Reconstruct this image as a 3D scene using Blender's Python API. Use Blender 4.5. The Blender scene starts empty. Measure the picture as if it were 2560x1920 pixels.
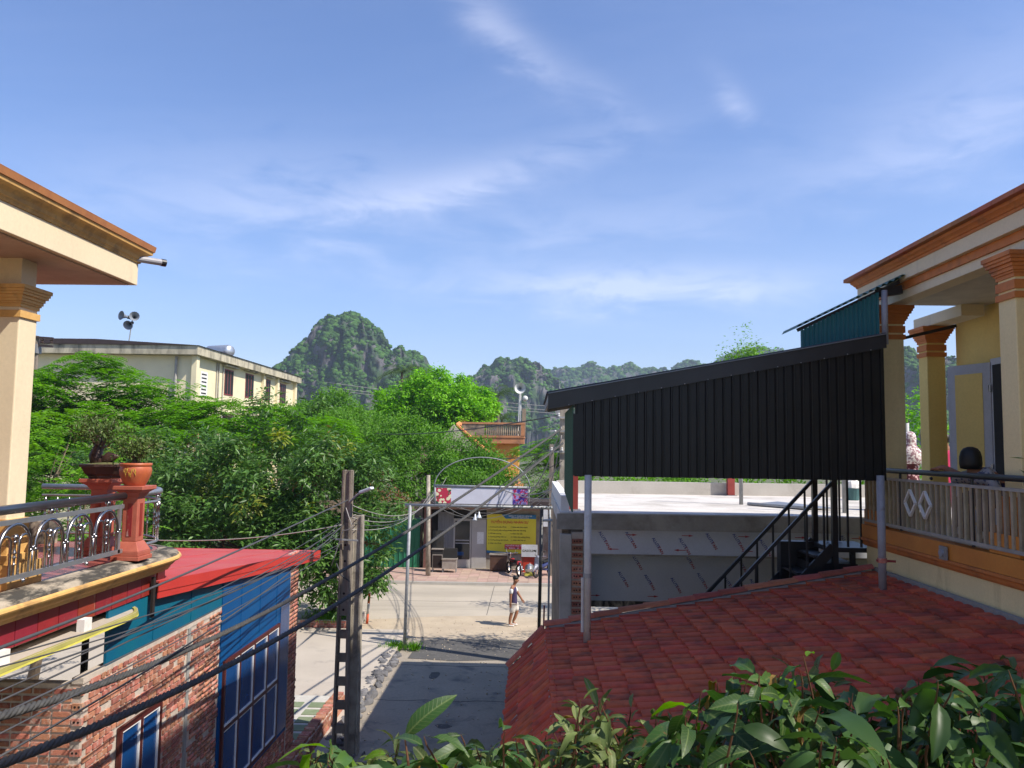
import bpy, math, random
import numpy as np
from mathutils import Vector, Matrix, noise as mnoise

random.seed(7)
RNG = np.random.default_rng(11)
SC = bpy.context.scene
COL = SC.collection
R = math.radians
E = 6.3                      # eye height above the street (camera on an upper balcony)

# ------------------------------------------------------------------ camera
F_PX, CXP, CYP = 2000.0, 1280.0, 960.0
PITCH, YAW, ROLL = math.atan(159 / 2000.0), R(-1.43), R(0.8)
_f = Vector((math.sin(YAW) * math.cos(PITCH), math.cos(YAW) * math.cos(PITCH), math.sin(PITCH)))
_r0 = Vector((math.cos(YAW), -math.sin(YAW), 0))
_u0 = _r0.cross(_f)
_r = _r0 * math.cos(ROLL) + _u0 * math.sin(ROLL)
_u = _u0 * math.cos(ROLL) - _r0 * math.sin(ROLL)
cam_d = bpy.data.cameras.new('camera')
cam_d.sensor_width = 36.0
cam_d.lens = 36.0 * F_PX / 2560.0
cam_d.clip_start = 0.05
cam_d.clip_end = 9000
cam = bpy.data.objects.new('camera', cam_d)
COL.objects.link(cam)
cam.matrix_world = Matrix(((_r.x, _u.x, -_f.x, 0), (_r.y, _u.y, -_f.y, 0), (_r.z, _u.z, -_f.z, E), (0, 0, 0, 1)))
SC.camera = cam

def U(px, py, X=None, Y=None, Z=None):
    """where the sight line through a photograph pixel meets a plane of the place"""
    d = _f + _r * ((px - CXP) / F_PX) + _u * ((CYP - py) / F_PX)
    if X is not None: t = X / d.x
    elif Y is not None: t = Y / d.y
    else: t = (Z - E) / d.z
    return Vector((d.x * t, d.y * t, E + d.z * t))

# ------------------------------------------------------------------ light
SUN = Vector((1.37, -0.62, 1.72)).normalized()       # towards the sun
SUN_EL = math.asin(SUN.z)
SUN_AZ = math.atan2(SUN.x, SUN.y)                    # clockwise from +Y
sun_d = bpy.data.lights.new('sun', 'SUN')
sun_d.energy = 4.6
sun_d.angle = R(0.53)
sun_d.color = (1.0, 0.93, 0.82)
sun = bpy.data.objects.new('sun', sun_d)
COL.objects.link(sun)
sun.location = SUN * 200
sun.rotation_euler = (-SUN).to_track_quat('-Z', 'Y').to_euler()

world = bpy.data.worlds.new('World')
SC.world = world
world.use_nodes = True
wt = world.node_tree
wt.nodes.clear()

class NT:
    def __init__(s, t): s.t = t
    def n(s, typ, **kw):
        x = s.t.nodes.new(typ)
        for k, v in kw.items():
            if k.startswith('i_'):
                k = k[2:]
                x.inputs[int(k) if k.isdigit() else k.replace('_', ' ')].default_value = v
            else: setattr(x, k, v)
        return x
    def l(s, a, b): s.t.links.new(a, b)
    def put(s, sock, v):
        if hasattr(v, 'default_value'): s.l(v, sock)
        else: sock.default_value = v
    def m(s, op, a, b=0.0, c=0.0, clamp=False):
        x = s.n('ShaderNodeMath', operation=op, use_clamp=clamp)
        for i, v in enumerate((a, b, c)):
            if i < len(x.inputs): s.put(x.inputs[i], v)
        return x.outputs[0]
    def mix(s, f, a, b, typ='MIX'):
        x = s.n('ShaderNodeMix', data_type='RGBA', blend_type=typ)
        s.put(x.inputs[0], f); s.put(x.inputs[6], a); s.put(x.inputs[7], b)
        return x.outputs[2]
    def ramp(s, f, stops):
        x = s.n('ShaderNodeValToRGB')
        e = x.color_ramp.elements
        while len(e) < len(stops): e.new(0.5)
        for q, (p, c) in zip(e, stops):
            q.position = p
            q.color = (c, c, c, 1) if isinstance(c, (int, float)) else (*c, 1)
        s.put(x.inputs[0], f)
        return x.outputs[0]

w = NT(wt)
out = w.n('ShaderNodeOutputWorld')
bg = w.n('ShaderNodeBackground')
bg.inputs[1].default_value = 0.118
sky = w.n('ShaderNodeTexSky', sky_type='NISHITA', sun_disc=False)
sky.sun_elevation = SUN_EL
sky.sun_rotation = SUN_AZ
sky.altitude = 0
sky.air_density = 1.0
sky.dust_density = 0.35
sky.ozone_density = 3.0
tc = w.n('ShaderNodeTexCoord')
sep = w.n('ShaderNodeSeparateXYZ'); w.l(tc.outputs['Generated'], sep.inputs[0])
dx, dy, dz = sep.outputs
az = w.m('ARCTAN2', dx, dy)
el = w.m('ARCSINE', dz)
# cirrus: stretched noise on a high flat layer, everywhere in the sky, with a few denser wisps
zz = w.m('ADD', w.m('MAXIMUM', dz, 0.0), 0.09)
cmb = w.n('ShaderNodeCombineXYZ')
w.l(w.m('DIVIDE', dx, zz), cmb.inputs[0]); w.l(w.m('DIVIDE', dy, zz), cmb.inputs[1])
mp = w.n('ShaderNodeMapping'); mp.inputs['Rotation'].default_value = (0, 0, R(28)); mp.inputs['Scale'].default_value = (0.55, 1.5, 1)
w.l(cmb.outputs[0], mp.inputs[0])
nz = w.n('ShaderNodeTexNoise', i_Scale=1.1, i_Detail=9.0, i_Roughness=0.62, i_Distortion=0.7); w.l(mp.outputs[0], nz.inputs['Vector'])
nz2 = w.n('ShaderNodeTexNoise', i_Scale=0.5, i_Detail=3.0); w.l(cmb.outputs[0], nz2.inputs['Vector'])
fine = w.n('ShaderNodeTexNoise', i_Scale=9.0, i_Detail=8.0, i_Roughness=0.6, i_Distortion=0.5)
mpf = w.n('ShaderNodeMapping'); mpf.inputs['Scale'].default_value = (1, 1, 3.0); w.l(tc.outputs['Generated'], mpf.inputs[0]); w.l(mpf.outputs[0], fine.inputs['Vector'])
veil = w.m('MULTIPLY', w.ramp(nz.outputs[0], [(0.42, 0.0), (0.75, 1.0)]), w.ramp(nz2.outputs[0], [(0.35, 0.1), (0.7, 1.0)]))
total = w.m('MULTIPLY', veil, 0.20)
for (u0, e0, su, sw, slope, amp) in [(.115, .203, .20, .026, 0.0, 1.25), (-.10, .325, .23, .026, .25, .55), (-.035, .49, .085, .03, -.72, .62),
                                     (.253, .405, .03, .022, -1.0, .5), (.50, .37, .17, .06, .25, .42), (-.33, .30, .26, .06, .1, .5), (.02, .27, .3, .035, .12, .3),
                                     (.09, .425, .05, .02, -.6, .3)]:
    du = w.m('SUBTRACT', az, u0)
    de = w.m('SUBTRACT', w.m('SUBTRACT', el, e0), w.m('MULTIPLY', du, slope))
    # ragged edges: the wisp's middle line wanders with the noise
    de = w.m('ADD', de, w.m('MULTIPLY', w.m('SUBTRACT', fine.outputs[0], 0.5), sw * 2.6))
    q = w.m('ADD', w.m('POWER', w.m('ABSOLUTE', w.m('DIVIDE', du, su)), 2.0), w.m('POWER', w.m('ABSOLUTE', w.m('DIVIDE', de, sw)), 2.0))
    g = w.m('MULTIPLY', w.m('EXPONENT', w.m('MULTIPLY', q, -1.0)), amp)
    g = w.m('MULTIPLY', g, w.ramp(fine.outputs[0], [(0.34, 0.05), (0.66, 1.0)]))
    total = w.m('ADD', total, g)
total = w.m('MINIMUM', total, 0.85)
skyc = w.n('ShaderNodeMix', data_type='RGBA', blend_type='MULTIPLY'); skyc.inputs[0].default_value = 1.0
w.l(sky.outputs[0], skyc.inputs[6]); skyc.inputs[7].default_value = (1.06, .975, 1.07, 1)   # humid tropical air
sat_ = w.n('ShaderNodeHueSaturation', i_Saturation=1.12); w.l(skyc.outputs[2], sat_.inputs['Color'])
colr = w.mix(w.m('MULTIPLY', total, 0.38), sat_.outputs[0], (8.0, 7.9, 8.8, 1))
w.l(colr, bg.inputs[0]); w.l(bg.outputs[0], out.inputs[0])

vs = SC.view_settings
vs.view_transform = 'Standard'; vs.look = 'None'; vs.exposure = 0.66; vs.gamma = 1.0
vs.use_curve_mapping = False
SC.cycles.max_bounces = 8
SC.cycles.diffuse_bounces = 4
SC.cycles.glossy_bounces = 3
SC.cycles.transmission_bounces = 4
SC.cycles.transparent_max_bounces = 6
SC.cycles.volume_bounces = 0
SC.cycles.sample_clamp_indirect = 6.0
SC.cycles.use_denoising = True

# ------------------------------------------------------------------ materials
MATS = {}
def mat(name, c, rough=0.75, c2=None, sc=3.0, lo=0.35, hi=0.7, bump=0.0, bsc=30.0, metal=0.0, rnd=0.0, spec=0.4, stretch=(1, 1, 1),
        dirt=None, dsc=1.5, dlo=0.5, dhi=0.72, dstretch=(1, 1, 1), island=False, fine=0.05, hue=0.03):
    """procedural: base colour with broad variation, fine grain, optional stains and a per-piece tint"""
    m = bpy.data.materials.new(name); m.use_nodes = True
    t = NT(m.node_tree); b = m.node_tree.nodes['Principled BSDF']
    g = t.n('ShaderNodeNewGeometry')
    mpn = t.n('ShaderNodeMapping'); mpn.inputs['Scale'].default_value = stretch; t.l(g.outputs['Position'], mpn.inputs[0])
    c2 = c2 or tuple(x * 0.8 for x in c)
    n1 = t.n('ShaderNodeTexNoise', i_Scale=sc, i_Detail=6.0, i_Roughness=0.6); t.l(mpn.outputs[0], n1.inputs['Vector'])
    col = t.mix(t.ramp(n1.outputs[0], [(lo, 0.0), (hi, 1.0)]), (*c, 1), (*c2, 1))
    if fine:
        n3 = t.n('ShaderNodeTexNoise', i_Scale=max(bsc, 12.0), i_Detail=4.0); t.l(mpn.outputs[0], n3.inputs['Vector'])
        v = t.m('ADD', t.m('MULTIPLY', t.m('SUBTRACT', n3.outputs[0], 0.5), fine * 4), 1.0)
        hs = t.n('ShaderNodeHueSaturation'); t.l(v, hs.inputs['Value']); t.l(col, hs.inputs['Color']); col = hs.outputs[0]
    if dirt:
        md = t.n('ShaderNodeMapping'); md.inputs['Scale'].default_value = dstretch; t.l(g.outputs['Position'], md.inputs[0])
        n2 = t.n('ShaderNodeTexNoise', i_Scale=dsc, i_Detail=8.0, i_Roughness=0.65, i_Distortion=0.4); t.l(md.outputs[0], n2.inputs['Vector'])
        col = t.mix(t.ramp(n2.outputs[0], [(dlo, 0.0), (dhi, 1.0)]), col, (*dirt, 1))
    if rnd:
        if island: rv = g.outputs['Random Per Island']
        else: rv = t.n('ShaderNodeObjectInfo').outputs['Random']
        hs = t.n('ShaderNodeHueSaturation')
        t.l(t.m('ADD', t.m('MULTIPLY', t.m('SUBTRACT', rv, 0.5), 2 * rnd), 1.0), hs.inputs['Value'])
        rv2 = t.m('FRACT', t.m('MULTIPLY', rv, 37.7))
        t.l(t.m('ADD', t.m('MULTIPLY', t.m('SUBTRACT', rv2, 0.5), hue), 0.5), hs.inputs['Hue'])
        t.l(col, hs.inputs['Color']); col = hs.outputs[0]
    t.l(col, b.inputs['Base Color'])
    b.inputs['Roughness'].default_value = rough
    b.inputs['Metallic'].default_value = metal
    b.inputs['Specular IOR Level'].default_value = spec
    if bump:
        nb = t.n('ShaderNodeTexNoise', i_Scale=bsc, i_Detail=6.0); t.l(mpn.outputs[0], nb.inputs['Vector'])
        bp = t.n('ShaderNodeBump', i_Strength=bump, i_Distance=0.02); t.l(nb.outputs[0], bp.inputs['Height'])
        t.l(bp.outputs[0], b.inputs['Normal'])
    MATS[name] = m
    return m

def leafmat(name, c, c2, rough=0.45, trans=0.3, spec=0.4, rnd=0.3, obj=False, rib=None):
    m = bpy.data.materials.new(name); m.use_nodes = True
    t = NT(m.node_tree); b = m.node_tree.nodes['Principled BSDF']; o = m.node_tree.nodes['Material Output']
    g = t.n('ShaderNodeNewGeometry')
    rv = t.n('ShaderNodeObjectInfo').outputs['Random'] if obj else g.outputs['Random Per Island']
    n1 = t.n('ShaderNodeTexNoise', i_Scale=0.9, i_Detail=3.0); t.l(g.outputs['Position'], n1.inputs['Vector'])
    f = t.m('ADD', t.m('MULTIPLY', rv, 0.6), t.m('MULTIPLY', t.ramp(n1.outputs[0], [(0.35, 0), (0.65, 1)]), 0.4))
    col = t.mix(f, (*c, 1), (*c2, 1))
    hs = t.n('ShaderNodeHueSaturation')
    t.l(t.m('ADD', t.m('MULTIPLY', t.m('SUBTRACT', t.m('FRACT', t.m('MULTIPLY', rv, 91.3)), 0.5), 2 * rnd), 1.0), hs.inputs['Value'])
    t.l(col, hs.inputs['Color'])
    lc = hs.outputs[0]
    if rib:
        oc = t.n('ShaderNodeTexCoord').outputs['Object']; sp = t.n('ShaderNodeSeparateXYZ'); t.l(oc, sp.inputs[0])
        ay = t.m('ABSOLUTE', sp.outputs[1])
        ph_ = t.m('SINE', t.m('MULTIPLY', t.m('SUBTRACT', sp.outputs[0], t.m('MULTIPLY', ay, .9)), 430.0))
        vein = t.m('MULTIPLY', t.ramp(ph_, [(.80, 0.), (.97, 1.)]), .35)
        mid_ = t.ramp(ay, [(.0010, 1.), (.0022, 0.)])
        lc = t.mix(t.m('MAXIMUM', mid_, vein), lc, (*rib, 1))
        nn_ = t.n('ShaderNodeTexNoise', i_Scale=38.0, i_Detail=3.0); t.l(oc, nn_.inputs['Vector'])
        spot = t.m('MULTIPLY', t.ramp(nn_.outputs[0], [(.66, 0.), (.72, 1.)]), t.ramp(rv, [(.5, 0.), (.8, 1.)]))
        lc = t.mix(spot, lc, (.16, .10, .03, 1))
        bpn = t.n('ShaderNodeBump', i_Strength=.5, i_Distance=.002); t.l(vein, bpn.inputs['Height']); t.l(bpn.outputs[0], b.inputs['Normal'])
    t.l(lc, b.inputs['Base Color'])
    b.inputs['Roughness'].default_value = rough
    b.inputs['Specular IOR Level'].default_value = spec
    tr = t.n('ShaderNodeBsdfTranslucent')
    hs2 = t.n('ShaderNodeHueSaturation', i_Saturation=1.15, i_Value=1.3); t.l(hs.outputs[0], hs2.inputs['Color']); t.l(hs2.outputs[0], tr.inputs[0])
    mx = t.n('ShaderNodeMixShader'); mx.inputs[0].default_value = trans
    t.l(b.outputs[0], mx.inputs[1]); t.l(tr.outputs[0], mx.inputs[2]); t.l(mx.outputs[0], o.inputs[0])
    MATS[name] = m
    return m

# ------------------------------------------------------------------ mesh helpers
ORG = {}
def link(o, parent=None, org=None):
    COL.objects.link(o)
    if parent is not None:
        o.parent = parent
        ORG[o.name] = ORG[parent.name]
    else:
        ORG[o.name] = Vector(org) if org is not None else Vector(o.location)
    return o

def tag(o, label=None, cat=None, group=None, kind=None):
    if label: o['label'] = label
    if cat: o['category'] = cat
    if group: o['group'] = group
    if kind: o['kind'] = kind
    return o

def thing(name, label, cat, loc=(0, 0, 0), group=None):
    o = bpy.data.objects.new(name, None)
    o.empty_display_size = 0.2
    o.location = loc
    link(o, None, loc)
    return tag(o, label, cat, group)

class MB:
    def __init__(s): s.v = []; s.f = []
    def add(s, vs, fs):
        k = len(s.v); s.v += [tuple(p) for p in vs]; s.f += [tuple(i + k for i in q) for q in fs]; return s
    def box(s, x0, x1, y0, y1, z0, z1):
        return s.add([(x, y, z) for z in (z0, z1) for y in (y0, y1) for x in (x0, x1)],
                     [(0, 2, 3, 1), (4, 5, 7, 6), (0, 1, 5, 4), (2, 6, 7, 3), (0, 4, 6, 2), (1, 3, 7, 5)])
    def bar(s, p0, p1, w, h, up=(0, 0, 1)):
        p0, p1 = Vector(p0), Vector(p1); d = (p1 - p0).normalized(); up = Vector(up)
        if abs(d.dot(up)) > 0.98: up = Vector((0, 1, 0))
        a = d.cross(up).normalized() * (w / 2); b = a.cross(d).normalized() * (h / 2)
        return s.add([p0 - a - b, p0 + a - b, p0 + a + b, p0 - a + b, p1 - a - b, p1 + a - b, p1 + a + b, p1 - a + b],
                     [(0, 3, 2, 1), (4, 5, 6, 7), (0, 1, 5, 4), (1, 2, 6, 5), (2, 3, 7, 6), (3, 0, 4, 7)])
    def tube(s, pts, r, n=6, caps=True):
        pts = [Vector(p) for p in pts]; rs = r if isinstance(r, (list, tuple)) else [r] * len(pts)
        d0 = (pts[1] - pts[0]).normalized()
        a = d0.orthogonal().normalized(); vs = []
        for i, p in enumerate(pts):
            d = (pts[min(i + 1, len(pts) - 1)] - pts[max(i - 1, 0)]).normalized()
            a = (a - d * a.dot(d)).normalized(); b = d.cross(a)
            vs += [p + (a * math.cos(2 * math.pi * k / n) + b * math.sin(2 * math.pi * k / n)) * rs[i] for k in range(n)]
        fs = []
        for i in range(len(pts) - 1):
            for k in range(n):
                q = (k + 1) % n
                fs.append((i * n + k, i * n + q, (i + 1) * n + q, (i + 1) * n + k))
        if caps: fs += [tuple(range(n - 1, -1, -1)), tuple((len(pts) - 1) * n + k for k in range(n))]
        return s.add(vs, fs)
    def cyl(s, p0, p1, r0, r1=None, n=10): return s.tube([p0, p1], [r0, r0 if r1 is None else r1], n)
    def lathe(s, c, prof, n=16, sx=1, sy=1):
        c = Vector(c); vs = []; fs = []
        for (r, z) in prof:
            vs += [c + Vector((r * sx * math.cos(2 * math.pi * k / n), r * sy * math.sin(2 * math.pi * k / n), z)) for k in range(n)]
        for i in range(len(prof) - 1):
            for k in range(n):
                q = (k + 1) % n
                fs.append((i * n + k, i * n + q, (i + 1) * n + q, (i + 1) * n + k))
        fs += [tuple(range(n - 1, -1, -1)), tuple((len(prof) - 1) * n + k for k in range(n))]
        return s.add(vs, fs)
    def sweep(s, prof, path, closed=True):
        """profile points given as (out, up) carried along a list of (point, out-direction)"""
        vs = []; n = len(prof)
        for p, o in path:
            p = Vector(p); o = Vector(o)
            vs += [p + o * a + Vector((0, 0, b)) for a, b in prof]
        fs = []
        for i in range(len(path) - 1):
            for k in range(n if closed else n - 1):
                q = (k + 1) % n
                fs.append((i * n + k, (i + 1) * n + k, (i + 1) * n + q, i * n + q))
        if closed: fs += [tuple(range(n)), tuple((len(path) - 1) * n + k for k in range(n - 1, -1, -1))]
        return s.add(vs, fs)
    def prism(s, poly, ax, a0, a1):
        n = len(poly)
        def P(q, a): return (a, q[0], q[1]) if ax == 'x' else (q[0], a, q[1]) if ax == 'y' else (q[0], q[1], a)
        return s.add([P(q, a0) for q in poly] + [P(q, a1) for q in poly],
                     [tuple(range(n)), tuple(range(2 * n - 1, n - 1, -1))] + [(k, k + n, (k + 1) % n + n, (k + 1) % n) for k in range(n)])
    def sphere(s, c, r, n=8, sq=(1, 1, 1)):
        prof = [(r * math.sin(math.pi * i / n) if 0 < i < n else r * 0.02, -r * math.cos(math.pi * i / n)) for i in range(n + 1)]
        k = len(s.v); s.lathe((0, 0, 0), prof, max(8, n + 2))
        for i in range(k, len(s.v)):
            p = s.v[i]; s.v[i] = (c[0] + p[0] * sq[0], c[1] + p[1] * sq[1], c[2] + p[2] * sq[2])
        return s
    def mesh(s, name, mat_, org=(0, 0, 0), smooth=False):
        me = bpy.data.meshes.new(name)
        o = Vector(org)
        me.from_pydata([(p[0] - o.x, p[1] - o.y, p[2] - o.z) for p in s.v], [], s.f)
        import bmesh
        bm = bmesh.new(); bm.from_mesh(me); bmesh.ops.recalc_face_normals(bm, faces=bm.faces); bm.to_mesh(me); bm.free()
        me.materials.append(MATS[mat_])
        if smooth: me.polygons.foreach_set('use_smooth', [True] * len(me.polygons))
        me.update()
        return me
    def build(s, name, mat_, parent=None, smooth=False, label=None, cat=None, group=None, kind=None, bevel=0):
        if parent is not None: org = ORG[parent.name]
        else:
            a = np.array(s.v); org = Vector(((a[:, 0].min() + a[:, 0].max()) / 2, (a[:, 1].min() + a[:, 1].max()) / 2, a[:, 2].min()))
        o = bpy.data.objects.new(name, s.mesh(name, mat_, org, smooth))
        if parent is None: o.location = org
        link(o, parent, org)
        if smooth == 'auto' or bevel:
            if bevel:
                b = o.modifiers.new('bevel', 'BEVEL'); b.width = bevel; b.segments = 2; b.limit_method = 'ANGLE'
        return tag(o, label, cat, group, kind)

def B(*a): return MB().box(*a)

def inst(me, name, parent, loc, rot=(0, 0, 0), scale=(1, 1, 1), mw=None):
    """a further object on shared mesh data, as a part of parent (or a thing when parent is None)"""
    o = bpy.data.objects.new(name, me)
    org = ORG[parent.name] if parent is not None else Vector((0, 0, 0))
    if mw is not None:
        o.matrix_local = Matrix.Translation(-org) @ mw
    else:
        o.location = Vector(loc) - org; o.rotation_euler = rot; o.scale = scale
    COL.objects.link(o)
    if parent is not None: o.parent = parent; ORG[o.name] = org
    else: ORG[o.name] = Vector(loc)
    return o

def np_mesh(name, V, Fq, mat_, smooth=False):
    """fast mesh from numpy: V (n,3), Fq (m,k) all faces with k corners"""
    me = bpy.data.meshes.new(name)
    V = np.asarray(V, dtype=np.float32); Fq = np.asarray(Fq, dtype=np.int32); m, k = Fq.shape
    me.vertices.add(len(V)); me.vertices.foreach_set('co', V.ravel())
    me.loops.add(m * k); me.loops.foreach_set('vertex_index', Fq.ravel())
    me.polygons.add(m); me.polygons.foreach_set('loop_start', np.arange(0, m * k, k, dtype=np.int32))
    try: me.polygons.foreach_set('loop_total', np.full(m, k, dtype=np.int32))
    except Exception: pass
    if smooth: me.polygons.foreach_set('use_smooth', np.ones(m, dtype=bool))
    me.update(calc_edges=True); me.validate()
    me.materials.append(MATS[mat_])
    return me

def np_obj(name, V, Fq, mat_, parent=None, smooth=False, **kw):
    V = np.asarray(V, dtype=np.float64)
    org = ORG[parent.name] if parent is not None else Vector((V[:, 0].mean(), V[:, 1].mean(), V[:, 2].min()))
    o = bpy.data.objects.new(name, np_mesh(name, V - np.array(org), Fq, mat_, smooth))
    if parent is None: o.location = org
    link(o, parent, org)
    return tag(o, **kw)

def merge_boxes(boxes, jit=0.0):
    """many boxes (x0,x1,y0,y1,z0,z1) as one vertex/face array"""
    b = np.asarray(boxes, dtype=np.float64); n = len(b)
    idx = [(0, 2, 4), (1, 2, 4), (0, 3, 4), (1, 3, 4), (0, 2, 5), (1, 2, 5), (0, 3, 5), (1, 3, 5)]
    V = np.stack([b[:, list(i)] for i in idx], axis=1)
    if jit: V = V + RNG.normal(0, jit, V.shape)
    f = np.array([(0, 2, 3, 1), (4, 5, 7, 6), (0, 1, 5, 4), (2, 6, 7, 3), (0, 4, 6, 2), (1, 3, 7, 5)])
    Fq = (f[None] + (np.arange(n) * 8)[:, None, None]).reshape(-1, 4)
    return V.reshape(-1, 3), Fq

TEXTS = {}
def text_mesh(s, size, mat_, align='CENTER', extrude=0.0):
    cu = bpy.data.curves.new('txt', 'FONT'); cu.body = s; cu.size = size; cu.align_x = align; cu.extrude = extrude; cu.offset = size * .022; cu.resolution_u = 2
    o = bpy.data.objects.new('txt', cu); COL.objects.link(o)
    dg = bpy.context.evaluated_depsgraph_get()
    me = bpy.data.meshes.new_from_object(o.evaluated_get(dg)); me.name = 'lettering'
    bpy.data.objects.remove(o); bpy.data.curves.remove(cu)
    me.materials.clear(); me.materials.append(MATS[mat_])
    return me

def place_text(s, size, mat_, parent, pos, right, up, name='lettering', align='CENTER'):
    me = text_mesh(s, size, mat_, align)
    r_, u_ = Vector(right).normalized(), Vector(up).normalized(); n_ = r_.cross(u_)
    mw = Matrix(((r_.x, u_.x, n_.x, pos[0]), (r_.y, u_.y, n_.y, pos[1]), (r_.z, u_.z, n_.z, pos[2]), (0, 0, 0, 1)))
    return inst(me, name, parent, (0, 0, 0), mw=mw)

def lerp(a, b, t): return a + (b - a) * t
def catenary(a, b, sag, n=24):
    a, b = Vector(a), Vector(b)
    return [a.lerp(b, i / n) - Vector((0, 0, sag * 4 * (i / n) * (1 - i / n))) for i in range(n + 1)]

# colours of the place
mat('cream', (.74, .63, .44), .7, (.68, .57, .39), 1, bump=.03, dirt=(.46, .38, .27), dsc=1.6, dlo=.56, dhi=.85, dstretch=(1.5, 1.5, .25))
mat('yellow_wall', (.78, .58, .19), .75, (.72, .52, .17), 1.2, bump=.04)
mat('cream_yellow', (.82, .67, .36), .75, (.76, .61, .32), 1.2, bump=.04, dirt=(.46, .34, .16), dsc=1.6, dlo=.55, dhi=.85, dstretch=(1.5, 1.5, .25))
mat('pale_yellow', (.76, .67, .44), .8, (.68, .60, .40), .7, bump=.02, dirt=(.50, .46, .36), dsc=.6, dlo=.56, dhi=.8)
mat('gold_trim', (.66, .40, .14), .65, (.56, .31, .09), 4, bump=.08, dirt=(.20, .125, .06), dsc=2.4, dlo=.52, dhi=.72)
mat('orange_trim', (.58, .20, .05), .65, (.48, .15, .035), 4, bump=.08, dirt=(.22, .085, .035), dsc=2.2, dlo=.52, dhi=.75)
mat('orange_ledge', (.62, .24, .04), .65, (.52, .18, .03), 2, bump=.05)
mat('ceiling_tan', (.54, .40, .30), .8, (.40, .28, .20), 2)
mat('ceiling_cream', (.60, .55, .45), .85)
mat('cap_brown', (.42, .15, .06), .7, (.34, .11, .05), 6, rnd=.15)
mat('plaster_gray', (.40, .38, .34), .9, (.30, .28, .25), 1.6, bump=.15, bsc=25, dirt=(.14, .13, .11), dsc=1.1, dlo=.5, dhi=.75)
mat('roof_concrete', (.60, .57, .53), .9, (.50, .47, .43), .9, bump=.15, bsc=20, dirt=(.36, .33, .29), dsc=.9, dlo=.48, dhi=.70)
mat('parapet', (.50, .47, .42), .9, (.42, .39, .35), 1.2, bump=.1, dirt=(.28, .26, .22), dsc=1.3, dlo=.52, dhi=.8)
mat('ledge_dirty', (.48, .40, .30), .9, (.30, .26, .20), 3, bump=.3, bsc=18, dirt=(.05, .045, .037), dsc=2.6, dlo=.38, dhi=.55, dstretch=(2.2, .8, 1))
mat('red_tile', (.26, .022, .02), .35, (.22, .02, .018), 5, spec=.5, rnd=.08, dirt=(.55, .48, .42), dsc=2.2, dlo=.63, dhi=.70, dstretch=(3, 2.6, .4))
mat('yellow_lip', (.66, .60, .10), .7, (.55, .50, .09), 3)
mat('lip_shade', (.36, .33, .09), .8)
mat('white_paint', (.74, .73, .70), .7, (.66, .65, .62), 4, dirt=(.45, .42, .38), dsc=3, dlo=.6, dhi=.8)
mat('floor_red', (.34, .10, .08), .25, (.30, .085, .07), 5, spec=.5)
mat('floor_light', (.55, .52, .46), .4, spec=.5)
mat('steel', (.40, .39, .39), .27, (.34, .33, .34), 8, metal=1.0, fine=.03)
mat('steel_dull', (.42, .43, .44), .45, (.36, .36, .37), 6, metal=.8, bump=.03)
mat('rail_dark', (.16, .17, .19), .3, (.12, .13, .15), 6, metal=.9)
mat('galv', (.34, .35, .36), .6, (.25, .26, .27), 9, metal=.3, dirt=(.24, .2, .16), dsc=6, dlo=.6, dhi=.75)
mat('red_granite', (.42, .12, .075), .5, (.36, .09, .06), 8, bump=.06, bsc=60, dirt=(.55, .30, .22), dsc=3, dlo=.62, dhi=.85)
mat('terracotta', (.46, .12, .045), .45, (.40, .095, .04), 6, spec=.5, dirt=(.50, .30, .17), dsc=5, dlo=.62, dhi=.8)
mat('gold', (.62, .38, .06), .5)
mat('pot_dark', (.045, .022, .018), .5, (.06, .03, .022), 6)
mat('soil', (.10, .07, .045), .95, (.06, .05, .03), 20, bump=.3)
mat('moss_soil', (.14, .13, .05), .95, (.07, .08, .03), 12, bump=.3)
mat('brick', (.42, .165, .105), .9, (.33, .125, .085), 20, bump=.2, bsc=60, rnd=.38, dirt=(.46, .37, .31), dsc=14, dlo=.52, dhi=.72)
mat('brick_mass', (.42, .165, .105), .9, (.33, .125, .085), 20, bump=.2, bsc=60, rnd=.38, island=True, dirt=(.46, .37, .31), dsc=14, dlo=.52, dhi=.72)
mat('brick_dark', (.20, .10, .07), .9, (.14, .08, .06), 20, bump=.2, bsc=60, rnd=.3)
mat('hole_dark', (.02, .012, .01), .95)
mat('mortar', (.55, .47, .40), .95, (.36, .31, .26), 6, bump=.3, bsc=50)
mat('mortar_gray', (.30, .29, .27), .95, (.24, .23, .22), 8, bump=.2)
mat('blue_sheet', (.003, .060, .20), .5, (.003, .078, .22), 1.2, spec=.2, dirt=(.03, .10, .20), dsc=1.5, dlo=.62, dhi=.9, dstretch=(1, 4, .35))
mat('teal_sheet', (.004, .115, .175), .5, (.004, .085, .19), .8, spec=.2)
mat('red_sheet', (.46, .075, .075), .65, (.42, .065, .065), 1.5, spec=.2, dirt=(.40, .15, .13), dsc=1.2, dlo=.45, dhi=.9)
mat('red_fascia', (.50, .04, .03), .55, (.44, .035, .028), 2, spec=.3)
mat('brown_frame', (.085, .018, .014), .4, (.07, .015, .012), 6)
mat('white_strip', (.80, .80, .80), .5)
mat('black_metal', (.012, .012, .014), .42, (.018, .018, .02), 5, spec=.5)
mat('black_sheet', (.007, .0075, .008), .36, (.012, .0125, .013), 1.5, spec=.32, bump=.06, bsc=3, dirt=(.035, .034, .032), dsc=1.2, dlo=.62, dhi=.9, dstretch=(3, 3, .5))
mat('flashing', (.016, .017, .019), .35, (.034, .035, .038), .8, spec=.4)
mat('flashing_edge', (.20, .22, .24), .4, metal=.5)
mat('green_sheet', (.018, .085, .055), .45, (.022, .10, .065), 3, spec=.4, dirt=(.16, .17, .13), dsc=2.2, dlo=.66, dhi=.8, dstretch=(2, 2, .4))
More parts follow.
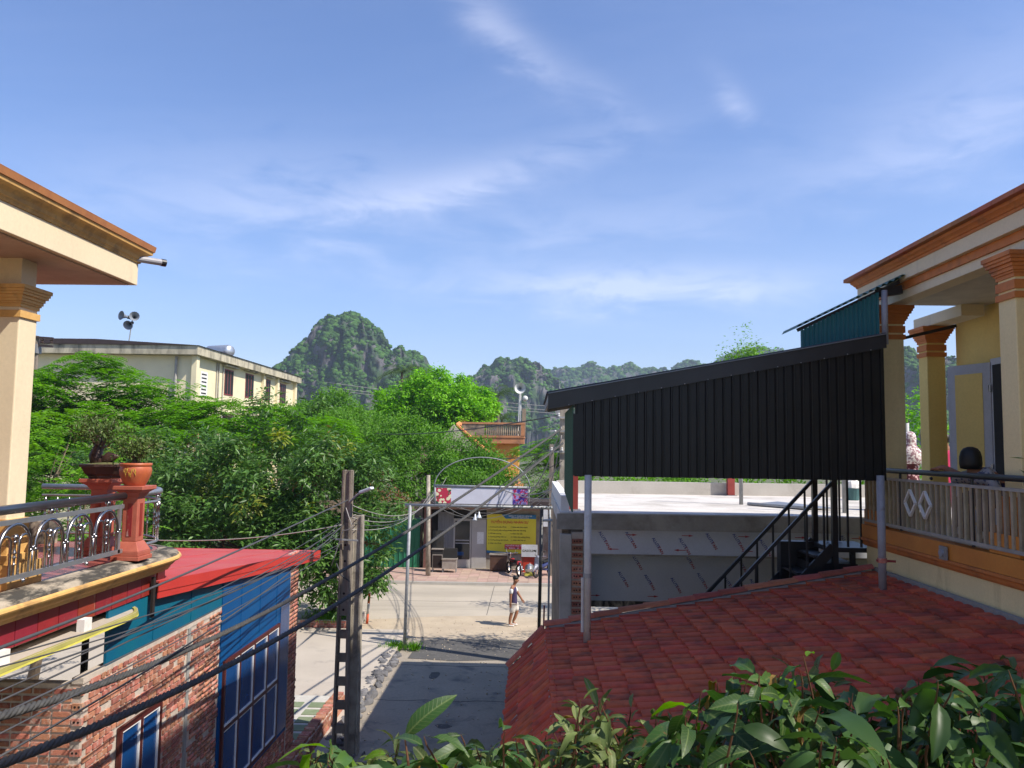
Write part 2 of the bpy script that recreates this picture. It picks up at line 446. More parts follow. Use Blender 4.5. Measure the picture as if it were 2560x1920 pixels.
mat('teal_corr', (.022, .13, .15), .45, (.03, .15, .17), 2, spec=.4)
mat('post_white', (.56, .56, .55), .5, (.44, .44, .43), 6, dirt=(.24, .17, .12), dsc=4, dlo=.58, dhi=.72)
mat('post_gray', (.33, .33, .36), .5, (.27, .27, .30), 6, dirt=(.2, .15, .12), dsc=4, dlo=.6, dhi=.75)
mat('post_red', (.30, .05, .04), .6, (.24, .04, .035), 6)
mat('roof_tile', (.54, .115, .058), .85, (.46, .092, .048), 6, bump=.25, bsc=50, rnd=.15, hue=.014, spec=.2, dirt=(.17, .058, .042), dsc=3.2, dlo=.46, dhi=.72)
mat('roof_tile_mass', (.54, .115, .058), .85, (.46, .092, .048), 6, bump=.25, bsc=50, rnd=.15, hue=.014, island=True, spec=.2, dirt=(.17, .058, .042), dsc=3.2, dlo=.46, dhi=.72)
mat('ridge_tile', (.44, .14, .09), .75, (.36, .11, .07), 6, bump=.15, rnd=.22)
mat('panel_film', (.60, .62, .68), .25, (.54, .56, .62), 1.5, spec=.5)
mat('print_red', (.42, .05, .06), .5)
mat('print_blue', (.06, .09, .34), .5)
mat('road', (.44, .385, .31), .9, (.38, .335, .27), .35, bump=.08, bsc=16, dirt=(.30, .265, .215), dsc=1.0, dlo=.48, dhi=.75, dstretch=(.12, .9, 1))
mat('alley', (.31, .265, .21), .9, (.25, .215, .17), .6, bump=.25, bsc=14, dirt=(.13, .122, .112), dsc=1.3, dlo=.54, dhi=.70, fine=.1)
mat('apron', (.45, .395, .33), .9, (.39, .34, .285), .5, bump=.1, dirt=(.24, .22, .20), dsc=.9, dlo=.56, dhi=.75)
mat('dust', (.45, .37, .27), .95, (.37, .30, .22), 1.5, bump=.2, bsc=22)
mat('asphalt_strip', (.10, .095, .09), .95, (.07, .067, .064), 2.5, bump=.4, bsc=25, dirt=(.30, .27, .24), dsc=7, dlo=.63, dhi=.68)
mat('kerb', (.45, .42, .38), .9, (.36, .34, .30), 2, bump=.1)
mat('paver', (.42, .29, .235), .85, (.36, .25, .20), 2, bump=.08, rnd=.12)
mat('slat_paint', (.40, .34, .24), .8, (.30, .26, .18), 5, rnd=.15, dirt=(.2, .17, .12), dsc=3, dlo=.55, dhi=.75)
mat('stone', (.16, .155, .16), .95, (.10, .10, .105), 5, bump=.4, bsc=18, rnd=.3)
mat('ground', (.13, .13, .07), .95, (.08, .10, .04), .05, bump=.1)
mat('green_paver', (.16, .20, .11), .8, (.20, .24, .15), 5, rnd=.1)
mat('white_paver', (.50, .48, .43), .85, (.42, .40, .36), 14, bump=.1)
mat('concrete_pole', (.25, .21, .165), .9, (.16, .13, .105), 4, bump=.3, bsc=30, dirt=(.08, .07, .06), dsc=1.6, dstretch=(3, 3, .6), dlo=.5, dhi=.75)
mat('concrete_pale', (.40, .36, .29), .9, (.24, .21, .17), 4, bump=.35, bsc=35, dirt=(.12, .10, .08), dsc=2)
mat('cable', (.055, .054, .054), .7, (.085, .083, .08), 12, spec=.2)
mat('wire', (.07, .07, .075), .6)
mat('wire_pale', (.36, .34, .32), .6)
mat('bark', (.085, .05, .032), .95, (.05, .03, .02), 8, bump=.5, bsc=20, stretch=(1, 1, .3))
mat('bark_gray', (.17, .13, .09), .95, (.10, .075, .055), 8, bump=.4, stretch=(1, 1, .3))
mat('twig', (.16, .07, .035), .8, (.12, .06, .03), 10)
mat('stain_wall', (.50, .45, .33), .9, (.42, .38, .28), 1, dirt=(.08, .075, .06), dsc=1.3, dlo=.46, dhi=.7, dstretch=(1, 1, .35))
mat('roof_dark', (.05, .035, .035), .8)
mat('maroon', (.22, .045, .045), .6)
mat('glass_dark', (.02, .022, .025), .08, spec=.6)
mat('blue_glass', (.005, .042, .15), .18, (.006, .055, .19), 1.0, spec=.4, fine=0)
mat('horn_gray', (.22, .24, .27), .45, (.18, .2, .22), 6)
mat('horn_white', (.62, .62, .60), .5)
mat('tank_steel', (.50, .53, .57), .4, metal=.7)
mat('house_orange', (.62, .34, .09), .85, (.52, .24, .05), 1.2, bump=.08, dirt=(.20, .05, .025), dsc=.9, dlo=.62, dhi=.68)
mat('house_trim', (.50, .22, .10), .85, (.40, .17, .08), 2, dirt=(.16, .10, .07), dsc=2, dlo=.5, dhi=.75)
mat('old_wall', (.34, .26, .18), .9, (.24, .18, .13), 2, bump=.2, dirt=(.09, .07, .055), dsc=1.6, dlo=.45, dhi=.7)
mat('tile_orange', (.58, .19, .09), .8, (.50, .15, .07), 2, rnd=.15, island=True)
mat('green_gate', (.015, .13, .065), .5, (.02, .15, .08), 2, spec=.4, dirt=(.06, .2, .12), dsc=1, dstretch=(3, 3, .3), dlo=.6, dhi=.8)
mat('gray_corr', (.26, .26, .27), .6, (.20, .20, .21), 2, metal=.2)
mat('door_gray', (.42, .40, .38), .6, (.36, .34, .32), 2)
mat('shop_wall', (.30, .27, .23), .9, (.22, .19, .16), 1.5, dirt=(.12, .07, .05), dsc=1.5)
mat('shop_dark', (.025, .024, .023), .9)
mat('banner_yellow', (.68, .58, .04), .6, (.64, .55, .04), 2, fine=.03)
mat('banner_blue', (.03, .17, .36), .6, fine=.03)
mat('banner_red', (.60, .04, .07), .6, fine=.03)
mat('letter_red', (.55, .07, .03), .6, fine=0)
mat('letter_dark', (.09, .08, .02), .6, fine=0)
mat('letter_white', (.80, .80, .80), .6, fine=0)
mat('sheet_white', (.68, .68, .76), .6, (.62, .62, .70), 3, fine=.03)
mat('board_gray', (.52, .52, .54), .7)
mat('plastic_red', (.50, .045, .02), .5)
mat('foil', (.66, .67, .66), .3, metal=.9, bump=.5, bsc=30)
mat('wood_dark', (.09, .045, .028), .7, (.06, .03, .02), 6, stretch=(1, 1, .2))
mat('cart_steel', (.40, .36, .32), .5, (.30, .26, .22), 4, metal=.4)
mat('rubber', (.015, .015, .015), .8)
mat('moto_black', (.02, .02, .024), .3, spec=.6)
mat('moto_red', (.40, .02, .03), .3, spec=.6)
mat('moto_gray', (.30, .31, .36), .3, spec=.6)
mat('moto_blue', (.03, .04, .13), .3, spec=.6)
mat('chrome', (.70, .70, .70), .15, metal=1.0)
mat('skin', (.30, .135, .075), .5, (.26, .115, .065), 20, fine=.03)
mat('hair', (.008, .007, .006), .55)
mat('shirt_navy', (.045, .030, .085), .85, (.035, .024, .07), 20)
mat('shirt_white', (.70, .68, .66), .85)
mat('shorts', (.60, .55, .50), .85, (.52, .47, .43), 12)
mat('shoe_white', (.74, .70, .66), .6)
mat('band_red', (.55, .09, .03), .6)
mat('band_white', (.72, .70, .66), .6)
mat('door_alu', (.44, .44, .48), .4, spec=.5)
mat('bag_gray', (.40, .40, .42), .6)
mat('bucket', (.05, .13, .13), .5)
mat('lamp_white', (.66, .70, .74), .4)
mat('insulator', (.05, .03, .025), .4)
mat('pink_top', (.55, .03, .12), .8)
mat('weed', (.10, .18, .03), .8)
def patterned(name, base, spot, scale, spot2=None, thr=.38):
    m = bpy.data.materials.new(name); m.use_nodes = True
    t = NT(m.node_tree); b = m.node_tree.nodes['Principled BSDF']; g = t.n('ShaderNodeNewGeometry')
    v = t.n('ShaderNodeTexVoronoi', i_Scale=scale); t.l(g.outputs['Position'], v.inputs['Vector'])
    n = t.n('ShaderNodeTexNoise', i_Scale=scale * 1.6, i_Detail=3.0); t.l(g.outputs['Position'], n.inputs['Vector'])
    f = t.m('ADD', v.outputs['Distance'], t.m('MULTIPLY', t.m('SUBTRACT', n.outputs[0], .5), .7))
    col = t.mix(t.ramp(f, [(thr, 1.0), (thr + .06, 0.0)]), (*base, 1), (*spot, 1))
    if spot2:
        n2 = t.n('ShaderNodeTexNoise', i_Scale=scale * .7); t.l(g.outputs['Position'], n2.inputs['Vector'])
        col = t.mix(t.ramp(n2.outputs[0], [(.56, 0.0), (.6, 1.0)]), col, (*spot2, 1))
    t.l(col, b.inputs['Base Color']); b.inputs['Roughness'].default_value = .7; MATS[name] = m
patterned('scarf', (.30, .17, .20), (.72, .66, .66), 26, thr=.5)
patterned('dress', (.09, .012, .02), (.58, .36, .38), 14, thr=.33)
patterned('floral_shirt', (.36, .35, .36), (.08, .10, .18), 24, thr=.34)
patterned('print_flower_red', (.50, .03, .07), (.80, .76, .50), 7, (.02, .09, .04), thr=.40)
patterned('print_flower_purple', (.50, .03, .10), (.34, .28, .62), 12, (.06, .03, .28), thr=.50)
patterned('paper_notice', (.66, .66, .66), (.30, .30, .30), 30, thr=.2)
leafmat('leaf_longan', (0.042, 0.114, 0.021), (0.111, 0.215, 0.039), .42, .32, .4, .4)
leafmat('leaf_longan_young', (.20, .26, .03), (.28, .30, .05), .5, .4, .3, .2)
leafmat('leaf_dry', (.25, .09, .05), (.20, .11, .05), .7, .2, .3, .3)
leafmat('leaf_poinciana', (0.085, 0.240, 0.013), (0.150, 0.338, 0.021), .6, .4, .15, .3)
leafmat('leaf_mid', (0.091, 0.227, 0.029), (0.163, 0.325, 0.047), .6, .45, .2, .35)
leafmat('leaf_bright', (0.137, 0.364, 0.013), (0.221, 0.494, 0.021), .5, .4, .3, .28)
leafmat('leaf_palm', (.06, .11, .035), (.09, .15, .05), .5, .25, .35, .25)
leafmat('leaf_bonsai', (.07, .13, .03), (.15, .20, .05), .5, .25, .3, .3)
leafmat('leaf_back', (0.104, 0.260, 0.019), (0.182, 0.364, 0.033), .5, .4, .3, .3)
leafmat('leaf_big', (.024, .066, .014), (.058, .118, .024), .45, .25, .35, .4, True, (.12, .17, .05))
leafmat('leaf_big_dry', (.22, .15, .03), (.16, .09, .03), .7, .3, .2, .3, True, (.28, .22, .08))
leafmat('leaf_big_pale', (.10, .15, .04), (.18, .21, .075), .55, .3, .3, .3, True, (.26, .28, .12))
leafmat('leaf_big_bright', (.10, .22, .012), (.15, .28, .02), .5, .5, .3, .2, True, (.2, .32, .05))
leafmat('leaf_shrub', (.028, .065, .022), (.06, .105, .03), .45, .25, .4, .3)
# ------------------------------------------------------------------ setting: ground, street, alley
B(-3000, 3000, -200, 3800, -.3, -.02).build('ground', 'ground', kind='structure')
B(-90, 90, 26.9, 37.1, -.1, 0).build('road', 'road', kind='structure')
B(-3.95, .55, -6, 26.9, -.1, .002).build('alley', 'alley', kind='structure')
B(-90, 90, 37.26, 41.6, -.1, .10).build('pavement', 'dust', kind='structure')
kerb = B(-90, 90, 37.1, 37.26, -.1, .13).build('kerb', 'kerb', kind='structure')
B(-40, -4.05, 16.6, 27.6, -.1, .10).build('forecourt', 'apron', kind='structure')
# dusty earth at the alley mouth: an uneven sheet a little above the road
def sheet(pts, z, h=.004):
    return MB().prism(pts, 'z', z - .03, z + h)
random.seed(3)
edge = [(-11.5, 27.62), (-8, 28.6), (-5.5, 29.6), (-3.2, 30.3), (-1, 30.6), (1.2, 30.2), (3.2, 29.0), (3.4, 26.95), (-4.0, 26.95), (-4.0, 27.62)]
sheet(edge, .006).build('earth_shoulder', 'dust', kind='structure')
sheet([(-3.6, 24.3), (-2.2, 24.1), (-.6, 24.35), (.5, 24.2), (.5, 26.7), (-1, 26.85), (-2.8, 26.75), (-3.5, 26.5)], .010).build('asphalt_patch', 'asphalt_strip', kind='structure')
rd_ = bpy.data.objects['road']; al_ = bpy.data.objects['alley']
for x in (-13, -7.4, -1.6, 4.2, 10): B(x - .012, x + .012, 30.7, 37.05, -.02, .0025).build('expansion_joint', 'asphalt_strip', rd_)
B(-60, 60, 33.2, 33.23, -.02, .0028).build('expansion_joint', 'asphalt_strip', rd_)
random.seed(12)
for y in (11.5, 16.2, 20.4, 23.6): MB().tube([(-3.9 + .44 * k, y + random.uniform(-.05, .05), .001) for k in range(11)], .010, 4).build('expansion_joint', 'asphalt_strip', al_)
for (x, y, w_, h_) in ((-2.6, 22.6, .16, .35), (-2.5, 18.9, .14, .22), (-1.9, 18.6, .18, .16)):
    pts_ = [(x + w_ * math.cos(a) * random.uniform(.7, 1.2), y + h_ * math.sin(a) * random.uniform(.7, 1.2)) for a in [2 * math.pi * k / 11 for k in range(11)]]
    sheet(pts_, .003).build('repair_patch', 'asphalt_strip', al_)

pv = thing('pavement_slabs', 'rows of reddish square paving slabs before the roadside shop', 'paving', (-5, 39.4, .10)); pv['kind'] = 'structure'
pm = MB().box(-.232, .232, -.242, .242, -.03, .034).mesh('paving_slab', 'paver')
for i in range(34):
    for j in range(8):
        x = -13.6 + i * .475 + (j % 2) * .0; y = 37.55 + j * .495
        inst(pm, 'paving_slab', pv, (x, y, .10 + random.uniform(-.004, .004)), (random.uniform(-.006, .006), random.uniform(-.006, .006), random.uniform(-.01, .01)))
# rough kerb stones along the alley's sunny side
ks = thing('kerb_stones', 'row of rough dark stones edging the shaded alley', 'kerb stones', (-4.0, 21, 0)); ks['kind'] = 'structure'
def rock(seed, r=.16):
    rr = random.Random(seed); m = MB(); m.sphere((0, 0, 0), r, 5, (1.2, .9, .75))
    m.v = [(x * rr.uniform(.75, 1.2), y * rr.uniform(.75, 1.2), z * rr.uniform(.75, 1.15)) for x, y, z in m.v]
    return m.mesh('stone', 'stone')
rocks = [rock(i) for i in range(6)]
random.seed(9)
y = 17.4
while y < 24.9:
    for k in range(2):
        s = random.uniform(.5, 1.15)
        inst(rocks[random.randrange(6)], 'stone', ks, (-3.98 - .19 * k + random.uniform(-.07, .07), y + random.uniform(-.1, .1), .02 + .05 * k * .5), (random.uniform(-.5, .5), random.uniform(-.5, .5), random.uniform(0, 6)), (s, s, s))
    y += .21
for i in range(24):   # rubble between the pole and the alley
    s = random.uniform(.15, .45)
    inst(rocks[random.randrange(6)], 'stone', ks, (-3.85 + random.uniform(-.3, .75), 15 + random.uniform(-1, 2.3), .03), (random.uniform(0, 3), random.uniform(0, 3), random.uniform(0, 6)), (s, s, s))
pebs = []
for i in range(900):
    x, y = (random.uniform(-3.9, .4), random.uniform(9, 26.8)) if i % 2 else (random.uniform(-9, 2.5), random.uniform(26.5, 29.8))
    s = random.uniform(.006, .018); pebs.append((x - s, x + s, y - s * 1.3, y + s * 1.3, .0, s * 1.4))
np_obj('gravel', *merge_boxes(pebs, .006), 'dust', kind='stuff', label='loose pebbles scattered over the alley and its dusty mouth', cat='gravel')

# ------------------------------------------------------------------ paved step with low brick wall beside the blue house
ps = thing('paved_step', 'green and white paved platform beside the blue brick house', 'platform', (-4.9, 17, 0))
B(-6.6, -4.62, 12.0, 19.3, -.05, .40).build('base', 'white_paver', ps)
gp = MB().box(-.17, .17, -.17, .17, 0, .02).mesh('paver', 'green_paver')
for i in range(4):
    for j in range(13):
        inst(gp, 'paver', ps, (-6.3 + i * .5, 12.6 + j * .5, .395))
lw = thing('low_brick_wall', 'crumbling low brick wall along the edge of the paved platform', 'wall', (-4.4, 15.5, 0))
B(-4.60, -4.37, 11.6, 19.4, -.05, .42).build('core', 'mortar', lw)
lb = MB().box(-.10, .10, -.05, .05, -.032, .032).mesh('brick', 'brick')
lb2 = MB().box(-.012, .012, -.10, .10, -.032, .032).mesh('brick', 'brick')
random.seed(5)
for j in range(72):
    inst(lb, 'brick', lw, (-4.485 + random.uniform(-.02, .02), 11.65 + j * .108, .452 + random.uniform(-.006, .006)), (random.uniform(-.04, .04), random.uniform(-.04, .04), random.uniform(-.05, .05)))
for c in range(5):
    for j in range(35):
        if random.random() < .85:
            inst(lb2, 'brick', lw, (-4.362, 11.75 + j * .222 + (c % 2) * .11, .06 + c * .078), (0, 0, random.uniform(-.02, .02)))

# ------------------------------------------------------------------ house on the left with the terrace
lh = thing('terrace_house', 'cream house with gold cornice and steel-railed terrace, cut by the left edge', 'house', (-7, 7, 0))
XL = -4.4
B(-14, -5.9, -4, 8.2, 0, 4.55).build('lower_wall', 'cream', lh)
B(-14, -6.4, -4, 6.2, 4.6, 8.3).build('upper_wall', 'yellow_wall', lh)
# terrace slab with a rounded far corner
def arc_path(x, yend, r, y0, xin, off=0, n=8):
    """front edge of the terrace: straight along Y, then a quarter round into the far side"""
    p = [((x, y0, 0), (1, 0, 0)), ((x, yend - r, 0), (1, 0, 0))]
    for k in range(1, n + 1):
        a = math.pi / 2 * k / n
        p.append(((x - r + r * math.cos(a), yend - r + r * math.sin(a), 0), (math.cos(a), math.sin(a), 0)))
    p.append(((xin, yend, 0), (0, 1, 0)))
    return p
def edge_poly(x, yend, r, y0, xin, n=8):
    p = [(q[0][0], q[0][1]) for q in arc_path(x, yend, r, y0, xin, n=n)]
    return p + [(xin, y0)]
YE = 11.0
MB().prism(edge_poly(-4.62, YE - .2, .95, 3.5, -9.5), 'z', 4.60, 4.955).build('floor', 'floor_red', lh)
path = [(Vector(p) + Vector((0, 0, 4.70)), o) for p, o in arc_path(-4.55, YE - .12, 1.0, 3.5, -9.5)]
MB().sweep([(-.12, .18), (-.12, .262), (.0, .245), (.12, .215), (.135, .19), (-.05, .19)], path).build('ledge_top', 'ledge_dirty', lh)
MB().sweep([(-.02, .19), (.136, .192), (.158, .178), (.163, .158), (.150, .138), (.12, .13), (-.02, .13)], path, True).build('ledge_edge', 'gold_trim', lh, smooth=False)
MB().sweep([(-.02, .128), (.11, .128), (.09, .09), (.05, .06), (.03, .02), (-.02, .02)], path).build('ledge_cornice', 'gold_trim', lh)
# red glazed fascia tiles
fb = MB().prism(edge_poly(-4.60, YE - .16, .95, 3.5, -9.5), 'z', 4.49, 4.72).build('fascia', 'white_paint', lh)
tm = MB().box(0, .018, -.160, .160, -.03, .215).mesh('fascia_tile', 'red_tile')
y = 3.7
while y < YE - 1.2:
    inst(tm, 'fascia_tile', fb, (-4.603, y, 4.50)); y += .332
for k in range(5):
    a = math.pi / 2 * (k + .5) / 5
    inst(tm, 'fascia_tile', fb, (-5.55 + .947 * math.cos(a), YE - 1.11 + .947 * math.sin(a), 4.50), (0, 0, a), (1, .92, 1))
# awning slab below, with yellow lip and white blocks
aw_path = [(Vector(p) + Vector((0, 0, 4.34)), o) for p, o in arc_path(-4.5, 9.5, .55, 3.5, -6.5)]
aw = MB().sweep([(-.6, .0), (-.6, .03), (.05, .035), (.086, .056), (.09, .05), (.06, .0)], aw_path).build('awning_slab', 'apron', lh)
MB().sweep([(.06, -.012), (.06, .006), (.098, .016), (.10, -.004)], aw_path).build('awning_lip', 'yellow_lip', aw)
MB().sweep([(.05, .016), (.05, .052), (.090, .054), (.0975, .018)], aw_path).build('awning_shade_band', 'lip_shade', aw)  # shade above the yellow lip, put in as a darker coloured band
bm_ = MB().box(-.04, .04, -.07, .07, 0, .125).mesh('block', 'white_paint')
for y in (5.4, 6.95, 8.25):
    inst(bm_, 'block', aw, (-4.55, y, 4.37))
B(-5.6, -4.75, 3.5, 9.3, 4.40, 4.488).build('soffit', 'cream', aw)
# column
def column(parent, x0, x1, y0, y1, z0, z1, shaft, trim, base=None, k=1.0, two=True):
    c = B(x0, x1, y0, y1, z0, z1).build('column', shaft, parent, bevel=.012)
    cp = MB()
    h = z1
    for a, b, o in ((.0, .05, .115), (.05, .085, .10), (.085, .12, .085), (.12, .16, .06), (.16, .20, .045), (.20, .225, .03), (.225, .27, .015)):
        cp.box(x0 - o * k, x1 + o * k, y0 - o * k, y1 + o * k, h - b * k + .001, h - a * k)
    cp.build('capital', trim, c)
    B(x0 - .018, x1 + .018, y0 - .018, y1 + .018, h - (.40 if two else .30), h - (.30 if two else .235)).build('band', trim, c)
    # brick pattern of the band: thin raised blocks
    if two: B(x0 - .02, x1 + .02, y0 - .02, y1 + .02, h - .50, h - .43).build('band', trim, c)
    if base:
        m = MB()
        for a, b, o in ((0, .22, .12), (.22, .30, .09), (.30, .38, .05), (.38, .62, .025)): m.box(x0 - o, x1 + o, y0 - o, y1 + o, z0 + a, z0 + b)
        m.build('base', base, c)
    return c
column(lh, -5.12, -4.82, 7.33, 7.60, 4.955, 7.76, 'cream', 'gold_trim', 'gold_trim', .75, False)
B(-5.10, -4.84, 7.35, 7.58, 7.76, 8.05).build('column_neck', 'cream', lh)
# roof slab, soffit and cornice
B(-14, XL, -4, 8.68, 8.04, 8.285).build('eave_fascia', 'cream', lh, bevel=.004)
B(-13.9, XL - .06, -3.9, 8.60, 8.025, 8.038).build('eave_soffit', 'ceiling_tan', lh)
corn = [((XL, -4, 8.285), (1, 0, 0)), ((XL, 8.68, 8.285), (.72, .72, 0)), ((-14, 8.68, 8.285), (0, 1, 0))]
MB().sweep([(-.05, 0), (.02, 0), (.035, .03), (.05, .035), (.065, .07), (.10, .10), (.145, .115), (.155, .15), (-.05, .15)], corn).build('cornice', 'gold_trim', lh)
MB().sweep([(-.06, .151), (.17, .151), (.185, .215), (-.06, .225)], corn).build('cornice_cap', 'cap_brown', lh)
MB().prism([(-14, 8.5), (XL + .1, 8.5), (-9, 10.2), (-14, 10.2)], 'y', -4, 8.5).build('roof', 'cap_brown', lh)
MB().tube([(-4.42, 8.60, 8.33), (-4.20, 8.84, 8.335)], .038, 12).build('drain_pipe', 'post_gray', lh)
MB().tube([(-4.215, 8.824, 8.335), (-4.18, 8.862, 8.335)], .042, 12).build('drain_collar', 'black_metal', lh)
# low parapet and planter at the terrace's back
B(-9.4, -6.3, 10.45, 10.65, 4.955, 5.25).build('terrace_kerb', 'ledge_dirty', lh)
B(-9.4, -7.0, 8.9, 9.7, 4.955, 5.35).build('bench', 'floor_red', lh)

# ------------------------------------------------------------------ steel railing on that terrace
sr = thing('steel_railing', 'polished steel terrace railing with looped arches and ball finials', 'railing', (-4.6, 7.5, 4.955))
xr = -4.62
y0, y1 = 4.2, 9.06
MB().tube([(xr, y0, 5.69), (xr, y1, 5.69)], .043, 12).build('handrail', 'rail_dark', sr, True)
MB().bar((xr, y0, 5.575), (xr, y1, 5.575), .022, .045).build('upper_bar', 'steel_dull', sr)
MB().bar((xr, y0, 5.075), (xr, y1, 5.075), .03, .045).build('lower_bar', 'steel_dull', sr)
P_ = .52
def arch_mesh(r, h, name, rad):
    m = MB(); pts = [(0, -r, 0)] + [(0, -r * math.cos(a), h + r * 1.05 * math.sin(a)) for a in [math.pi * k / 12 for k in range(13)]] + [(0, r, 0)]
    m.tube(pts, rad, 8); return m.mesh(name, 'steel', smooth=True)
big = arch_mesh(.225, .015, 'arch', .018)
small = arch_mesh(.075, .36, 'small_arch', .0135)
ballm = MB().sphere((0, 0, 0), .030, 8).mesh('ball', 'steel', smooth=True)
smallball = MB().sphere((0, 0, 0), .021, 6).mesh('ball', 'steel', smooth=True)
turned = MB().lathe((0, 0, 0), [(.010, 0), (.010, .10), (.022, .105), (.010, .115), (.012, .16), (.020, .17), (.012, .18), (.012, .20), (.020, .21), (.011, .22), (.011, .30), (.024, .305), (.011, .315), (.011, .33)], 8).mesh('baluster', 'steel', smooth=True)
barm = MB().cyl((0, 0, 0), (0, 0, .235), .010, n=8).mesh('baluster', 'steel', smooth=True)
k = 0
y = y0 + .1
while y < y1 - .35:
    yc = y + .26
    inst(big, 'arch', sr, (xr, yc, 5.30)); 
    for s in (-1, 1):
        inst(small, 'small_arch', sr, (xr, yc + s * .135, 5.075 - .0), scale=(1, 1, .86))
        inst(smallball, 'ball', sr, (xr + .004, yc + s * .225, 5.295))
    inst(turned, 'baluster', sr, (xr, yc, 5.085)); inst(ballm, 'ball', sr, (xr, yc, 5.435))
    inst(barm, 'baluster', sr, (xr, yc + .26, 5.075)); inst(smallball, 'ball', sr, (xr + .004, yc + .26, 5.315))
    if k % 2 == 0: inst(ballm, 'ball', sr, (xr, yc, 5.63))
    if k % 2 == 1: inst(smallball, 'ball', sr, (xr + .03, yc + .1, 5.04))
    y += P_; k += 1
MB().bar((xr, 8.98, 5.06), (xr, 8.98, 5.58), .03, .045).build('end_post', 'steel_dull', sr)
# short return of the railing past the pedestal, round the corner
sr2 = thing('steel_railing', 'short curved steel railing piece behind the red pedestal with pot', 'railing', (-4.9, 9.7, 4.955))
rc = [(-4.63, 9.46)] + [(-4.65 - .95 + .95 * math.cos(a), YE - 1.2 + .95 * math.sin(a)) for a in [math.pi / 2 * k / 8 for k in range(1, 9)]] + [(-6.6, YE - .25)]
MB().tube([(x, y, 5.69) for x, y in rc], .036, 10).build('handrail', 'steel_dull', sr2, True)
MB().tube([(x, y, 5.575) for x, y in rc], .016, 6).build('upper_bar', 'steel_dull', sr2)
MB().tube([(x, y, 5.075) for x, y in rc], .016, 6).build('lower_bar', 'steel_dull', sr2)
for i in range(0, 9, 1):
    x, y = rc[i]
    inst(turned, 'baluster', sr2, (x, y, 5.085), scale=(1, 1, 1.4)); inst(smallball, 'ball', sr2, (x, y, 5.63))
for i in range(6):
    inst(turned, 'baluster', sr2, (-5.75 - i * .16, YE - .25, 5.085), scale=(1, 1, 1.4))

# ------------------------------------------------------------------ red pedestals with pots
def pedestal(cx, cy, label, s=1.0, zt=5.80):
    t = thing('pedestal', label, 'pedestal', (cx, cy, 4.955), 'red pedestals on the terrace')
    z0 = 4.955
    m = MB()
    for a, b, w_ in ((0, .05, .235), (.05, .10, .215)): m.box(cx - w_ * s, cx + w_ * s, cy - w_ * s, cy + w_ * s, z0 + a, z0 + b - .001)
    m.add([(cx + q * w_ * s, cy + p * w_ * s, z0 + z) for z, w_ in ((.10, .215), (.21, .135)) for q, p in ((-1, -1), (1, -1), (1, 1), (-1, 1))],
          [(0, 1, 5, 4), (1, 2, 6, 5), (2, 3, 7, 6), (3, 0, 4, 7), (0, 3, 2, 1), (4, 5, 6, 7)])
    m.build('base', 'red_granite', t, bevel=.006)
    sh = B(cx - .125 * s, cx + .125 * s, cy - .125 * s, cy + .125 * s, z0 + .21, zt - .12).build('shaft', 'red_granite', t, bevel=.008)
    for d in (-1, 1):
        B(cx - .04 * s, cx + .04 * s, cy + d * .126 * s - .004, cy + d * .126 * s + .004, z0 + .27, zt - .2).build('groove', 'hole_dark' if d > 5 else 'red_tile', sh)
        B(cx + d * .126 * s - .004, cx + d * .126 * s + .004, cy - .04 * s, cy + .04 * s, z0 + .27, zt - .2).build('groove', 'red_tile', sh)
    c = MB()
    c.add([(cx + q * w_ * s, cy + p * w_ * s, zt + z) for z, w_ in ((-.13, .13), (-.08, .17), (-.045, .235)) for q, p in ((-1, -1), (1, -1), (1, 1), (-1, 1))],
          [(0, 3, 2, 1)] + [(i * 4 + k, i * 4 + (k + 1) % 4, i * 4 + 4 + (k + 1) % 4, i * 4 + 4 + k) for i in range(2) for k in range(4)] + [(8, 9, 10, 11)])
    c.box(cx - .25 * s, cx + .25 * s, cy - .25 * s, cy + .25 * s, zt - .044, zt)
    c.build('cap', 'red_granite', t, bevel=.005)
    return t
pedestal(-4.60, 9.26, 'red stone pedestal carrying the round terracotta pot on the terrace corner', .70)
pedestal(-5.16, 9.62, 'red stone pedestal carrying the dark bonsai tray', .80, 5.86)
pot = thing('flower_pot', 'round terracotta pot with gold brushwork and a small shrub', 'pot', (-4.60, 9.26, 5.80))
prof = [(r_ * .86, z_) for r_, z_ in [(.125, 0), (.135, .01), (.165, .06), (.198, .13), (.205, .18), (.195, .215), (.19, .225), (.208, .235), (.208, .258), (.19, .262), (.178, .245), (.17, .21)]]
MB().lathe((-4.60, 9.26, 5.80), prof, 28).build('bowl', 'terracotta', pot, True)
MB().lathe((-4.60, 9.26, 5.80), [(.14, .2), (.145, .225), (.08, .235)], 20).build('soil', 'soil', pot)
def on_pot(a, z):
    r_ = np.interp(z, [p[1] for p in prof[:8]], [p[0] for p in prof[:8]]) + .002
    return (-4.60 + r_ * math.cos(a), 9.26 + r_ * math.sin(a), 5.80 + z)
random.seed(21)
for s in range(11):
    a = -1.85 + .07 * s + random.uniform(-.02, .02); z = .14 + random.uniform(-.06, .05)
    pts = [on_pot(a + random.uniform(-.05, .05) + .02 * q, min(max(z + .018 * q + random.uniform(-.012, .012), .03), .2)) for q in range(4)]
    MB().tube(pts, .0045, 5).build('brush_mark', 'gold', pot)
tray = thing('bonsai_tray', 'dark octagonal bonsai tray on the further red pedestal', 'pot', (-5.16, 9.62, 5.86))
MB().lathe((-5.16, 9.62, 5.86), [(.17, 0), (.18, .015), (.18, .03), (.22, .06), (.265, .14), (.285, .145), (.285, .17), (.26, .175), (.24, .15)], 8, 1.1, .85).build('bowl', 'pot_dark', tray)
MB().lathe((-5.16, 9.62, 5.86), [(.25, .145), (.22, .175), (.09, .195)], 10, 1.1, .85).build('soil', 'moss_soil', tray)

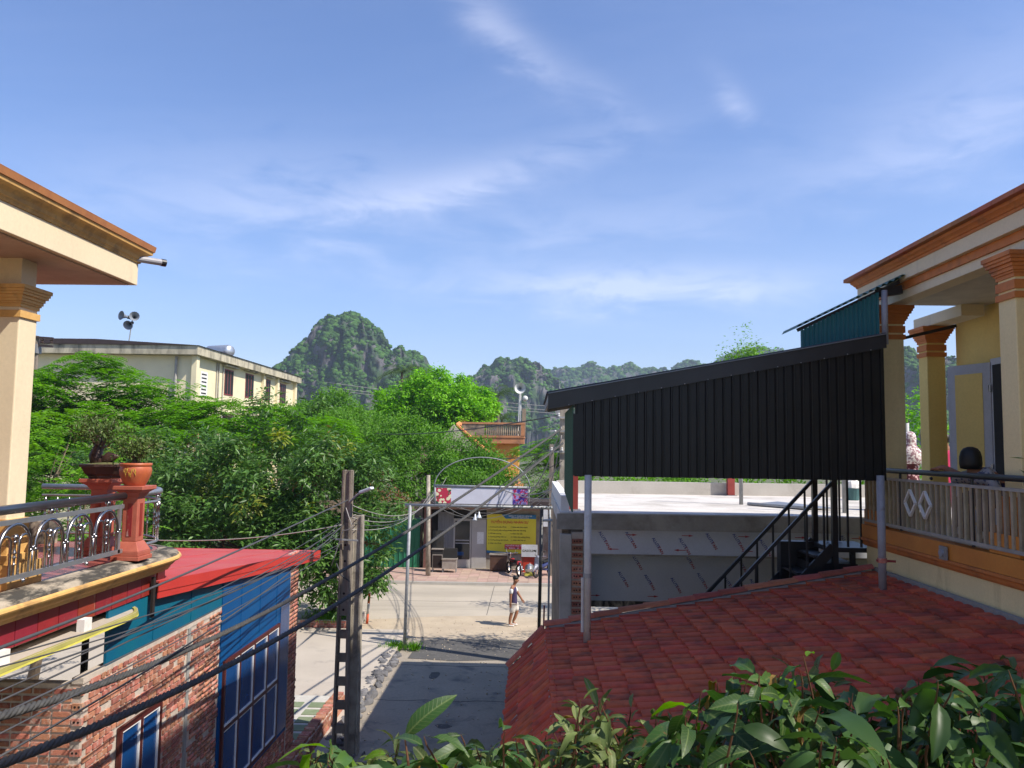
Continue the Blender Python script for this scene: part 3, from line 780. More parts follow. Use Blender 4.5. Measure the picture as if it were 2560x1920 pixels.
# ------------------------------------------------------------------ brick house with blue sheet walls and red roof
bh = thing('brick_house', 'brick shop house clad in blue sheet with a red metal roof', 'house', (-7, 12, 0))
XB = -4.6
B(XB - .12, XB - .012, 8.39, 16.0, 0, 3.80).build('front_wall', 'mortar', bh)
B(-7.5, XB - .121, 8.39, 8.51, 0, 3.80).build('end_wall', 'mortar', bh)
B(-8.3, -8.2, 15.8, 15.9, 0, 4.05).build('roof_post', 'black_metal', bh)
B(-8.3, -8.2, 9.7, 9.8, 0, 4.55).build('roof_post', 'black_metal', bh)
B(-8.4, XB - .13, 8.52, 16.0, -.02, .12).build('floor', 'apron', bh)
B(XB - .12, XB, 8.38, 12.1, 3.80, 3.862).build('wall_top', 'mortar', bh)
stretcher = MB().box(-.014, .006, -.093, .093, -.0245, .0245).mesh('brick', 'brick')
header = MB().box(-.014, .006, -.043, .043, -.0245, .0245).mesh('brick', 'brick')
fstretch = MB().box(-.093, .093, -.006, .014, -.0245, .0245).mesh('brick', 'brick')
fhead = MB().box(-.043, .043, -.006, .014, -.0245, .0245).mesh('brick', 'brick')
random.seed(17)
cand = []
def blocked(y, z):
    if 12.1 < y < 15.52 and z > .93: return True
    if 9.10 < y < 10.22 and .95 < z < 3.12: return True
    if 10.93 < y < 11.03: return True
    return False
for c in range(54):
    z = .05 + c * .0705
    y = 8.44 + (c % 2) * .08
    while y < 15.95:
        st = random.random() < .42
        L = .190 if st else .090
        if not blocked(y + L / 2, z) and not blocked(y + .02, z) and not blocked(y + L - .02, z) and random.random() < .955:
            cand.append((st, y + L / 2, z))
        y += L + .027
B(XB - .02, XB + .004, 10.94, 11.02, 0, 3.8).build('mortar_joint', 'mortar_gray', bh)
def vis(p, lim=1930):
    v = Vector(p) - Vector((0, 0, E)); c = v.dot(_f)
    if c < .1: return False
    x, y_ = CXP + F_PX * v.dot(_r) / c, CYP - F_PX * v.dot(_u) / c
    return -10 < x < 2570 and -10 < y_ < lim
cand.sort(key=lambda q: (not vis((XB, q[1], q[2])), q[1] ** 2 + (q[2] - E) ** 2))
rest = []
for i, (st, y, z) in enumerate(cand):
    j = random.uniform(-.004, .004)
    if i < 260: inst(stretcher if st else header, 'brick', bh, (XB + j, y + random.uniform(-.004, .004), z), (random.uniform(-.012, .012), 0, 0))
    else:
        h_ = .093 if st else .043; rest.append((XB + j - .014, XB + j + .006, y - h_, y + h_, z - .0245, z + .0245))
np_obj('brickwork', *merge_boxes(rest, .0008), 'brick_mass', bh, kind='stuff')
# the shaded end wall: hollow bricks showing their holes at the corner
rest = []
for c in range(49):
    z = .05 + c * .0765; x = XB - .11
    inst_n = 0
    while x > -7.4:
        L = random.choice((.190, .190, .090)); x0 = x - L
        near = x > -6.4 and z > 2.3
        if near and inst_n < 3 and z > 2.9: inst(fstretch if L > .15 else fhead, 'brick', bh, (x - L / 2, 8.384 + random.uniform(-.003, .004), z)); inst_n += 1
        else: rest.append((x0, x, 8.376, 8.396, z - .0245, z + .0245))
        x = x0 - .022
np_obj('brickwork', *merge_boxes(rest, .0008), 'brick_mass', bh, kind='stuff')
cornerb = MB().box(-.10, .006, -.012, .03, -.034, .034).mesh('brick', 'brick')
holem = MB().cyl((0, -.0135, 0), (0, .0, 0), .013, n=8).mesh('hole', 'hole_dark')
for c in range(0, 49, 2):
    z = .05 + c * .0765
    o = inst(cornerb, 'brick', bh, (XB, 8.386, z))
    for dx in (-.028, -.07): inst(holem, 'hole', bh, (XB + dx, 8.386, z))
# blue sheets
def zr(y): return lerp(4.62, 4.04, (y - 9.8) / 7.5)
bs = MB().prism([(8.82, 3.864), (12.1, 3.864), (12.1, zr(12.1) - .03), (8.82, zr(8.82) - .10)], 'x', XB - .03, XB - .002).build('blue_panel', 'teal_sheet', bh)
bs2 = MB().prism([(12.1, .93), (15.5, .93), (15.5, zr(15.5) - .03), (12.1, zr(12.1) - .03)], 'x', XB - .02, XB + .012).build('blue_panel', 'blue_sheet', bh)
for y in (9.9, 11.0): B(XB - .001, XB + .006, y - .012, y + .012, 3.9, 4.4).build('seam', 'teal_sheet', bs)
for y in (12.9, 13.8, 14.7): B(XB + .0122, XB + .018, y - .01, y + .01, 3.1, 4.05).build('seam', 'blue_sheet', bs2)
B(XB - .05, XB + .02, 15.5, 16.0, 0, 4.2).build('brick_pier', 'mortar', bh)
rest = []
for c in range(55):
    z = .05 + c * .0765
    for q in range(2 + c % 2):
        w_ = .24 if c % 2 == 0 else .16
        ya = 15.505 + q * (w_ + .01); rest.append((XB + .012, XB + .027, ya, min(ya + w_, 15.995), z - .0325, z + .0325))
np_obj('brickwork', *merge_boxes(rest, .001), 'brick_mass', bh, kind='stuff')
def window(ya, yb, za, zb, cols, rows, x):
    wn = MB(); cw = (yb - ya) / cols; rh = (zb - za) / rows
    for i in range(cols + 1): q = min(max(ya + i * cw, ya + .032), yb - .032); wn.box(x, x + .036, q - .032, q + .032, za, zb)
    for j in range(rows + 1):
        q = min(max(za + j * rh, za + .03), zb - .03)
        for i in range(cols): wn.box(x, x + .034, ya + i * cw + .033, ya + (i + 1) * cw - .033, q - .03, q + .03)
    wn = wn.build('window', 'brown_frame', bh)
    for i in range(cols):
        for j in range(rows):
            a, b, c, d = ya + i * cw + .033, ya + (i + 1) * cw - .033, za + j * rh + .031, za + (j + 1) * rh - .031
            if i == 0: a += .032
            if i == cols - 1: b -= .032
            if j == 0: c += .03
            if j == rows - 1: d -= .03
            B(x + .004, x + .012, a, b, c, d).build('pane', 'blue_glass', wn)
            s = MB(); t_ = .026
            s.box(x + .012, x + .032, b - t_, b, c, d); s.box(x + .012, x + .032, a, b - t_ - .001, c, c + t_); s.box(x + .012, x + .031, a, b - t_ - .001, d - t_ * .6, d); s.box(x + .012, x + .031, a, a + t_ * .5, c + t_, d - t_)
            s.build('bead', 'white_strip', wn)
window(12.19, 14.85, 1.0, 3.04, 4, 2, XB + .013)
window(9.14, 10.18, 1.0, 3.10, 2, 2, XB)
B(XB + .0125, XB + .022, 14.95, 15.46, 1.0, 3.4).build('side_panel', 'blue_glass', bh)
# red roof with fascia
def zr(y): return lerp(4.62, 4.04, (y - 9.8) / 7.5)
rf = MB().add([(-4.50, 9.8, zr(9.8)), (-8.4, 9.8, zr(9.8)), (-8.4, 17.3, zr(17.3)), (-4.50, 17.3, zr(17.3)), (-4.50, 9.8, zr(9.8) - .02), (-8.4, 9.8, zr(9.8) - .02), (-8.4, 17.3, zr(17.3) - .02), (-4.50, 17.3, zr(17.3) - .02)],
              [(0, 1, 2, 3), (7, 6, 5, 4), (0, 4, 5, 1), (1, 5, 6, 2), (2, 6, 7, 3), (3, 7, 4, 0)]).build('roof', 'red_sheet', bh)
for i in range(4):
    x = -5.2 - i * .95
    MB().bar((x, 9.82, zr(9.82) + .004), (x, 17.28, zr(17.28) + .004), .025, .009).build('roof_rib', 'red_sheet', rf)
MB().bar((-4.503, 9.78, zr(9.78) - .06), (-4.503, 17.32, zr(17.32) - .06), .012, .125).build('fascia_strip', 'red_fascia', rf)
MB().bar((-4.512, 9.78, zr(9.78) - .165), (-4.512, 17.32, zr(17.32) - .155), .012, .085).build('fascia_strip', 'red_fascia', rf)
MB().bar((-4.503, 17.31, zr(17.32) - .08), (-8.4, 17.31, zr(17.32) - .08), .012, .17).build('fascia_strip', 'red_fascia', rf)
B(-4.56, -4.53, 9.70, 9.76, 4.2, 4.68).build('roof_end_gap', 'hole_dark', rf)
MB().bar((-5.35, 9.75, .12), (-5.35, 9.75, 4.6), .06, .06).build('roof_prop', 'black_metal', bh)

# ------------------------------------------------------------------ house on the right with columns and balcony
rh = thing('column_house', 'yellow house with orange capitals and balcony, cut by the right edge', 'house', (9, 7, 0))
XR = 5.0
B(7.05, 15, -4, 13.4, 0, 8.62).build('wall', 'yellow_wall', rh)
B(5.10, 7.04, -4, 12.35, 4.3, 4.565).build('balcony_base', 'cream_yellow', rh)
B(5.06, 7.04, -4, 12.45, 0, 4.3).build('lower_wall', 'cream', rh)
B(5.10, 7.04, -4, 12.4, 4.567, 4.90).build('balcony_wall', 'cream_yellow', rh)
led = [((5.1, -4, 4.90), (-1, 0, 0)), ((5.1, 12.45, 4.90), (-.7, .7, 0)), ((7.0, 12.45, 4.90), (0, 1, 0))]
MB().sweep([(-.1, 0), (.02, 0), (.05, .03), (.06, .07), (.10, .085), (.10, .12), (.03, .125), (-.1, .125)], led).build('ledge_moulding', 'orange_trim', rh)
B(5.04, 7.03, -4, 12.42, 5.026, 5.22).build('ledge', 'orange_ledge', rh)
B(5.2, 7.03, -4, 12.3, 5.221, 5.235).build('balcony_floor', 'floor_light', rh)
MB().cyl((5.05, 9.95, 5.10), (4.97, 9.95, 5.10), .045, n=12).build('drain_outlet', 'post_gray', rh)
B(4.995, 5.02, 9.87, 10.03, 5.02, 5.18).build('outlet_plate', 'mortar_gray', rh)
column(rh, 5.2, 5.54, 8.65, 8.97, 5.225, 8.49, 'cream_yellow', 'orange_trim', 'orange_ledge')
column(rh, 5.2, 5.54, 11.98, 12.3, 5.225, 8.49, 'cream_yellow', 'orange_trim', 'orange_ledge')
column(rh, 6.62, 6.92, 13.5, 13.8, 4.9, 8.42, 'yellow_wall', 'orange_trim')
B(5.28, 5.52, -4, 12.35, 8.49, 8.615).build('beam', 'cream', rh)
B(5.25, 5.53, -4, 12.38, 8.616, 8.72).build('beam_band', 'orange_trim', rh)
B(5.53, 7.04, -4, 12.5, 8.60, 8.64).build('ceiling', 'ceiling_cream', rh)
B(6.60, 6.95, 12.36, 13.9, 8.425, 8.6).build('cross_beam', 'cream', rh)
B(5.18, 15, -4, 12.75, 8.722, 8.90).build('eave_fascia', 'cream', rh)
cr = [((5.18, -4, 8.90), (-1, 0, 0)), ((5.18, 12.75, 8.90), (-.7, .7, 0)), ((15, 12.75, 8.90), (0, 1, 0))]
MB().sweep([(-.05, 0), (.02, 0), (.03, .03), (.05, .035), (.07, .06), (.11, .085), (.12, .12), (-.05, .12)], cr).build('cornice', 'orange_trim', rh)
capm = MB().box(-.10, .10, -.205, .205, 0, .055).mesh('cap_tile', 'cap_brown')
y = 12.7
while y > 4:
    inst(capm, 'cap_tile', rh, (5.12, y, 9.022), (0, random.uniform(.02, .05), 0)); y -= .418
MB().prism([(5.25, 9.021), (15, 9.021), (15, 11.5), (12, 11.5)], 'y', -4, 12.6).build('roof', 'cap_brown', rh)
# unseen upper storeys, added to shade the canopy, tile roof and foliage
us = B(7.35, 15, -.35, 11.25, 9.0, 17.6).build('shade_storeys', 'cream', rh)
for z in (11.9, 14.8): B(7.25, 15, -.45, 11.33, z, z + .15).build('string_course', 'orange_trim', us)
for z in (9.9, 12.6, 15.5):
    for y in (2.4, 5.6, 8.9):
        f_ = B(7.30, 7.34, y, y + 1.3, z, z + 1.5).build('window', 'door_alu', us)
# doors in the wall behind the balcony
df = B(6.99, 7.045, 11.2, 12.32, 5.236, 7.75).build('door_frame', 'door_alu', rh)
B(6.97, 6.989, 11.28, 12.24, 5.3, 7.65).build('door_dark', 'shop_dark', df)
B(6.98, 7.045, 9.9, 10.9, 6.9, 8.0).build('window', 'door_alu', rh)
h0 = Vector((7.0, 12.32, 5.25)); dr = Vector((-.34, .94, 0)).normalized(); nrm = Vector((-dr.y, dr.x, 0))
def leafpart(a, b, z0, z1, t, name, m_, par, off=0):
    mb = MB(); mb.bar(h0 + dr * ((a + b) / 2) + nrm * off + Vector((0, 0, z0)), h0 + dr * ((a + b) / 2) + nrm * off + Vector((0, 0, z1)), b - a, t, up=nrm); return mb.build(name, m_, par)
dl = leafpart(0, .78, 0, 2.45, .04, 'door_leaf', 'door_alu', rh)
leafpart(.14, .64, .2, 2.3, .05, 'door_panel', 'yellow_wall', dl)
for z in (.8, 2.0): MB().cyl(h0 + Vector((-.03, 0, z)), h0 + Vector((-.03, 0, z + .1)), .02).build('hinge', 'steel', dl)
# balcony railing
rr = thing('slat_railing', 'dark handrail on pale upright slats with diamond motif along the yellow balcony', 'railing', (5.1, 9, 5.22))
MB().tube([(5.08, -2, 6.05), (5.08, 12.4, 6.05)], .035, 10).build('handrail', 'black_metal', rr, True)
MB().bar((5.08, -2, 5.93), (5.08, 12.4, 5.93), .05, .035).build('upper_bar', 'plaster_gray', rr)
MB().bar((5.08, -2, 5.285), (5.08, 12.4, 5.285), .05, .04).build('lower_bar', 'plaster_gray', rr)
sl = MB().box(-.02, .02, -.022, .022, 0, .625).mesh('slat', 'slat_paint')
y = 6.9
while y < 12.38:
    if not (10.25 < y < 10.95 and False): inst(sl, 'slat', rr, (5.08, y, 5.303))
    y += .132
for yc in (10.45, 10.85):
    for a, b in (((0, .17), (.15, 0)), ((.15, 0), (0, -.17)), ((0, -.17), (-.15, 0)), ((-.15, 0), (0, .17))):
        MB().bar((5.045, yc + a[0], 5.64 + a[1]), (5.045, yc + b[0], 5.64 + b[1]), .03, .03, up=(1, 0, 0)).build('diamond_bar', 'white_paint', rr)
for y in (7.6, 9.4, 11.2): MB().cyl((5.08, y, 5.24), (5.08, y, 6.02), .018).build('stanchion', 'black_metal', rr)
for y in (10.3,): MB().sphere((5.06, y, 5.985), .022, 6).build('ball', 'black_metal', rr)

# ------------------------------------------------------------------ low house with the tiled roof
th = thing('tiled_house', 'low house with a red interlocking tile roof below the balcony', 'house', (2.6, 8.5, 0))
XH, ZH, SL = .24, 3.665, .192
YV, YN = 12.0, 4.9
B(.0, 5.05, YN + .3, YV - .15, 0, 3.2).build('wall', 'cream', th)
MB().prism([(XH - .02, ZH - .12), (5.02, ZH - .12 + SL * 4.78), (5.02, ZH - .03 + SL * 4.78), (XH - .02, ZH - .03)], 'y', YN, YV - .02).build('roof_deck', 'mortar_gray', th)
MB().prism([(XH, ZH - .13), (XH, ZH - .03), (-.27, 3.08), (-.27, 3.0)], 'y', YN, YV - .02).build('apron_deck', 'mortar_gray', th)
def tile_arrays():
    pr = [(0, .004), (.018, .004), (.034, .026), (.075, .034), (.140, .034), (.176, .026), (.192, .004), (.206, .004)]
    n = len(pr); v = [(0, y - .103, z) for y, z in pr] + [(.325, y - .103, z - .004) for y, z in pr] + [(.004, y - .103, z - .036) for y, z in pr]
    f = [(i, i + 1, n + i + 1, n + i) for i in range(n - 1)] + [(2 * n + i, 2 * n + i + 1, i + 1, i) for i in range(n - 1)] + [(0, n, 2 * n), (n - 1, 3 * n - 1, 2 * n - 1)]
    return v, f
tv, tf = tile_arrays()
tmesh = MB().add(tv, tf).mesh('tile', 'roof_tile')
tiles = []
random.seed(31)
ang, ang2 = math.atan(SL), math.atan2(ZH - 3.09, XH + .27)
ncol = int((YV - YN) / .208)
for i in range(18):
    for j in range(ncol):
        X = XH + .268 * i
        if X > 4.86: continue
        tiles.append((X, YV - .13 - j * .208, ZH + .006 + SL * (X - XH), ang - .105, j, i))
for i in range(3):
    for j in range(ncol):
        q = i * .262; X = -.275 + q * math.cos(ang2); Z = 3.085 + q * math.sin(ang2)
        tiles.append((X, YV - .13 - j * .208, Z + .0, ang2 - .105, j, -1))
def tmat(t):
    X, Y, Z, a, j, i = t
    return Matrix.Translation((X + random.uniform(-.014, .014), Y + random.uniform(-.003, .003), Z + random.uniform(-.006, .006))) @ Matrix.Rotation(-a, 4, 'Y') @ Matrix.Rotation(random.uniform(-.012, .012), 4, 'X') @ Matrix.Rotation(random.uniform(-.015, .015), 4, 'Z')
tiles.sort(key=lambda t: (not vis((t[0], t[1], t[2]), 1760), t[0] ** 2 + t[1] ** 2 + (t[2] - E) ** 2))
restV, restF = [], []
tva = np.array(tv)
for k, t in enumerate(tiles):
    mw = tmat(t)
    if k < 290: inst(tmesh, 'tile', th, (0, 0, 0), mw=mw)
    else:
        b = len(restV); restV += [tuple(mw @ Vector(p)) for p in tv]; restF += [tuple(q + b for q in f) for f in tf]
MB().add(restV, restF).build('tiling', 'roof_tile_mass', th, kind='stuff')
# verge caps along the far edge
capv = [(0, .075 * math.cos(a), .06 * math.sin(a)) for a in [math.pi * k / 6 for k in range(7)]]
n = 7
cm = MB().add([(0, y * 1.12, z * 1.15 + .012) for _, y, z in capv] + [(.40, y, z) for _, y, z in capv], [(i, i + 1, n + i + 1, n + i) for i in range(n - 1)] + [tuple(range(n)), tuple(range(2 * n - 1, n - 1, -1))]).mesh('verge_cap', 'ridge_tile')
X = XH - .02
while X < 4.8:
    mw = Matrix.Translation((X, YV - .04 + random.uniform(-.01, .01), ZH + .045 + SL * (X - XH))) @ Matrix.Rotation(-ang + random.uniform(-.02, .03), 4, 'Y')
    inst(cm, 'verge_cap', th, (0, 0, 0), mw=mw); X += .365
for q in (0, .36):
    mw = Matrix.Translation((-.28 + q * math.cos(ang2), YV - .04, 3.11 + q * math.sin(ang2))) @ Matrix.Rotation(-ang2, 4, 'Y')
    inst(cm, 'verge_cap', th, (0, 0, 0), mw=mw)
MB().bar((XH, YV - .11, ZH + .015), (4.85, YV - .11, ZH + .015 + SL * (4.85 - XH)), .09, .05).build('verge_mortar', 'mortar_gray', th)
# break between shallow roof and steep apron
for j in range(int((YV - YN) / .36)):
    mw = Matrix.Translation((XH - .0, YV - .12 - j * .36, ZH + .012)) @ Matrix.Rotation(-math.pi / 2, 4, 'Z')
# wall foot mortar
MB().bar((5.03, YN, ZH + SL * 4.78 + .02), (5.03, YV, ZH + SL * 4.78 + .02), .06, .06).build('flaunching', 'mortar_gray', th)
# ------------------------------------------------------------------ black ribbed canopy over the stair
cn = thing('stair_canopy', 'black ribbed metal canopy on two posts above the tiled roof', 'canopy', (2.6, 10.8, 3.7))
YC = 10.8
def ztop(x): return lerp(6.86, 7.80, (x - .57) / (4.72 - .57))
xs = []; x = .58
while x < 4.70:
    xs += [(x, 0), (x + .010, -.024), (x + .026, -.024), (x + .036, 0)]; x += .1165
xs.append((4.72, 0))
m = MB(); vs_, fs_ = [], []
for i, (x, d) in enumerate(xs): vs_ += [(x, YC + d, 5.93 + random.uniform(-.004, .004)), (x, YC + d, ztop(x) + .07)]
for i in range(len(xs) - 1): fs_.append((2 * i, 2 * i + 2, 2 * i + 3, 2 * i + 1))
m.add(vs_, fs_).build('ribbed_sheet', 'black_sheet', cn)
B(.56, .70, YC - .028, YC - .024, 5.94, ztop(.6) - .1).build('corner_strip', 'black_sheet', cn)
fl = MB(); fl.add([(.22, YC - .05, 6.82), (4.74, YC - .05, 7.70), (4.74, YC - .05, 7.885), (.22, YC - .05, 7.03), (.22, YC - .045, 6.82), (4.74, YC - .045, 7.70), (4.74, YC - .045, 7.885), (.22, YC - .045, 7.03)],
                  [(0, 1, 2, 3), (7, 6, 5, 4), (0, 4, 5, 1), (1, 5, 6, 2), (2, 6, 7, 3), (3, 7, 4, 0)])
flo = fl.build('flashing', 'flashing', cn)
MB().bar((.22, YC - .055, 7.035), (4.74, YC - .055, 7.888), .03, .012).build('edge_strip', 'flashing_edge', flo)
for k in range(14):
    x = .5 + k * .31; MB().sphere((x, YC - .052, 6.80 + (x - .22) / 4.52 * .88 + .03), .008, 5).build('screw', 'galv', flo)
rs = MB(); vv, ff = [], []
k = 0; yy = YC - .06
while yy < 13.9:
    for a, dz in ((0, 0), (.02, .025), (.06, .025), (.08, 0)):
        vv += [(.20, yy + a, 7.035 + dz), (4.74, yy + a, 7.885 + dz)]
    yy += .2
for i in range(len(vv) // 2 - 1): ff.append((2 * i, 2 * i + 1, 2 * i + 3, 2 * i + 2))
rs.add(vv, ff).build('roof_sheet', 'flashing', cn)
MB().bar((.26, YC + .1, 6.90), (4.7, YC + .1, 7.72), .05, .09).build('rafter', 'galv', cn)
MB().bar((.26, 13.6, 6.95), (4.7, 13.6, 7.77), .05, .09).build('rafter', 'galv', cn)
MB().bar((.24, YC, 6.98), (.24, 13.85, 6.98), .03, .12).build('eave_strip', 'galv', cn)
m = MB(); vv, ff = [], []
yy = YC + .02; zz_ = []
while yy < 13.2:
    for a, d in ((0, 0), (.02, -.02), (.05, -.02), (.07, 0)): vv += [(.57 + d, yy + a, 5.45 + (yy - YC) * .06), (.57 + d, yy + a, 6.88)]
    yy += .118
for i in range(len(vv) // 2 - 1): ff.append((2 * i, 2 * i + 2, 2 * i + 3, 2 * i + 1))
m.add(vv, ff).build('side_sheet', 'green_sheet', cn)
pl = MB().cyl((.765, YC - .04, 3.76), (.765, YC - .04, 5.95), .048, n=14).build('post', 'post_white', cn, True)
MB().cyl((.765, YC - .04, 4.6), (.765, YC - .04, 4.66), .056, n=14).build('clamp', 'galv', pl)
MB().cyl((.70, YC - .05, 3.9), (.70, YC - .05, 4.6), .02, n=8).build('stub_pipe', 'post_white', pl)
pr_ = MB().cyl((4.63, YC - .02, 4.45), (4.63, YC - .02, 6.0), .05, n=14).build('post', 'post_gray', cn, True)
MB().cyl((4.63, YC - .02, 4.86), (4.63, YC - .02, 4.92), .06, n=14).build('clamp', 'brick', pr_)
MB().bar((4.55, YC - .03, 4.89), (4.8, YC - .03, 4.88), .02, .03).build('strap', 'post_red', pr_)
# teal upper box beside the eave
tb = thing('sheet_lean_to', 'teal corrugated lean-to with wavy roof under the orange eave', 'lean-to', (4.3, 11.6, 7.8))
vv, ff = [], []; x = 3.75
YT = 11.2
while x < 4.84:
    zt = lerp(8.00, 8.55, (x - 3.75) / 1.08); zb = 7.035 + (x - .2) / 4.54 * .85 + .03
    for a, d in ((0, 0), (.012, -.02), (.032, -.02), (.044, 0)): vv += [(x + a, YT + d, zb), (x + a, YT + d, zt)]
    x += .062
for i in range(len(vv) // 2 - 1): ff.append((2 * i, 2 * i + 2, 2 * i + 3, 2 * i + 1))
MB().add(vv, ff).build('corrugated_wall', 'teal_corr', tb)
vv, ff = [], []
xs_ = [3.66 + .03 * k for k in range(52)]
for y_ in (YT - .1, 11.75):
    for i, x in enumerate(xs_):
        vv.append((x, y_, lerp(8.03, 8.80, (x - 3.66) / 1.55) + .022 * math.sin(x * 70)))
n_ = len(xs_)
for i in range(n_ - 1): ff.append((i, i + 1, n_ + i + 1, n_ + i))
MB().add(vv, ff).build('wavy_roof', 'green_sheet', tb)
MB().bar((3.72, YT + .04, 8.0), (5.15, YT + .04, 8.70), .04, .05).build('roof_batten', 'black_metal', tb)
MB().cyl((4.90, YT - .05, 7.80), (4.90, YT - .05, 8.56), .042, n=12).build('downpipe', 'post_gray', tb, True)
MB().bar((4.86, YT + .1, 8.55), (5.2, YT + .1, 8.60), .10, .12).build('corner_bracket', 'black_metal', tb)
MB().bar((5.6, 12.9, 8.05), (6.8, 12.9, 8.35), .03, .05).build('strut', 'black_metal', tb)

# ------------------------------------------------------------------ black steel stair
st = thing('steel_stair', 'black steel stair descending behind the tiled roof', 'stairs', (3.2, 12.9, 0))
SLP = 1.07; X0, Z0 = 4.62, 5.84
def zrail(x): return Z0 - (X0 - x) * SLP
for y_ in (12.45, 13.3):
    MB().bar((X0, y_, Z0), (.9, y_, zrail(.9)), .05, .05).build('handrail', 'black_metal', st)
    MB().bar((X0, y_, Z0 - .98), (.9, y_, zrail(.9) - .98), .04, .16).build('stringer', 'black_metal', st)
    bl = MB().box(-.014, .014, -.014, .014, -.95, 0).mesh('baluster', 'black_metal')
    x = 1.1
    while x < 4.6: inst(bl, 'baluster', st, (x, y_, zrail(x))); x += .26
    B(4.60, 4.68, y_ - .04, y_ + .04, 3.9, 6.2 if y_ > 13 else 6.9).build('newel', 'black_metal', st)
    for x in (4.84, 5.04): B(x - .014, x + .014, y_ - .014, y_ + .014, 4.86, 6.1).build('baluster', 'black_metal', st)
    MB().bar((X0, y_, 6.1), (5.1, y_, 6.1), .04, .04).build('landing_rail', 'black_metal', st)
tr_ = MB().box(-.13, .13, -.42, .42, -.02, .02).mesh('tread', 'black_metal')
for i in range(14):
    x = 4.45 - i * .25
    inst(tr_, 'tread', st, (x, 12.88, zrail(x) - .95))
B(4.58, 5.3, 12.46, 13.4, 4.78, 4.85).build('landing', 'black_metal', st)
B(4.30, 5.0, 12.5, 13.4, 4.2, 4.6).build('landing_beam', 'black_metal', st)
B(4.05, 4.6, 13.2, 13.4, 3.9, 4.85).build('riser_plate', 'black_metal', st)
B(4.90, 4.97, 12.5, 12.57, 0, 4.8).build('leg', 'black_metal', st)
B(4.90, 4.97, 13.3, 13.37, 0, 4.8).build('leg', 'black_metal', st)

# ------------------------------------------------------------------ flat-roofed concrete house behind
fh = thing('flat_roof_house', 'unfinished flat-roofed concrete house with filmed cladding panels', 'house', (5, 18, 0))
B(.56, 11.5, 15.2, 22.0, 4.80, 5.10).build('roof_slab', 'roof_concrete', fh)
B(.50, 11.5, 15.17, 15.199, 4.79, 5.08).build('front_beam', 'plaster_gray', fh)
B(.58, .74, 15.4, 22.0, 5.101, 5.40).build('parapet', 'white_paint', fh)
B(.70, 11.5, 21.8, 22.0, 5.101, 5.43).build('parapet', 'parapet', fh)
B(11.3, 11.5, 15.2, 21.8, 5.101, 5.43).build('parapet', 'parapet', fh)
B(.60, .72, 15.3, 21.9, 0, 4.79).build('side_wall', 'old_wall', fh)
B(9.0, 11.5, 15.3, 21.9, 0, 4.79).build('side_wall', 'plaster_gray', fh)
B(.56, .77, 15.1, 15.29, 0, 4.70).build('plaster_pier', 'parapet', fh)
bp = B(.775, .99, 15.12, 15.34, 0, 4.74).build('brick_pier', 'mortar', fh)
hb = MB().box(-.10, .10, -.02, .02, -.045, .045).mesh('brick', 'brick')
hb2 = MB().box(-.10, .10, -.02, .02, -.02, .02).mesh('brick', 'brick')
hole2 = MB().cyl((0, -.0225, 0), (0, 0, 0), .016, n=8).mesh('hole', 'hole_dark')
random.seed(41)
for c in range(36):
    z = .1 + c * .128
    inst(hb, 'brick', bp, (.882, 15.112, z), (0, random.uniform(-.03, .03), 0))
    for dx in (-.055, -.01, .05): inst(hole2, 'hole', bp, (.882 + dx, 15.112, z + random.uniform(-.004, .004)))
pn = B(.99, 9.0, 15.24, 15.26, 4.34, 4.785).build('cladding_panel', 'panel_film', fh)
B(.99, 9.0, 15.262, 16.2, 4.30, 4.335).build('soffit', 'plaster_gray', fh)
pn2 = B(.99, 9.0, 16.2, 16.22, 3.30, 4.29).build('cladding_panel', 'panel_film', fh)
B(.99, 9.0, 16.19, 16.26, 3.18, 3.295).build('bottom_trim', 'ledge_dirty', fh)
tx_a, tx_b = text_mesh('ALUTI', .078, 'print_blue', 'LEFT'), text_mesh('TAN', .078, 'print_red', 'LEFT')
wA = .33
def film_mark(par, x, y, z):
    a = R(58); r_ = Vector((math.cos(a), 0, -math.sin(a))); u_ = Vector((math.sin(a), 0, math.cos(a))); n_ = Vector((0, -1, 0))
    for me, off in ((tx_a, 0), (tx_b, .192)):
        p = Vector((x, y, z)) + r_ * off
        inst(me, 'lettering', par, (0, 0, 0), mw=Matrix(((r_.x, u_.x, n_.x, p.x), (r_.y, u_.y, n_.y, p.y), (r_.z, u_.z, n_.z, p.z), (0, 0, 0, 1))))
ar = MB().add([(-.11, 0, .006), (.02, 0, .008), (.02, 0, .022), (.11, 0, 0), (.02, 0, -.022), (.02, 0, -.008), (-.11, 0, -.006)], [(0, 1, 2, 3, 4, 5, 6)]).mesh('arrow', 'print_red')
for i in range(16):
    film_mark(pn, 1.28 + i * .5, 15.236, 4.74 if i % 4 < 2 else 4.64)
    if i % 2: film_mark(pn2, 1.50 + i * .52, 16.196, 4.24 - (i % 3) * .04)
    film_mark(pn2, 1.75 + i * .52, 16.196, 3.86 - (i % 3) * .05)
for i in range(7):
    inst(ar, 'arrow', pn, (1.9 + i * 1.05, 15.236, 4.70)); inst(ar, 'arrow', pn, (1.55 + i * 1.25, 15.236, 4.43), (0, math.pi, 0))
    inst(ar, 'arrow', pn2, (1.3 + i * 1.15, 16.196, 3.40))
B(2.6, 2.68, 16.3, 16.38, 0, 3.2).build('inner_post', 'black_metal', fh)
B(4.3, 4.38, 16.5, 16.58, 0, 3.2).build('inner_post', 'black_metal', fh)
B(.67, 9.0, 15.3, 21.9, -.05, .04).build('floor', 'floor_light', fh)
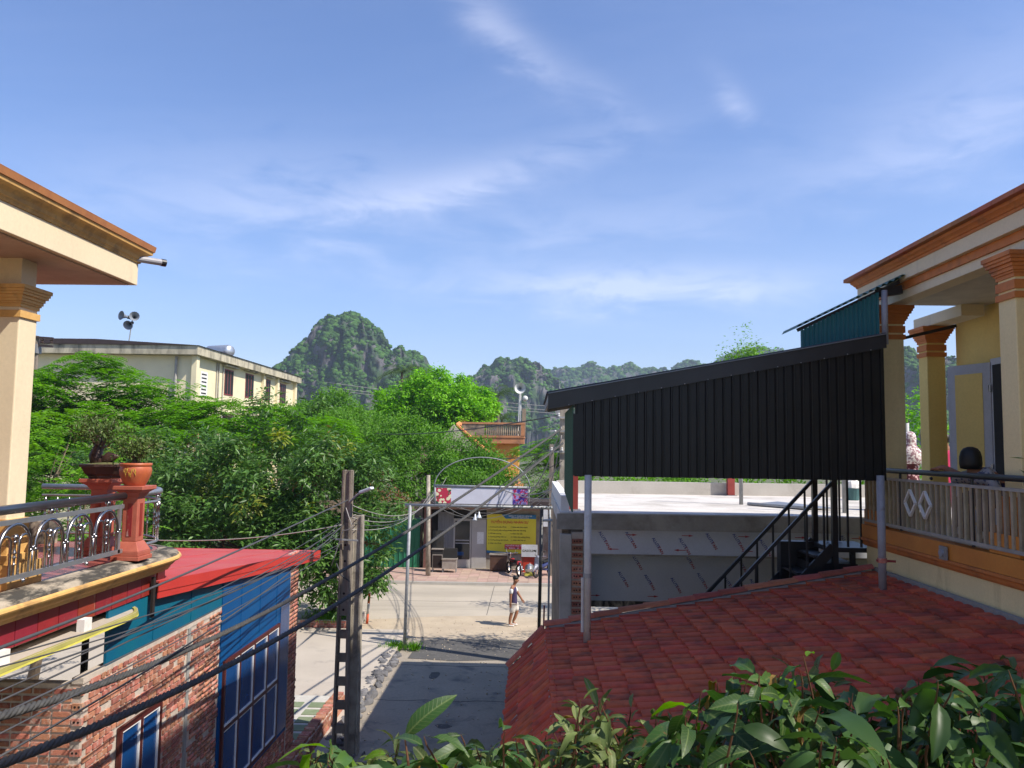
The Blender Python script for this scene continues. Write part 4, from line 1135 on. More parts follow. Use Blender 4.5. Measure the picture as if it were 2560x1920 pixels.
for x, l in ((5.35, 'red steel column standing on the flat roof by its back parapet'), (.84, 'red steel column at the near corner of the flat roof')):
    yy = 21.7 if x > 2 else 15.9
    t = thing('steel_column', l, 'column', (x, yy, 5.101), 'red columns on the flat roof')
    B(x - .09, x + .09, yy - .09, yy + .09, 5.101, 7.2 if x > 2 else 6.6).build('shaft', 'post_red', t)
    B(x - .14, x + .14, yy - .14, yy + .14, 5.101, 5.115).build('base_plate', 'galv', t)
t = MB().cyl((4.72, 18.2, 5.101), (4.72, 18.2, 7.3), .045, n=10).build('roof_pipe', 'galv', smooth=True, label='thin grey pipe standing on the bright flat roof', cat='pipe')
t = MB().cyl((6.25, 16.2, 5.101), (6.25, 16.2, 7.2), .05, n=10).build('roof_pipe', 'galv', smooth=True, label='grey pipe standing beside the stair rails on the flat roof', cat='pipe')
MB().cyl((8.15, 17.6, 5.101), (8.15, 17.6, 6.95), .05, n=10).build('roof_pipe', 'galv', smooth=True, label='pale pipe standing left of the woman in the scarf', cat='pipe')
ms = thing('sheet_stack', 'bent grey metal sheet lying on the flat roof', 'metal sheet', (5.3, 17.4, 5.101))
MB().add([(4.78, 17.95, 5.11), (5.65, 16.75, 5.12), (6.35, 16.85, 5.13), (5.5, 18.1, 5.17), (4.78, 17.95, 5.13), (5.65, 16.75, 5.14), (6.35, 16.85, 5.15), (5.5, 18.1, 5.19)],
         [(0, 1, 2, 3), (7, 6, 5, 4), (0, 4, 5, 1), (1, 5, 6, 2), (2, 6, 7, 3), (3, 7, 4, 0)]).build('sheet', 'steel_dull', ms)
MB().tube([(4.80, 17.93, 5.14), (5.66, 16.72, 5.15)], .035, 8).build('rolled_edge', 'galv', ms)
bk = thing('rubbish_bucket', 'teal bucket with a white bag on top at the roof corner', 'bucket', (8.1, 20.5, 5.101))
MB().lathe((8.1, 20.5, 5.101), [(.15, 0), (.2, .3), (.21, .3), (.19, .28)], 14).build('pail', 'bucket', bk)
sb = MB().sphere((8.1, 20.5, 5.46), .19, 7, (1, 1, .95)); random.seed(2)
sb.v = [(a + random.uniform(-.02, .02), b + random.uniform(-.02, .02), c + random.uniform(-.02, .02)) for a, b, c in sb.v]
sb.build('bag', 'white_paint', bk)
# red sign board leaning by the alley corner
MB().bar((.38, 22.6, .0), (.42, 22.9, 1.9), .5, .04, up=(1, 0, 0)).build('leaning_board', 'maroon', label='dark red board leaning against the corner of the flat-roofed house', cat='board')

# ------------------------------------------------------------------ pipe gateway with sign board over the alley mouth
ga = thing('pipe_gateway', 'grey pipe gateway with arch spanning the alley mouth', 'gateway', (-1.8, 25.3, 0))
YG = 25.3
MB().cyl((-3.86, YG, 0), (-3.78, YG, 4.46), .052, n=12).build('post', 'galv', ga, True)
MB().cyl((.30, YG, 0), (.36, YG, 4.46), .055, n=12).build('post', 'black_metal', ga, True)
MB().cyl((-3.95, YG, 4.46), (.80, YG, 4.44), .045, n=12).build('crossbar', 'galv', ga, True)
MB().cyl((-3.06, YG, 5.07), (.0, YG, 5.05), .04, n=12).build('top_bar', 'galv', ga, True)
for x in (-3.01, -.06): MB().cyl((x, YG, 4.46), (x, YG, 5.06), .03, n=10).build('upright', 'galv', ga, True)
MB().tube([(-1.53 + 1.5 * -math.cos(a), YG, 5.06 + .92 * math.sin(a)) for a in [math.pi * k / 20 for k in range(21)]], .017, 8).build('arch', 'galv', ga, True)
sb_ = B(-2.98, -.09, YG - .015, YG + .015, 4.52, 5.02).build('sign_board', 'sheet_white', ga)
B(-2.97, -2.50, YG - .019, YG - .0155, 4.53, 5.01).build('flower_print', 'print_flower_red', sb_)
B(-.56, -.10, YG - .019, YG - .0155, 4.53, 5.01).build('flower_print', 'print_flower_purple', sb_)
B(-1.0, -.975, YG - .021, YG - .0155, 4.50, 5.04).build('seam', 'galv', sb_)
lp = thing('hanging_lamp', 'pair of small white lamps hanging under the gateway bar', 'lamp', (-1.68, YG - .1, 4.1))
for dx in (0, .12): MB().lathe((-1.72 + dx, YG - .1, 4.02 + dx * .6), [(.09, 0), (.08, .03), (.03, .12), (.015, .20)], 12).build('shade', 'lamp_white', lp, True)
MB().cyl((-1.68, YG - .1, 4.15), (-1.68, YG - .02, 4.45), .008, n=6).build('cord', 'wire', lp)

# ------------------------------------------------------------------ poles
def slot_pole(name, label, x, y, h, w0, w1, holes=True, m_='concrete_pole'):
    """concrete I-section pole with ladder slots"""
    p = thing(name, label, 'utility pole', (x, y, 0), 'concrete poles by the blue house')
    fl_ = MB()
    for s in (-1, 1):
        fl_ = MB(); fl_.add([(x + s * w0 / 2 - (.045 if s > 0 else 0), y - .12, 0), (x + s * w0 / 2 + (.045 if s < 0 else 0), y - .12, 0), (x + s * w0 / 2 + (.045 if s < 0 else 0), y + .12, 0), (x + s * w0 / 2 - (.045 if s > 0 else 0), y + .12, 0),
                             (x + s * w1 / 2 - (.045 if s > 0 else 0), y - .09, h), (x + s * w1 / 2 + (.045 if s < 0 else 0), y - .09, h), (x + s * w1 / 2 + (.045 if s < 0 else 0), y + .09, h), (x + s * w1 / 2 - (.045 if s > 0 else 0), y + .09, h)],
                            [(0, 3, 2, 1), (4, 5, 6, 7), (0, 1, 5, 4), (1, 2, 6, 5), (2, 3, 7, 6), (3, 0, 4, 7)])
        fl_.build('flange', m_, p, bevel=.006)
    z = 0
    if holes:
        zz2 = .15
        while zz2 < h * .5:
            B(x - w0 / 2 + .04, x + w0 / 2 - .04, y - .05, y + .05, zz2, zz2 + .16).build('rung', m_, p); zz2 += .46
        wb = B(x - w0 / 2 + .04, x + w0 / 2 - .04, y - .055, y + .055, h * .5, h - .01).build('web', m_, p)
        for q in range(5): MB().cyl((x, y - .058, h * .52 + q * .32), (x, y - .05, h * .52 + q * .32), .025, n=8).build('bolt_hole', 'hole_dark', wb)
    else: B(x - w1 / 2 + .04, x + w1 / 2 - .04, y - .055, y + .055, 0, h - .01).build('web', m_, p)
    return p
p1 = slot_pole('utility_pole', 'dark slotted concrete pole in front of the big leafy tree', -3.72, 16.3, 5.80, .30, .17)
slot_pole('utility_pole', 'shorter paler concrete pole just behind the slotted pole', -3.60, 16.85, 4.85, .27, .22, False, 'concrete_pale')
MB().bar((-3.9, 16.15, 4.42), (-3.45, 16.15, 4.40), .03, .03).build('crossarm', 'galv', p1)
sl_ = thing('street_lamp', 'small white street lamp on an arm of the concrete pole', 'street lamp', (-3.62, 16.2, 5.2))
MB().tube([(-3.66, 16.22, 5.15), (-3.5, 16.15, 5.30), (-3.36, 16.1, 5.38)], .022, 8).build('arm', 'galv', sl_)
MB().bar((-3.42, 16.12, 5.36), (-3.16, 16.02, 5.46), .13, .055).build('lamp_head', 'lamp_white', sl_, bevel=.015)
p3 = thing('utility_pole', 'pole laden with wires behind the black canopy corner', 'utility pole', (.95, 23.6, 0))
B(.84, 1.06, 23.5, 23.75, 0, 7.6).build('shaft', 'concrete_pale', p3)
for z in (6.2, 6.8, 7.2): MB().bar((.55, 23.45, z), (1.2, 23.45, z), .05, .05).build('crossarm', 'galv', p3)
for k in range(6): MB().lathe((.6 + .1 * k, 23.42, 6.22 + (k % 3) * .5), [(.03, 0), (.04, .03), (.02, .05), (.035, .08), (.01, .11)], 8).build('insulator', 'horn_white', p3)
p4 = thing('utility_pole', 'slim pale concrete pole on the pavement left of the shop', 'utility pole', (-4.86, 38.8, .1))
MB().cyl((-4.86, 38.8, .1), (-5.0, 39.2, 4.9), .12, .09, 12).build('shaft', 'concrete_pale', p4, True)
p5 = thing('utility_pole', 'dark pole beside the shop with meters and a leaning prop', 'utility pole', (1.0, 39.5, .1))
B(.9, 1.12, 39.4, 39.6, .1, 6.5).build('shaft', 'concrete_pole', p5)
B(.55, .85, 39.3, 39.5, 2.5, 3.3).build('meter_box', 'board_gray', p5)
MB().bar((1.05, 39.2, 2.6), (2.1, 39.2, .1), .06, .06).build('prop', 'black_metal', p5)
cp_ = thing('corner_pipe', 'grey pipe with a crossbar at the corner of the flat-roofed house', 'pipe', (.52, 22.4, 0))
MB().cyl((.52, 22.4, 0), (.54, 22.4, 4.6), .03, n=10).build('upright', 'galv', cp_, True)
MB().cyl((.36, 22.4, 4.3), (.72, 22.0, 4.35), .035, n=8).build('bracket', 'galv', cp_, True)

# ------------------------------------------------------------------ cables
def twisted(name, label, pts, rad, strands, turns, grp):
    t = thing(name, label, 'cable', pts[0], grp)
    n = len(pts)
    for s in range(strands):
        path = []
        sub = 9
        for i in range((n - 1) * sub + 1):
            u = i / sub; k = min(int(u), n - 2); p = Vector(pts[k]).lerp(Vector(pts[k + 1]), u - k)
            d = (Vector(pts[k + 1]) - Vector(pts[k])).normalized(); a = d.cross(Vector((0, 0, 1))).normalized(); b = a.cross(d)
            ph = 2 * math.pi * (s / strands + turns * i / ((n - 1) * sub))
            path.append(p + (a * math.cos(ph) + b * math.sin(ph)) * rad)
        MB().tube(path, rad * .92, 6).build('strand', 'cable', t, True)
    return t
A1 = U(-160, 1835, Y=4.2); A2 = U(-220, 1990, Y=4.0)
Q1 = Vector((.86, 23.4, 6.85)); Q2 = Vector((.92, 23.4, 6.45))
def through(a, mid, b, n=40):
    """hanging curve from a to b passing through a middle point (parabola in the vertical plane)"""
    a, mid, b = Vector(a), Vector(mid), Vector(b)
    s = (mid.y - a.y) / (b.y - a.y); lin = a.lerp(b, s); off = mid - lin
    k = 1 / (s * (1 - s))
    return [a.lerp(b, i / n) + off * (k * (i / n) * (1 - i / n)) for i in range(n + 1)]
twisted('power_cable', 'upper thick twisted cable crossing from lower left to the wire-laden pole', through(A1, U(858, 1425, Y=13.5), Q1), .017, 4, 62, 'thick twisted cables')
twisted('power_cable', 'lower thick twisted cable crossing from lower left to the wire-laden pole', through(A2, U(858, 1500, Y=12.5), Q2), .0185, 4, 58, 'thick twisted cables')
def wire(label, pts, r, m_='wire', grp='thin wires'):
    return MB().tube(pts, r, 5).build('wire', m_, smooth=True, label=label, cat='wire', group=grp)
random.seed(77)
# wires fanning from the front pole down to the left, over the red roof
srcs = [(0, 1640, 5.0), (0, 1662, 5.0), (0, 1700, 5.2), (0, 1735, 5.6), (0, 1760, 5.2), (0, 1795, 4.8), (0, 1845, 4.6), (0, 1905, 5.0)]
ORD = ['topmost', 'second from top', 'third from top', 'fourth from top', 'fourth from bottom', 'third from bottom', 'second from bottom', 'lowest']
for i, (px, py, y_) in enumerate(srcs):
    a = U(px - 60, py + 20, Y=y_); b = Vector((-3.80 + random.uniform(-.05, .1), 16.12, 4.42 + random.uniform(-.25, .35)))
    wire('thin wire over the red roof, %s at the left edge' % ORD[i], catenary(a, b, random.uniform(.05, .3), 24), random.choice((.006, .008, .009)))
wire('heavier black line running from the left house up to the slotted pole', through(U(-80, 1650, Y=5.0), U(450, 1440, Y=9.5), U(870, 1250, Y=16.1)), .014)
wire('slack wire lying along the back of the red roof', catenary((-8.2, 16.2, 4.36), (-3.8, 16.2, 4.7), .15), .010, 'wire_pale')
for i in range(5):
    wire('thin wire from the slotted pole across the street, %s of the five' % ['lowest', 'second lowest', 'middle one', 'second highest', 'highest'][i], catenary((-3.6, 16.3, 4.6 + .12 * i), (-4.9 + .2 * i, 39.0, 4.0 + .2 * i), .5 + .08 * i), .010, 'wire' if i % 2 else 'wire_pale')
for i in range(7):
    a = Vector((.9, 23.4, random.uniform(5.2, 7.0))); b = Vector((-4.95 + random.uniform(0, .3), 39.1, random.uniform(2.9, 4.4)))
    wire('slack wire drooping from the wire-laden pole to the slim pavement pole', catenary(a, b, random.uniform(.5, 1.3)), .011, random.choice(('wire', 'wire_pale', 'wire_pale')))
for i in range(8):
    a = Vector((.88, 23.4, random.uniform(4.9, 7.0))); b = Vector((-.1 + random.uniform(-.8, .6), YG, random.uniform(4.4, 5.0)))
    wire('loose wire looping between the gateway and the wire-laden pole', catenary(a, b, random.uniform(.1, .6), 16), random.choice((.008, .012, .016)), random.choice(('wire_pale', 'wire_pale', 'wire')))
for dz in (0, .9):
    wire('%s black overhead line slanting down from the canopy corner towards the trees' % ('lower' if dz else 'upper'), catenary((1.2, 23.6, 7.35 - dz), (-9 + dz * 7, 46, 7.0 - dz * 1.4), .25), .02)
for i, (za, zb) in enumerate(((9.9, 9.75), (10.6, 10.3), (9.5, 9.3))):
    wire('%s distant power line strung in front of the limestone hills' % ['middle', 'highest', 'lowest'][i], catenary((-34, 130, za + 6.0), (40, 118, zb + 1.0), 1.2), .05, 'wire_pale', 'distant power lines')
MB().tube([(-3.70, 16.12, 5.05), (-3.62, 16.08, 4.85), (-3.55, 16.05, 4.7), (-3.62, 16.05, 4.62), (-3.74, 16.1, 4.6), (-3.86, 16.1, 4.2), (-3.95, 16.1, 3.9)], .010, 6).build('wire_coil', 'wire_pale', smooth=True, label='pale loop of wire hanging on the slotted pole', cat='wire')
MB().tube([(-3.86, 16.12, 3.95), (-3.75, 16.1, 3.72), (-3.58, 16.1, 3.6)], .014, 6).build('wire_coil', 'wire', smooth=True, label='dark loop of wire sagging round the slotted pole', cat='wire')

# ------------------------------------------------------------------ roadside shop
sh = thing('roadside_shop', 'grey roadside shop with corrugated front and open aluminium door', 'shop', (-1.5, 43, .1))
YS = 41.6
B(-5.2, 6, YS + .1, 47, 0, 3.5).build('body', 'shop_dark', sh)
B(-5.5, 6.5, YS - 1.0, 47.3, 3.45, 3.6).build('roof', 'roof_dark', sh)
B(-5.3, 6.3, YS - .95, YS - .9, 3.15, 3.45).build('valance', 'wood_dark', sh)
vv, ff = [], []; x = -4.75
while x < -3.95:
    for a, d in ((0, 0), (.01, -.03), (.035, -.03), (.045, 0)): vv += [(x + a, YS + d, .11), (x + a, YS + d, 2.95)]
    x += .085
for i in range(len(vv) // 2 - 1): ff.append((2 * i, 2 * i + 2, 2 * i + 3, 2 * i + 1))
MB().add(vv, ff).build('corrugated_front', 'gray_corr', sh)
dn = B(-3.94, -3.02, YS - .03, YS + .02, .11, 2.62).build('door_frame', 'door_gray', sh)
B(-3.86, -3.10, YS - .036, YS - .031, .55, 2.5).build('door_glass', 'glass_dark', dn)
B(-3.86, -3.10, YS - .040, YS - .031, .14, .53).build('kick_panel', 'door_gray', dn)
for z in (1.35, 1.5): B(-3.84, -3.12, YS - .042, YS - .0365, z, z + .035).build('push_bar', 'door_alu', dn)
for z in (.75,): B(-3.75, -3.4, YS - .041, YS - .0365, z, z + .18).build('glass_sticker', 'blue_glass', dn)
B(-3.0, -2.25, YS - .05, YS + .02, .11, 2.6).build('side_leaf', 'door_gray', sh)
B(-2.25, 1.6, YS - .02, YS + .05, .11, 3.2).build('wall', 'shop_wall', sh)
B(-5.45, -5.1, YS - .25, YS + .1, .1, 3.3).build('brick_pier', 'brick_dark', sh)
nt = B(-2.72, -2.38, YS - .058, YS - .051, 1.35, 1.95).build('paper_notice', 'paper_notice', label='torn white paper notices stuck on the shop door', cat='notice')
# banner
bn = thing('recruitment_banner', 'yellow printed banner with red heading on the shop front', 'banner', (-.97, YS - .1, .9))
bx0, bx1, bz0, bz1 = -2.22, .30, .90, 2.88
YB = YS - .10
B(bx0, bx1, YB, YB + .02, bz0, bz1).build('sheet', 'banner_yellow', bn)
MB().prism([(bx0 + .75, bz1 - .002), (bx1 - .002, bz1 - .002), (bx1 - .002, bz1 - .22), (bx0 + .95, bz1 - .22)], 'y', YB - .004, YB - .001).build('heading_strip', 'banner_blue', bn)
MB().prism([(bx0 + .002, bz0 + .14), (bx0 + 1.3, bz0 + .04), (bx0 + 1.3, bz0 + .002), (bx0 + .002, bz0 + .002)], 'y', YB - .004, YB - .001).build('foot_strip', 'banner_blue', bn)
B(bx0 + .92, bx0 + 2.1, YB - .004, YB - .001, bz0 + .20, bz0 + .46).build('phone_box', 'banner_red', bn)
rt, up_ = (1, 0, 0), (0, 0, 1)
place_text('TUYỂN DỤNG NHÂN SỰ', .17, 'letter_red', bn, ((bx0 + bx1) / 2 - .1, YB - .006, bz1 - .46), rt, up_)
place_text('CÔNG TY TNHH DU LỊCH VÀ', .088, 'letter_white', bn, (bx0 + 1.70, YB - .006, bz1 - .11), rt, up_)
place_text('KHÁCH SẠN NGHỈ DƯỠNG', .07, 'letter_white', bn, (bx0 + 1.70, YB - .006, bz1 - .195), rt, up_)
colA = ['1. Trưởng bộ phận lễ tân', '2. Trưởng bộ phận buồng phòng', '3. Kế toán trưởng', '4. Trưởng phòng nhân sự', '5. Trưởng phòng kinh doanh', '6. Nhân viên lễ tân']
colB = ['7. Nhân viên kinh doanh', '8. Nhân viên nhà hàng', '9. Nhân viên bếp', '10. Nhân viên buồng phòng', '11. Nhân viên bảo trì']
for i, s in enumerate(colA): place_text(s, .088, 'letter_dark', bn, (bx0 + .08, YB - .006, bz1 - .68 - .165 * i), rt, up_, align='LEFT')
for i, s in enumerate(colB): place_text(s, .088, 'letter_dark', bn, (bx0 + 1.22, YB - .006, bz1 - .68 - .165 * i), rt, up_, align='LEFT')
place_text('NỘP HỒ SƠ TRỰC TIẾP TẠI', .085, 'letter_white', bn, (bx0 + 1.5, YB - .006, bz0 + .36), rt, up_)
place_text('KHÁCH SẠN', .09, 'letter_white', bn, (bx0 + 1.4, YB - .006, bz0 + .24), rt, up_)
# green sheet fence left of the shop
gf = thing('green_fence', 'green sheet metal fence behind the pavement under the trees', 'fence', (-9.5, YS, .1))
vv, ff = [], []; x = -14.5
while x < -5.5:
    for a, d in ((0, 0), (.03, -.03), (.07, -.03), (.10, 0)): vv += [(x + a, YS - .1 + d, .11), (x + a, YS - .1 + d, 2.6)]
    x += .25
for i in range(len(vv) // 2 - 1): ff.append((2 * i, 2 * i + 2, 2 * i + 3, 2 * i + 1))
MB().add(vv, ff).build('sheet', 'green_gate', gf)
MB().bar((-14.5, YS - .05, 2.6), (-5.5, YS - .05, 2.6), .05, .05).build('top_rail', 'galv', gf)
wl = B(-14.5, -5.6, YS + .3, YS + .55, 0, 3.4).build('compound_wall', 'old_wall', label='old reddish brick wall behind the green fence', cat='wall')
def cart(x, y, label, w_, h_, m1):
    t = thing('food_cart', label, 'cart', (x, y, .134))
    B(x - w_ / 2, x + w_ / 2, y - .22, y + .22, .134 + .18, .134 + h_ * .55).build('cabinet', m1, t)
    B(x - w_ / 2 - .03, x + w_ / 2 + .03, y - .26, y + .26, .134 + h_ * .55, .134 + h_ * .55 + .04).build('worktop', 'cart_steel', t)
    B(x - w_ / 2, x + w_ / 2, y + .05, y + .2, .134 + h_ * .55 + .04, .134 + h_).build('glass_case', 'glass_dark' if m1 != 'cart_steel' else 'shop_dark', t)
    for sx in (-1, 1):
        for sy in (-1, 1): MB().cyl((x + sx * (w_ / 2 - .03), y + sy * .18, .134), (x + sx * (w_ / 2 - .03), y + sy * .18, .134 + .2), .018, n=8).build('leg', 'galv', t)
    return t
c1 = cart(-4.55, 40.1, 'tall glass-fronted cart with open black box below, beside the slim pole', .55, 2.0, 'shop_dark')
B(-4.80, -4.30, 39.86, 39.88, .32, 1.0).build('frame', 'cart_steel', c1)
B(-4.77, -4.33, 39.85, 39.859, .36, .96).build('opening', 'hole_dark', c1)
cart(-3.95, 40.0, 'rusty steel food cart on wheels in front of the corrugated shop wall', .70, 1.15, 'cart_steel')
cab = thing('low_cabinet', 'brown wooden cabinet under the yellow banner', 'cabinet', (-1.55, 40.6, .134))
B(-1.98, -1.15, 40.4, 40.9, .2, .95).build('case', 'wood_dark', cab); B(-2.02, -1.10, 40.36, 40.94, .95, 1.0).build('top', 'cart_steel', cab)
for x in (-1.93, -1.2):
    B(x - .03, x + .03, 40.42, 40.48, .134, .2).build('foot', 'wood_dark', cab)
gs = thing('gasoline_sign', 'white hand-lettered GASOLINE board above a red box', 'sign', (.05, 40.35, .134))
B(-.42, .38, 40.30, 40.32, .90, 1.50).build('board', 'board_gray', gs)
place_text('GASOLINE', .155, 'letter_dark', gs, (-.02, 40.296, 1.15), rt, up_)
for x in (-.35, .3): B(x - .02, x + .02, 40.325, 40.36, .134, 1.5).build('stake', 'wood_dark', gs)
rb = thing('red_box', 'red metal fuel box below the gasoline board', 'box', (-.03, 40.5, .134))
B(-.42, .36, 40.4, 40.8, .134, .88).build('case', 'plastic_red', rb); B(-.44, .38, 40.38, 40.82, .88, .91).build('lid', 'plastic_red', rb)
fo = thing('foil_pot', 'big foil-wrapped pot on a low yellow stand', 'pot', (.0, 39.4, .134))
MB().lathe((.0, 39.4, .25), [(.14, 0), (.24, .10), (.25, .22), (.20, .36), (.12, .42), (.04, .44), (.03, .48)], 12).build('wrapped_pot', 'foil', fo)
B(-.26, .26, 39.2, 39.6, .134, .25).build('stand', 'yellow_lip', fo)

# ------------------------------------------------------------------ two-wheelers
def torus(m, c, R_, r_, ax):
    pts = [Vector(c) + (Vector((0, math.cos(a), math.sin(a))) * R_ if ax == 'x' else Vector((math.cos(a), 0, math.sin(a))) * R_) for a in [2 * math.pi * k / 18 for k in range(19)]]
    m.tube(pts, r_, 7, False); return m
def motorbike(x, y, label, scooter):
    """faces away from the street (front towards the shop): built along +Y, wheels at y -.62 and +.62"""
    t = thing('scooter' if scooter else 'motorbike', label, 'scooter' if scooter else 'motorbike', (x, y, .134))
    z0 = .134; s = -1 if scooter else 1      # the scooter faces the street
    for q, nm in ((-.62, 'wheel'), (.62, 'wheel')):
        wm = torus(MB(), (x, y + q * s, z0 + .29), .245, .045, 'x').build(nm, 'rubber', t, True)
        h = MB(); h.cyl((x - .04, y + q * s, z0 + .29), (x + .04, y + q * s, z0 + .29), .06, n=10)
        for k in range(6): a = math.pi * k / 3; h.bar((x, y + q * s, z0 + .29), (x, y + q * s + .23 * math.cos(a), z0 + .29 + .23 * math.sin(a)), .02, .012, up=(1, 0, 0))
        h.build('rim', 'chrome', wm)
    body = 'moto_gray' if scooter else 'moto_black'
    m = MB()
    sec = [(-.55, .62, .10, .07), (-.30, .60, .14, .10), (0.0, .52, .12, .12), (.2, .50, .10, .12), (.42, .66, .07, .10)]
    vs_ = []; fs_ = []
    for (q, z, w_, h_) in sec: vs_ += [(x + w_ * math.cos(a), y + q * s, z0 + z + h_ * math.sin(a)) for a in [2 * math.pi * k / 10 for k in range(10)]]
    for i in range(len(sec) - 1):
        for k in range(10): fs_.append((i * 10 + k, i * 10 + (k + 1) % 10, i * 10 + 10 + (k + 1) % 10, i * 10 + 10 + k))
    fs_ += [tuple(range(10)), tuple(40 + k for k in range(9, -1, -1))]
    m.add(vs_, fs_).build('body', 'moto_blue' if scooter else 'moto_black', t, True)
    MB().prism([(y - .60 * s, z0 + .70), (y + .12 * s, z0 + .66), (y + .15 * s, z0 + .73), (y - .2 * s, z0 + .78), (y - .62 * s, z0 + .80)], 'x', x - .12, x + .12).build('seat', 'rubber', t, bevel=.02)
    MB().tube([(x, y + .62 * s, z0 + .29), (x, y + .42 * s, z0 + .85), (x, y + .38 * s, z0 + .98)], .028, 8).build('fork', 'chrome', t)
    MB().tube([(x - .33, y + .26 * s, z0 + 1.02), (x - .15, y + .36 * s, z0 + 1.0), (x, y + .40 * s, z0 + .97), (x + .15, y + .36 * s, z0 + 1.0), (x + .33, y + .26 * s, z0 + 1.02)], .016, 8).build('handlebar', 'chrome', t)
    MB().sphere((x, y + .48 * s, z0 + .95), .10, 7, (1.2, .8, .9)).build('headlight', body, t, True)
    for q in (-1, 1):
        MB().tube([(x + q * .2, y + .34 * s, z0 + 1.0), (x + q * .26, y + .36 * s, z0 + 1.2)], .008, 5).build('mirror_stem', 'chrome', t)
        MB().sphere((x + q * .27, y + .36 * s, z0 + 1.23), .06, 6, (1, .35, .7)).build('mirror', 'moto_black', t, True)
    if scooter:
        MB().add([(x - .2, y + .52 * s, z0 + .45), (x + .2, y + .52 * s, z0 + .45), (x + .22, y + .44 * s, z0 + .92), (x - .22, y + .44 * s, z0 + .92), (x, y + .62 * s, z0 + .35), (x, y + .56 * s, z0 + .95)],
                 [(0, 4, 5, 3), (4, 1, 2, 5)]).build('leg_shield', 'moto_gray', t, True)
        B(x - .16, x + .16, y - .05, y + .40, z0 + .30, z0 + .34).build('footboard', 'moto_blue', t)
        MB().tube([(x, y + .95 * s, z0 + .32), (x, y + .62 * s, z0 + .58), (x, y + .4 * s, z0 + .5)], [.03, .10, .05], 8).build('mudguard', 'moto_gray', t, True)
    else:
        MB().prism([(y - .72, z0 + .58), (y - .60, z0 + .58), (y - .55, z0 + .74), (y - .70, z0 + .76)], 'x', x - .09, x + .09).build('tail_light', 'moto_red', t)
        B(x - .09, x + .09, y - .84, y - .82, z0 + .38, z0 + .54).build('number_plate', 'sheet_white', t)
        MB().tube([(x, y - .62, z0 + .70), (x, y - .80, z0 + .60), (x, y - .86, z0 + .36)], [.06, .06, .05], 8).build('mudguard', 'moto_black', t, True)
        MB().tube([(x + .14, y + .1, z0 + .26), (x + .16, y - .75, z0 + .34)], [.03, .05], 8).build('exhaust', 'chrome', t, True)
        MB().sphere((x, y + .12, z0 + .70), .13, 7, (.9, 1.5, .7)).build('tank', 'moto_red', t, True)
    MB().tube([(x - .05, y, z0 + .3), (x - .26, y - .1, z0 + .01)], .014, 6).build('kickstand', 'chrome', t)
    t.rotation_euler.z = R(-34) if scooter else R(24)
    return t
motorbike(-.78, 39.5, 'dark motorbike with red tail parked before the banner', False)
motorbike(.66, 39.2, 'blue and grey scooter parked right of the gasoline board', True)
# ------------------------------------------------------------------ foliage helpers
def unit(a): return a / np.maximum(np.linalg.norm(a, axis=1, keepdims=True), 1e-6)
def leaf_arrays(P, D, Nn, L, W, fold=.12):
    """one folded diamond leaf (two triangles) per row"""
    D = unit(D); S = unit(np.cross(D, Nn)); Nn = np.cross(S, D)
    L = np.asarray(L).reshape(-1, 1); W = np.asarray(W).reshape(-1, 1)
    mid = P + D * L * .45
    V = np.stack([P, mid + S * W / 2 + Nn * W * fold, P + D * L - Nn * L * .08, mid - S * W / 2 + Nn * W * fold], axis=1).reshape(-1, 3)
    n = len(P); k = np.arange(n)[:, None] * 4
    return V, np.concatenate([k + np.array([[0, 1, 2]]), k + np.array([[0, 2, 3]])])
def sample_blobs(blobs, n, rng, shell=.45):
    w_ = np.array([(b[3] * b[4] * b[5]) ** (2 / 3) for b in blobs]); w_ /= w_.sum()
    idx = rng.choice(len(blobs), n, p=w_); b = np.array(blobs)[idx]
    d = unit(rng.normal(0, 1, (n, 3)))
    r = 1 - shell * rng.random((n, 1)) ** 1.6
    # lumpy outline
    lump = 1 + .16 * np.sin(d[:, :1] * 7 + b[:, :1]) * np.sin(d[:, 1:2] * 6 + b[:, 1:2] * 3) + .12 * np.sin(d[:, 2:3] * 9 + b[:, :1] * 5)
    return b[:, :3] + d * b[:, 3:6] * r * lump, d
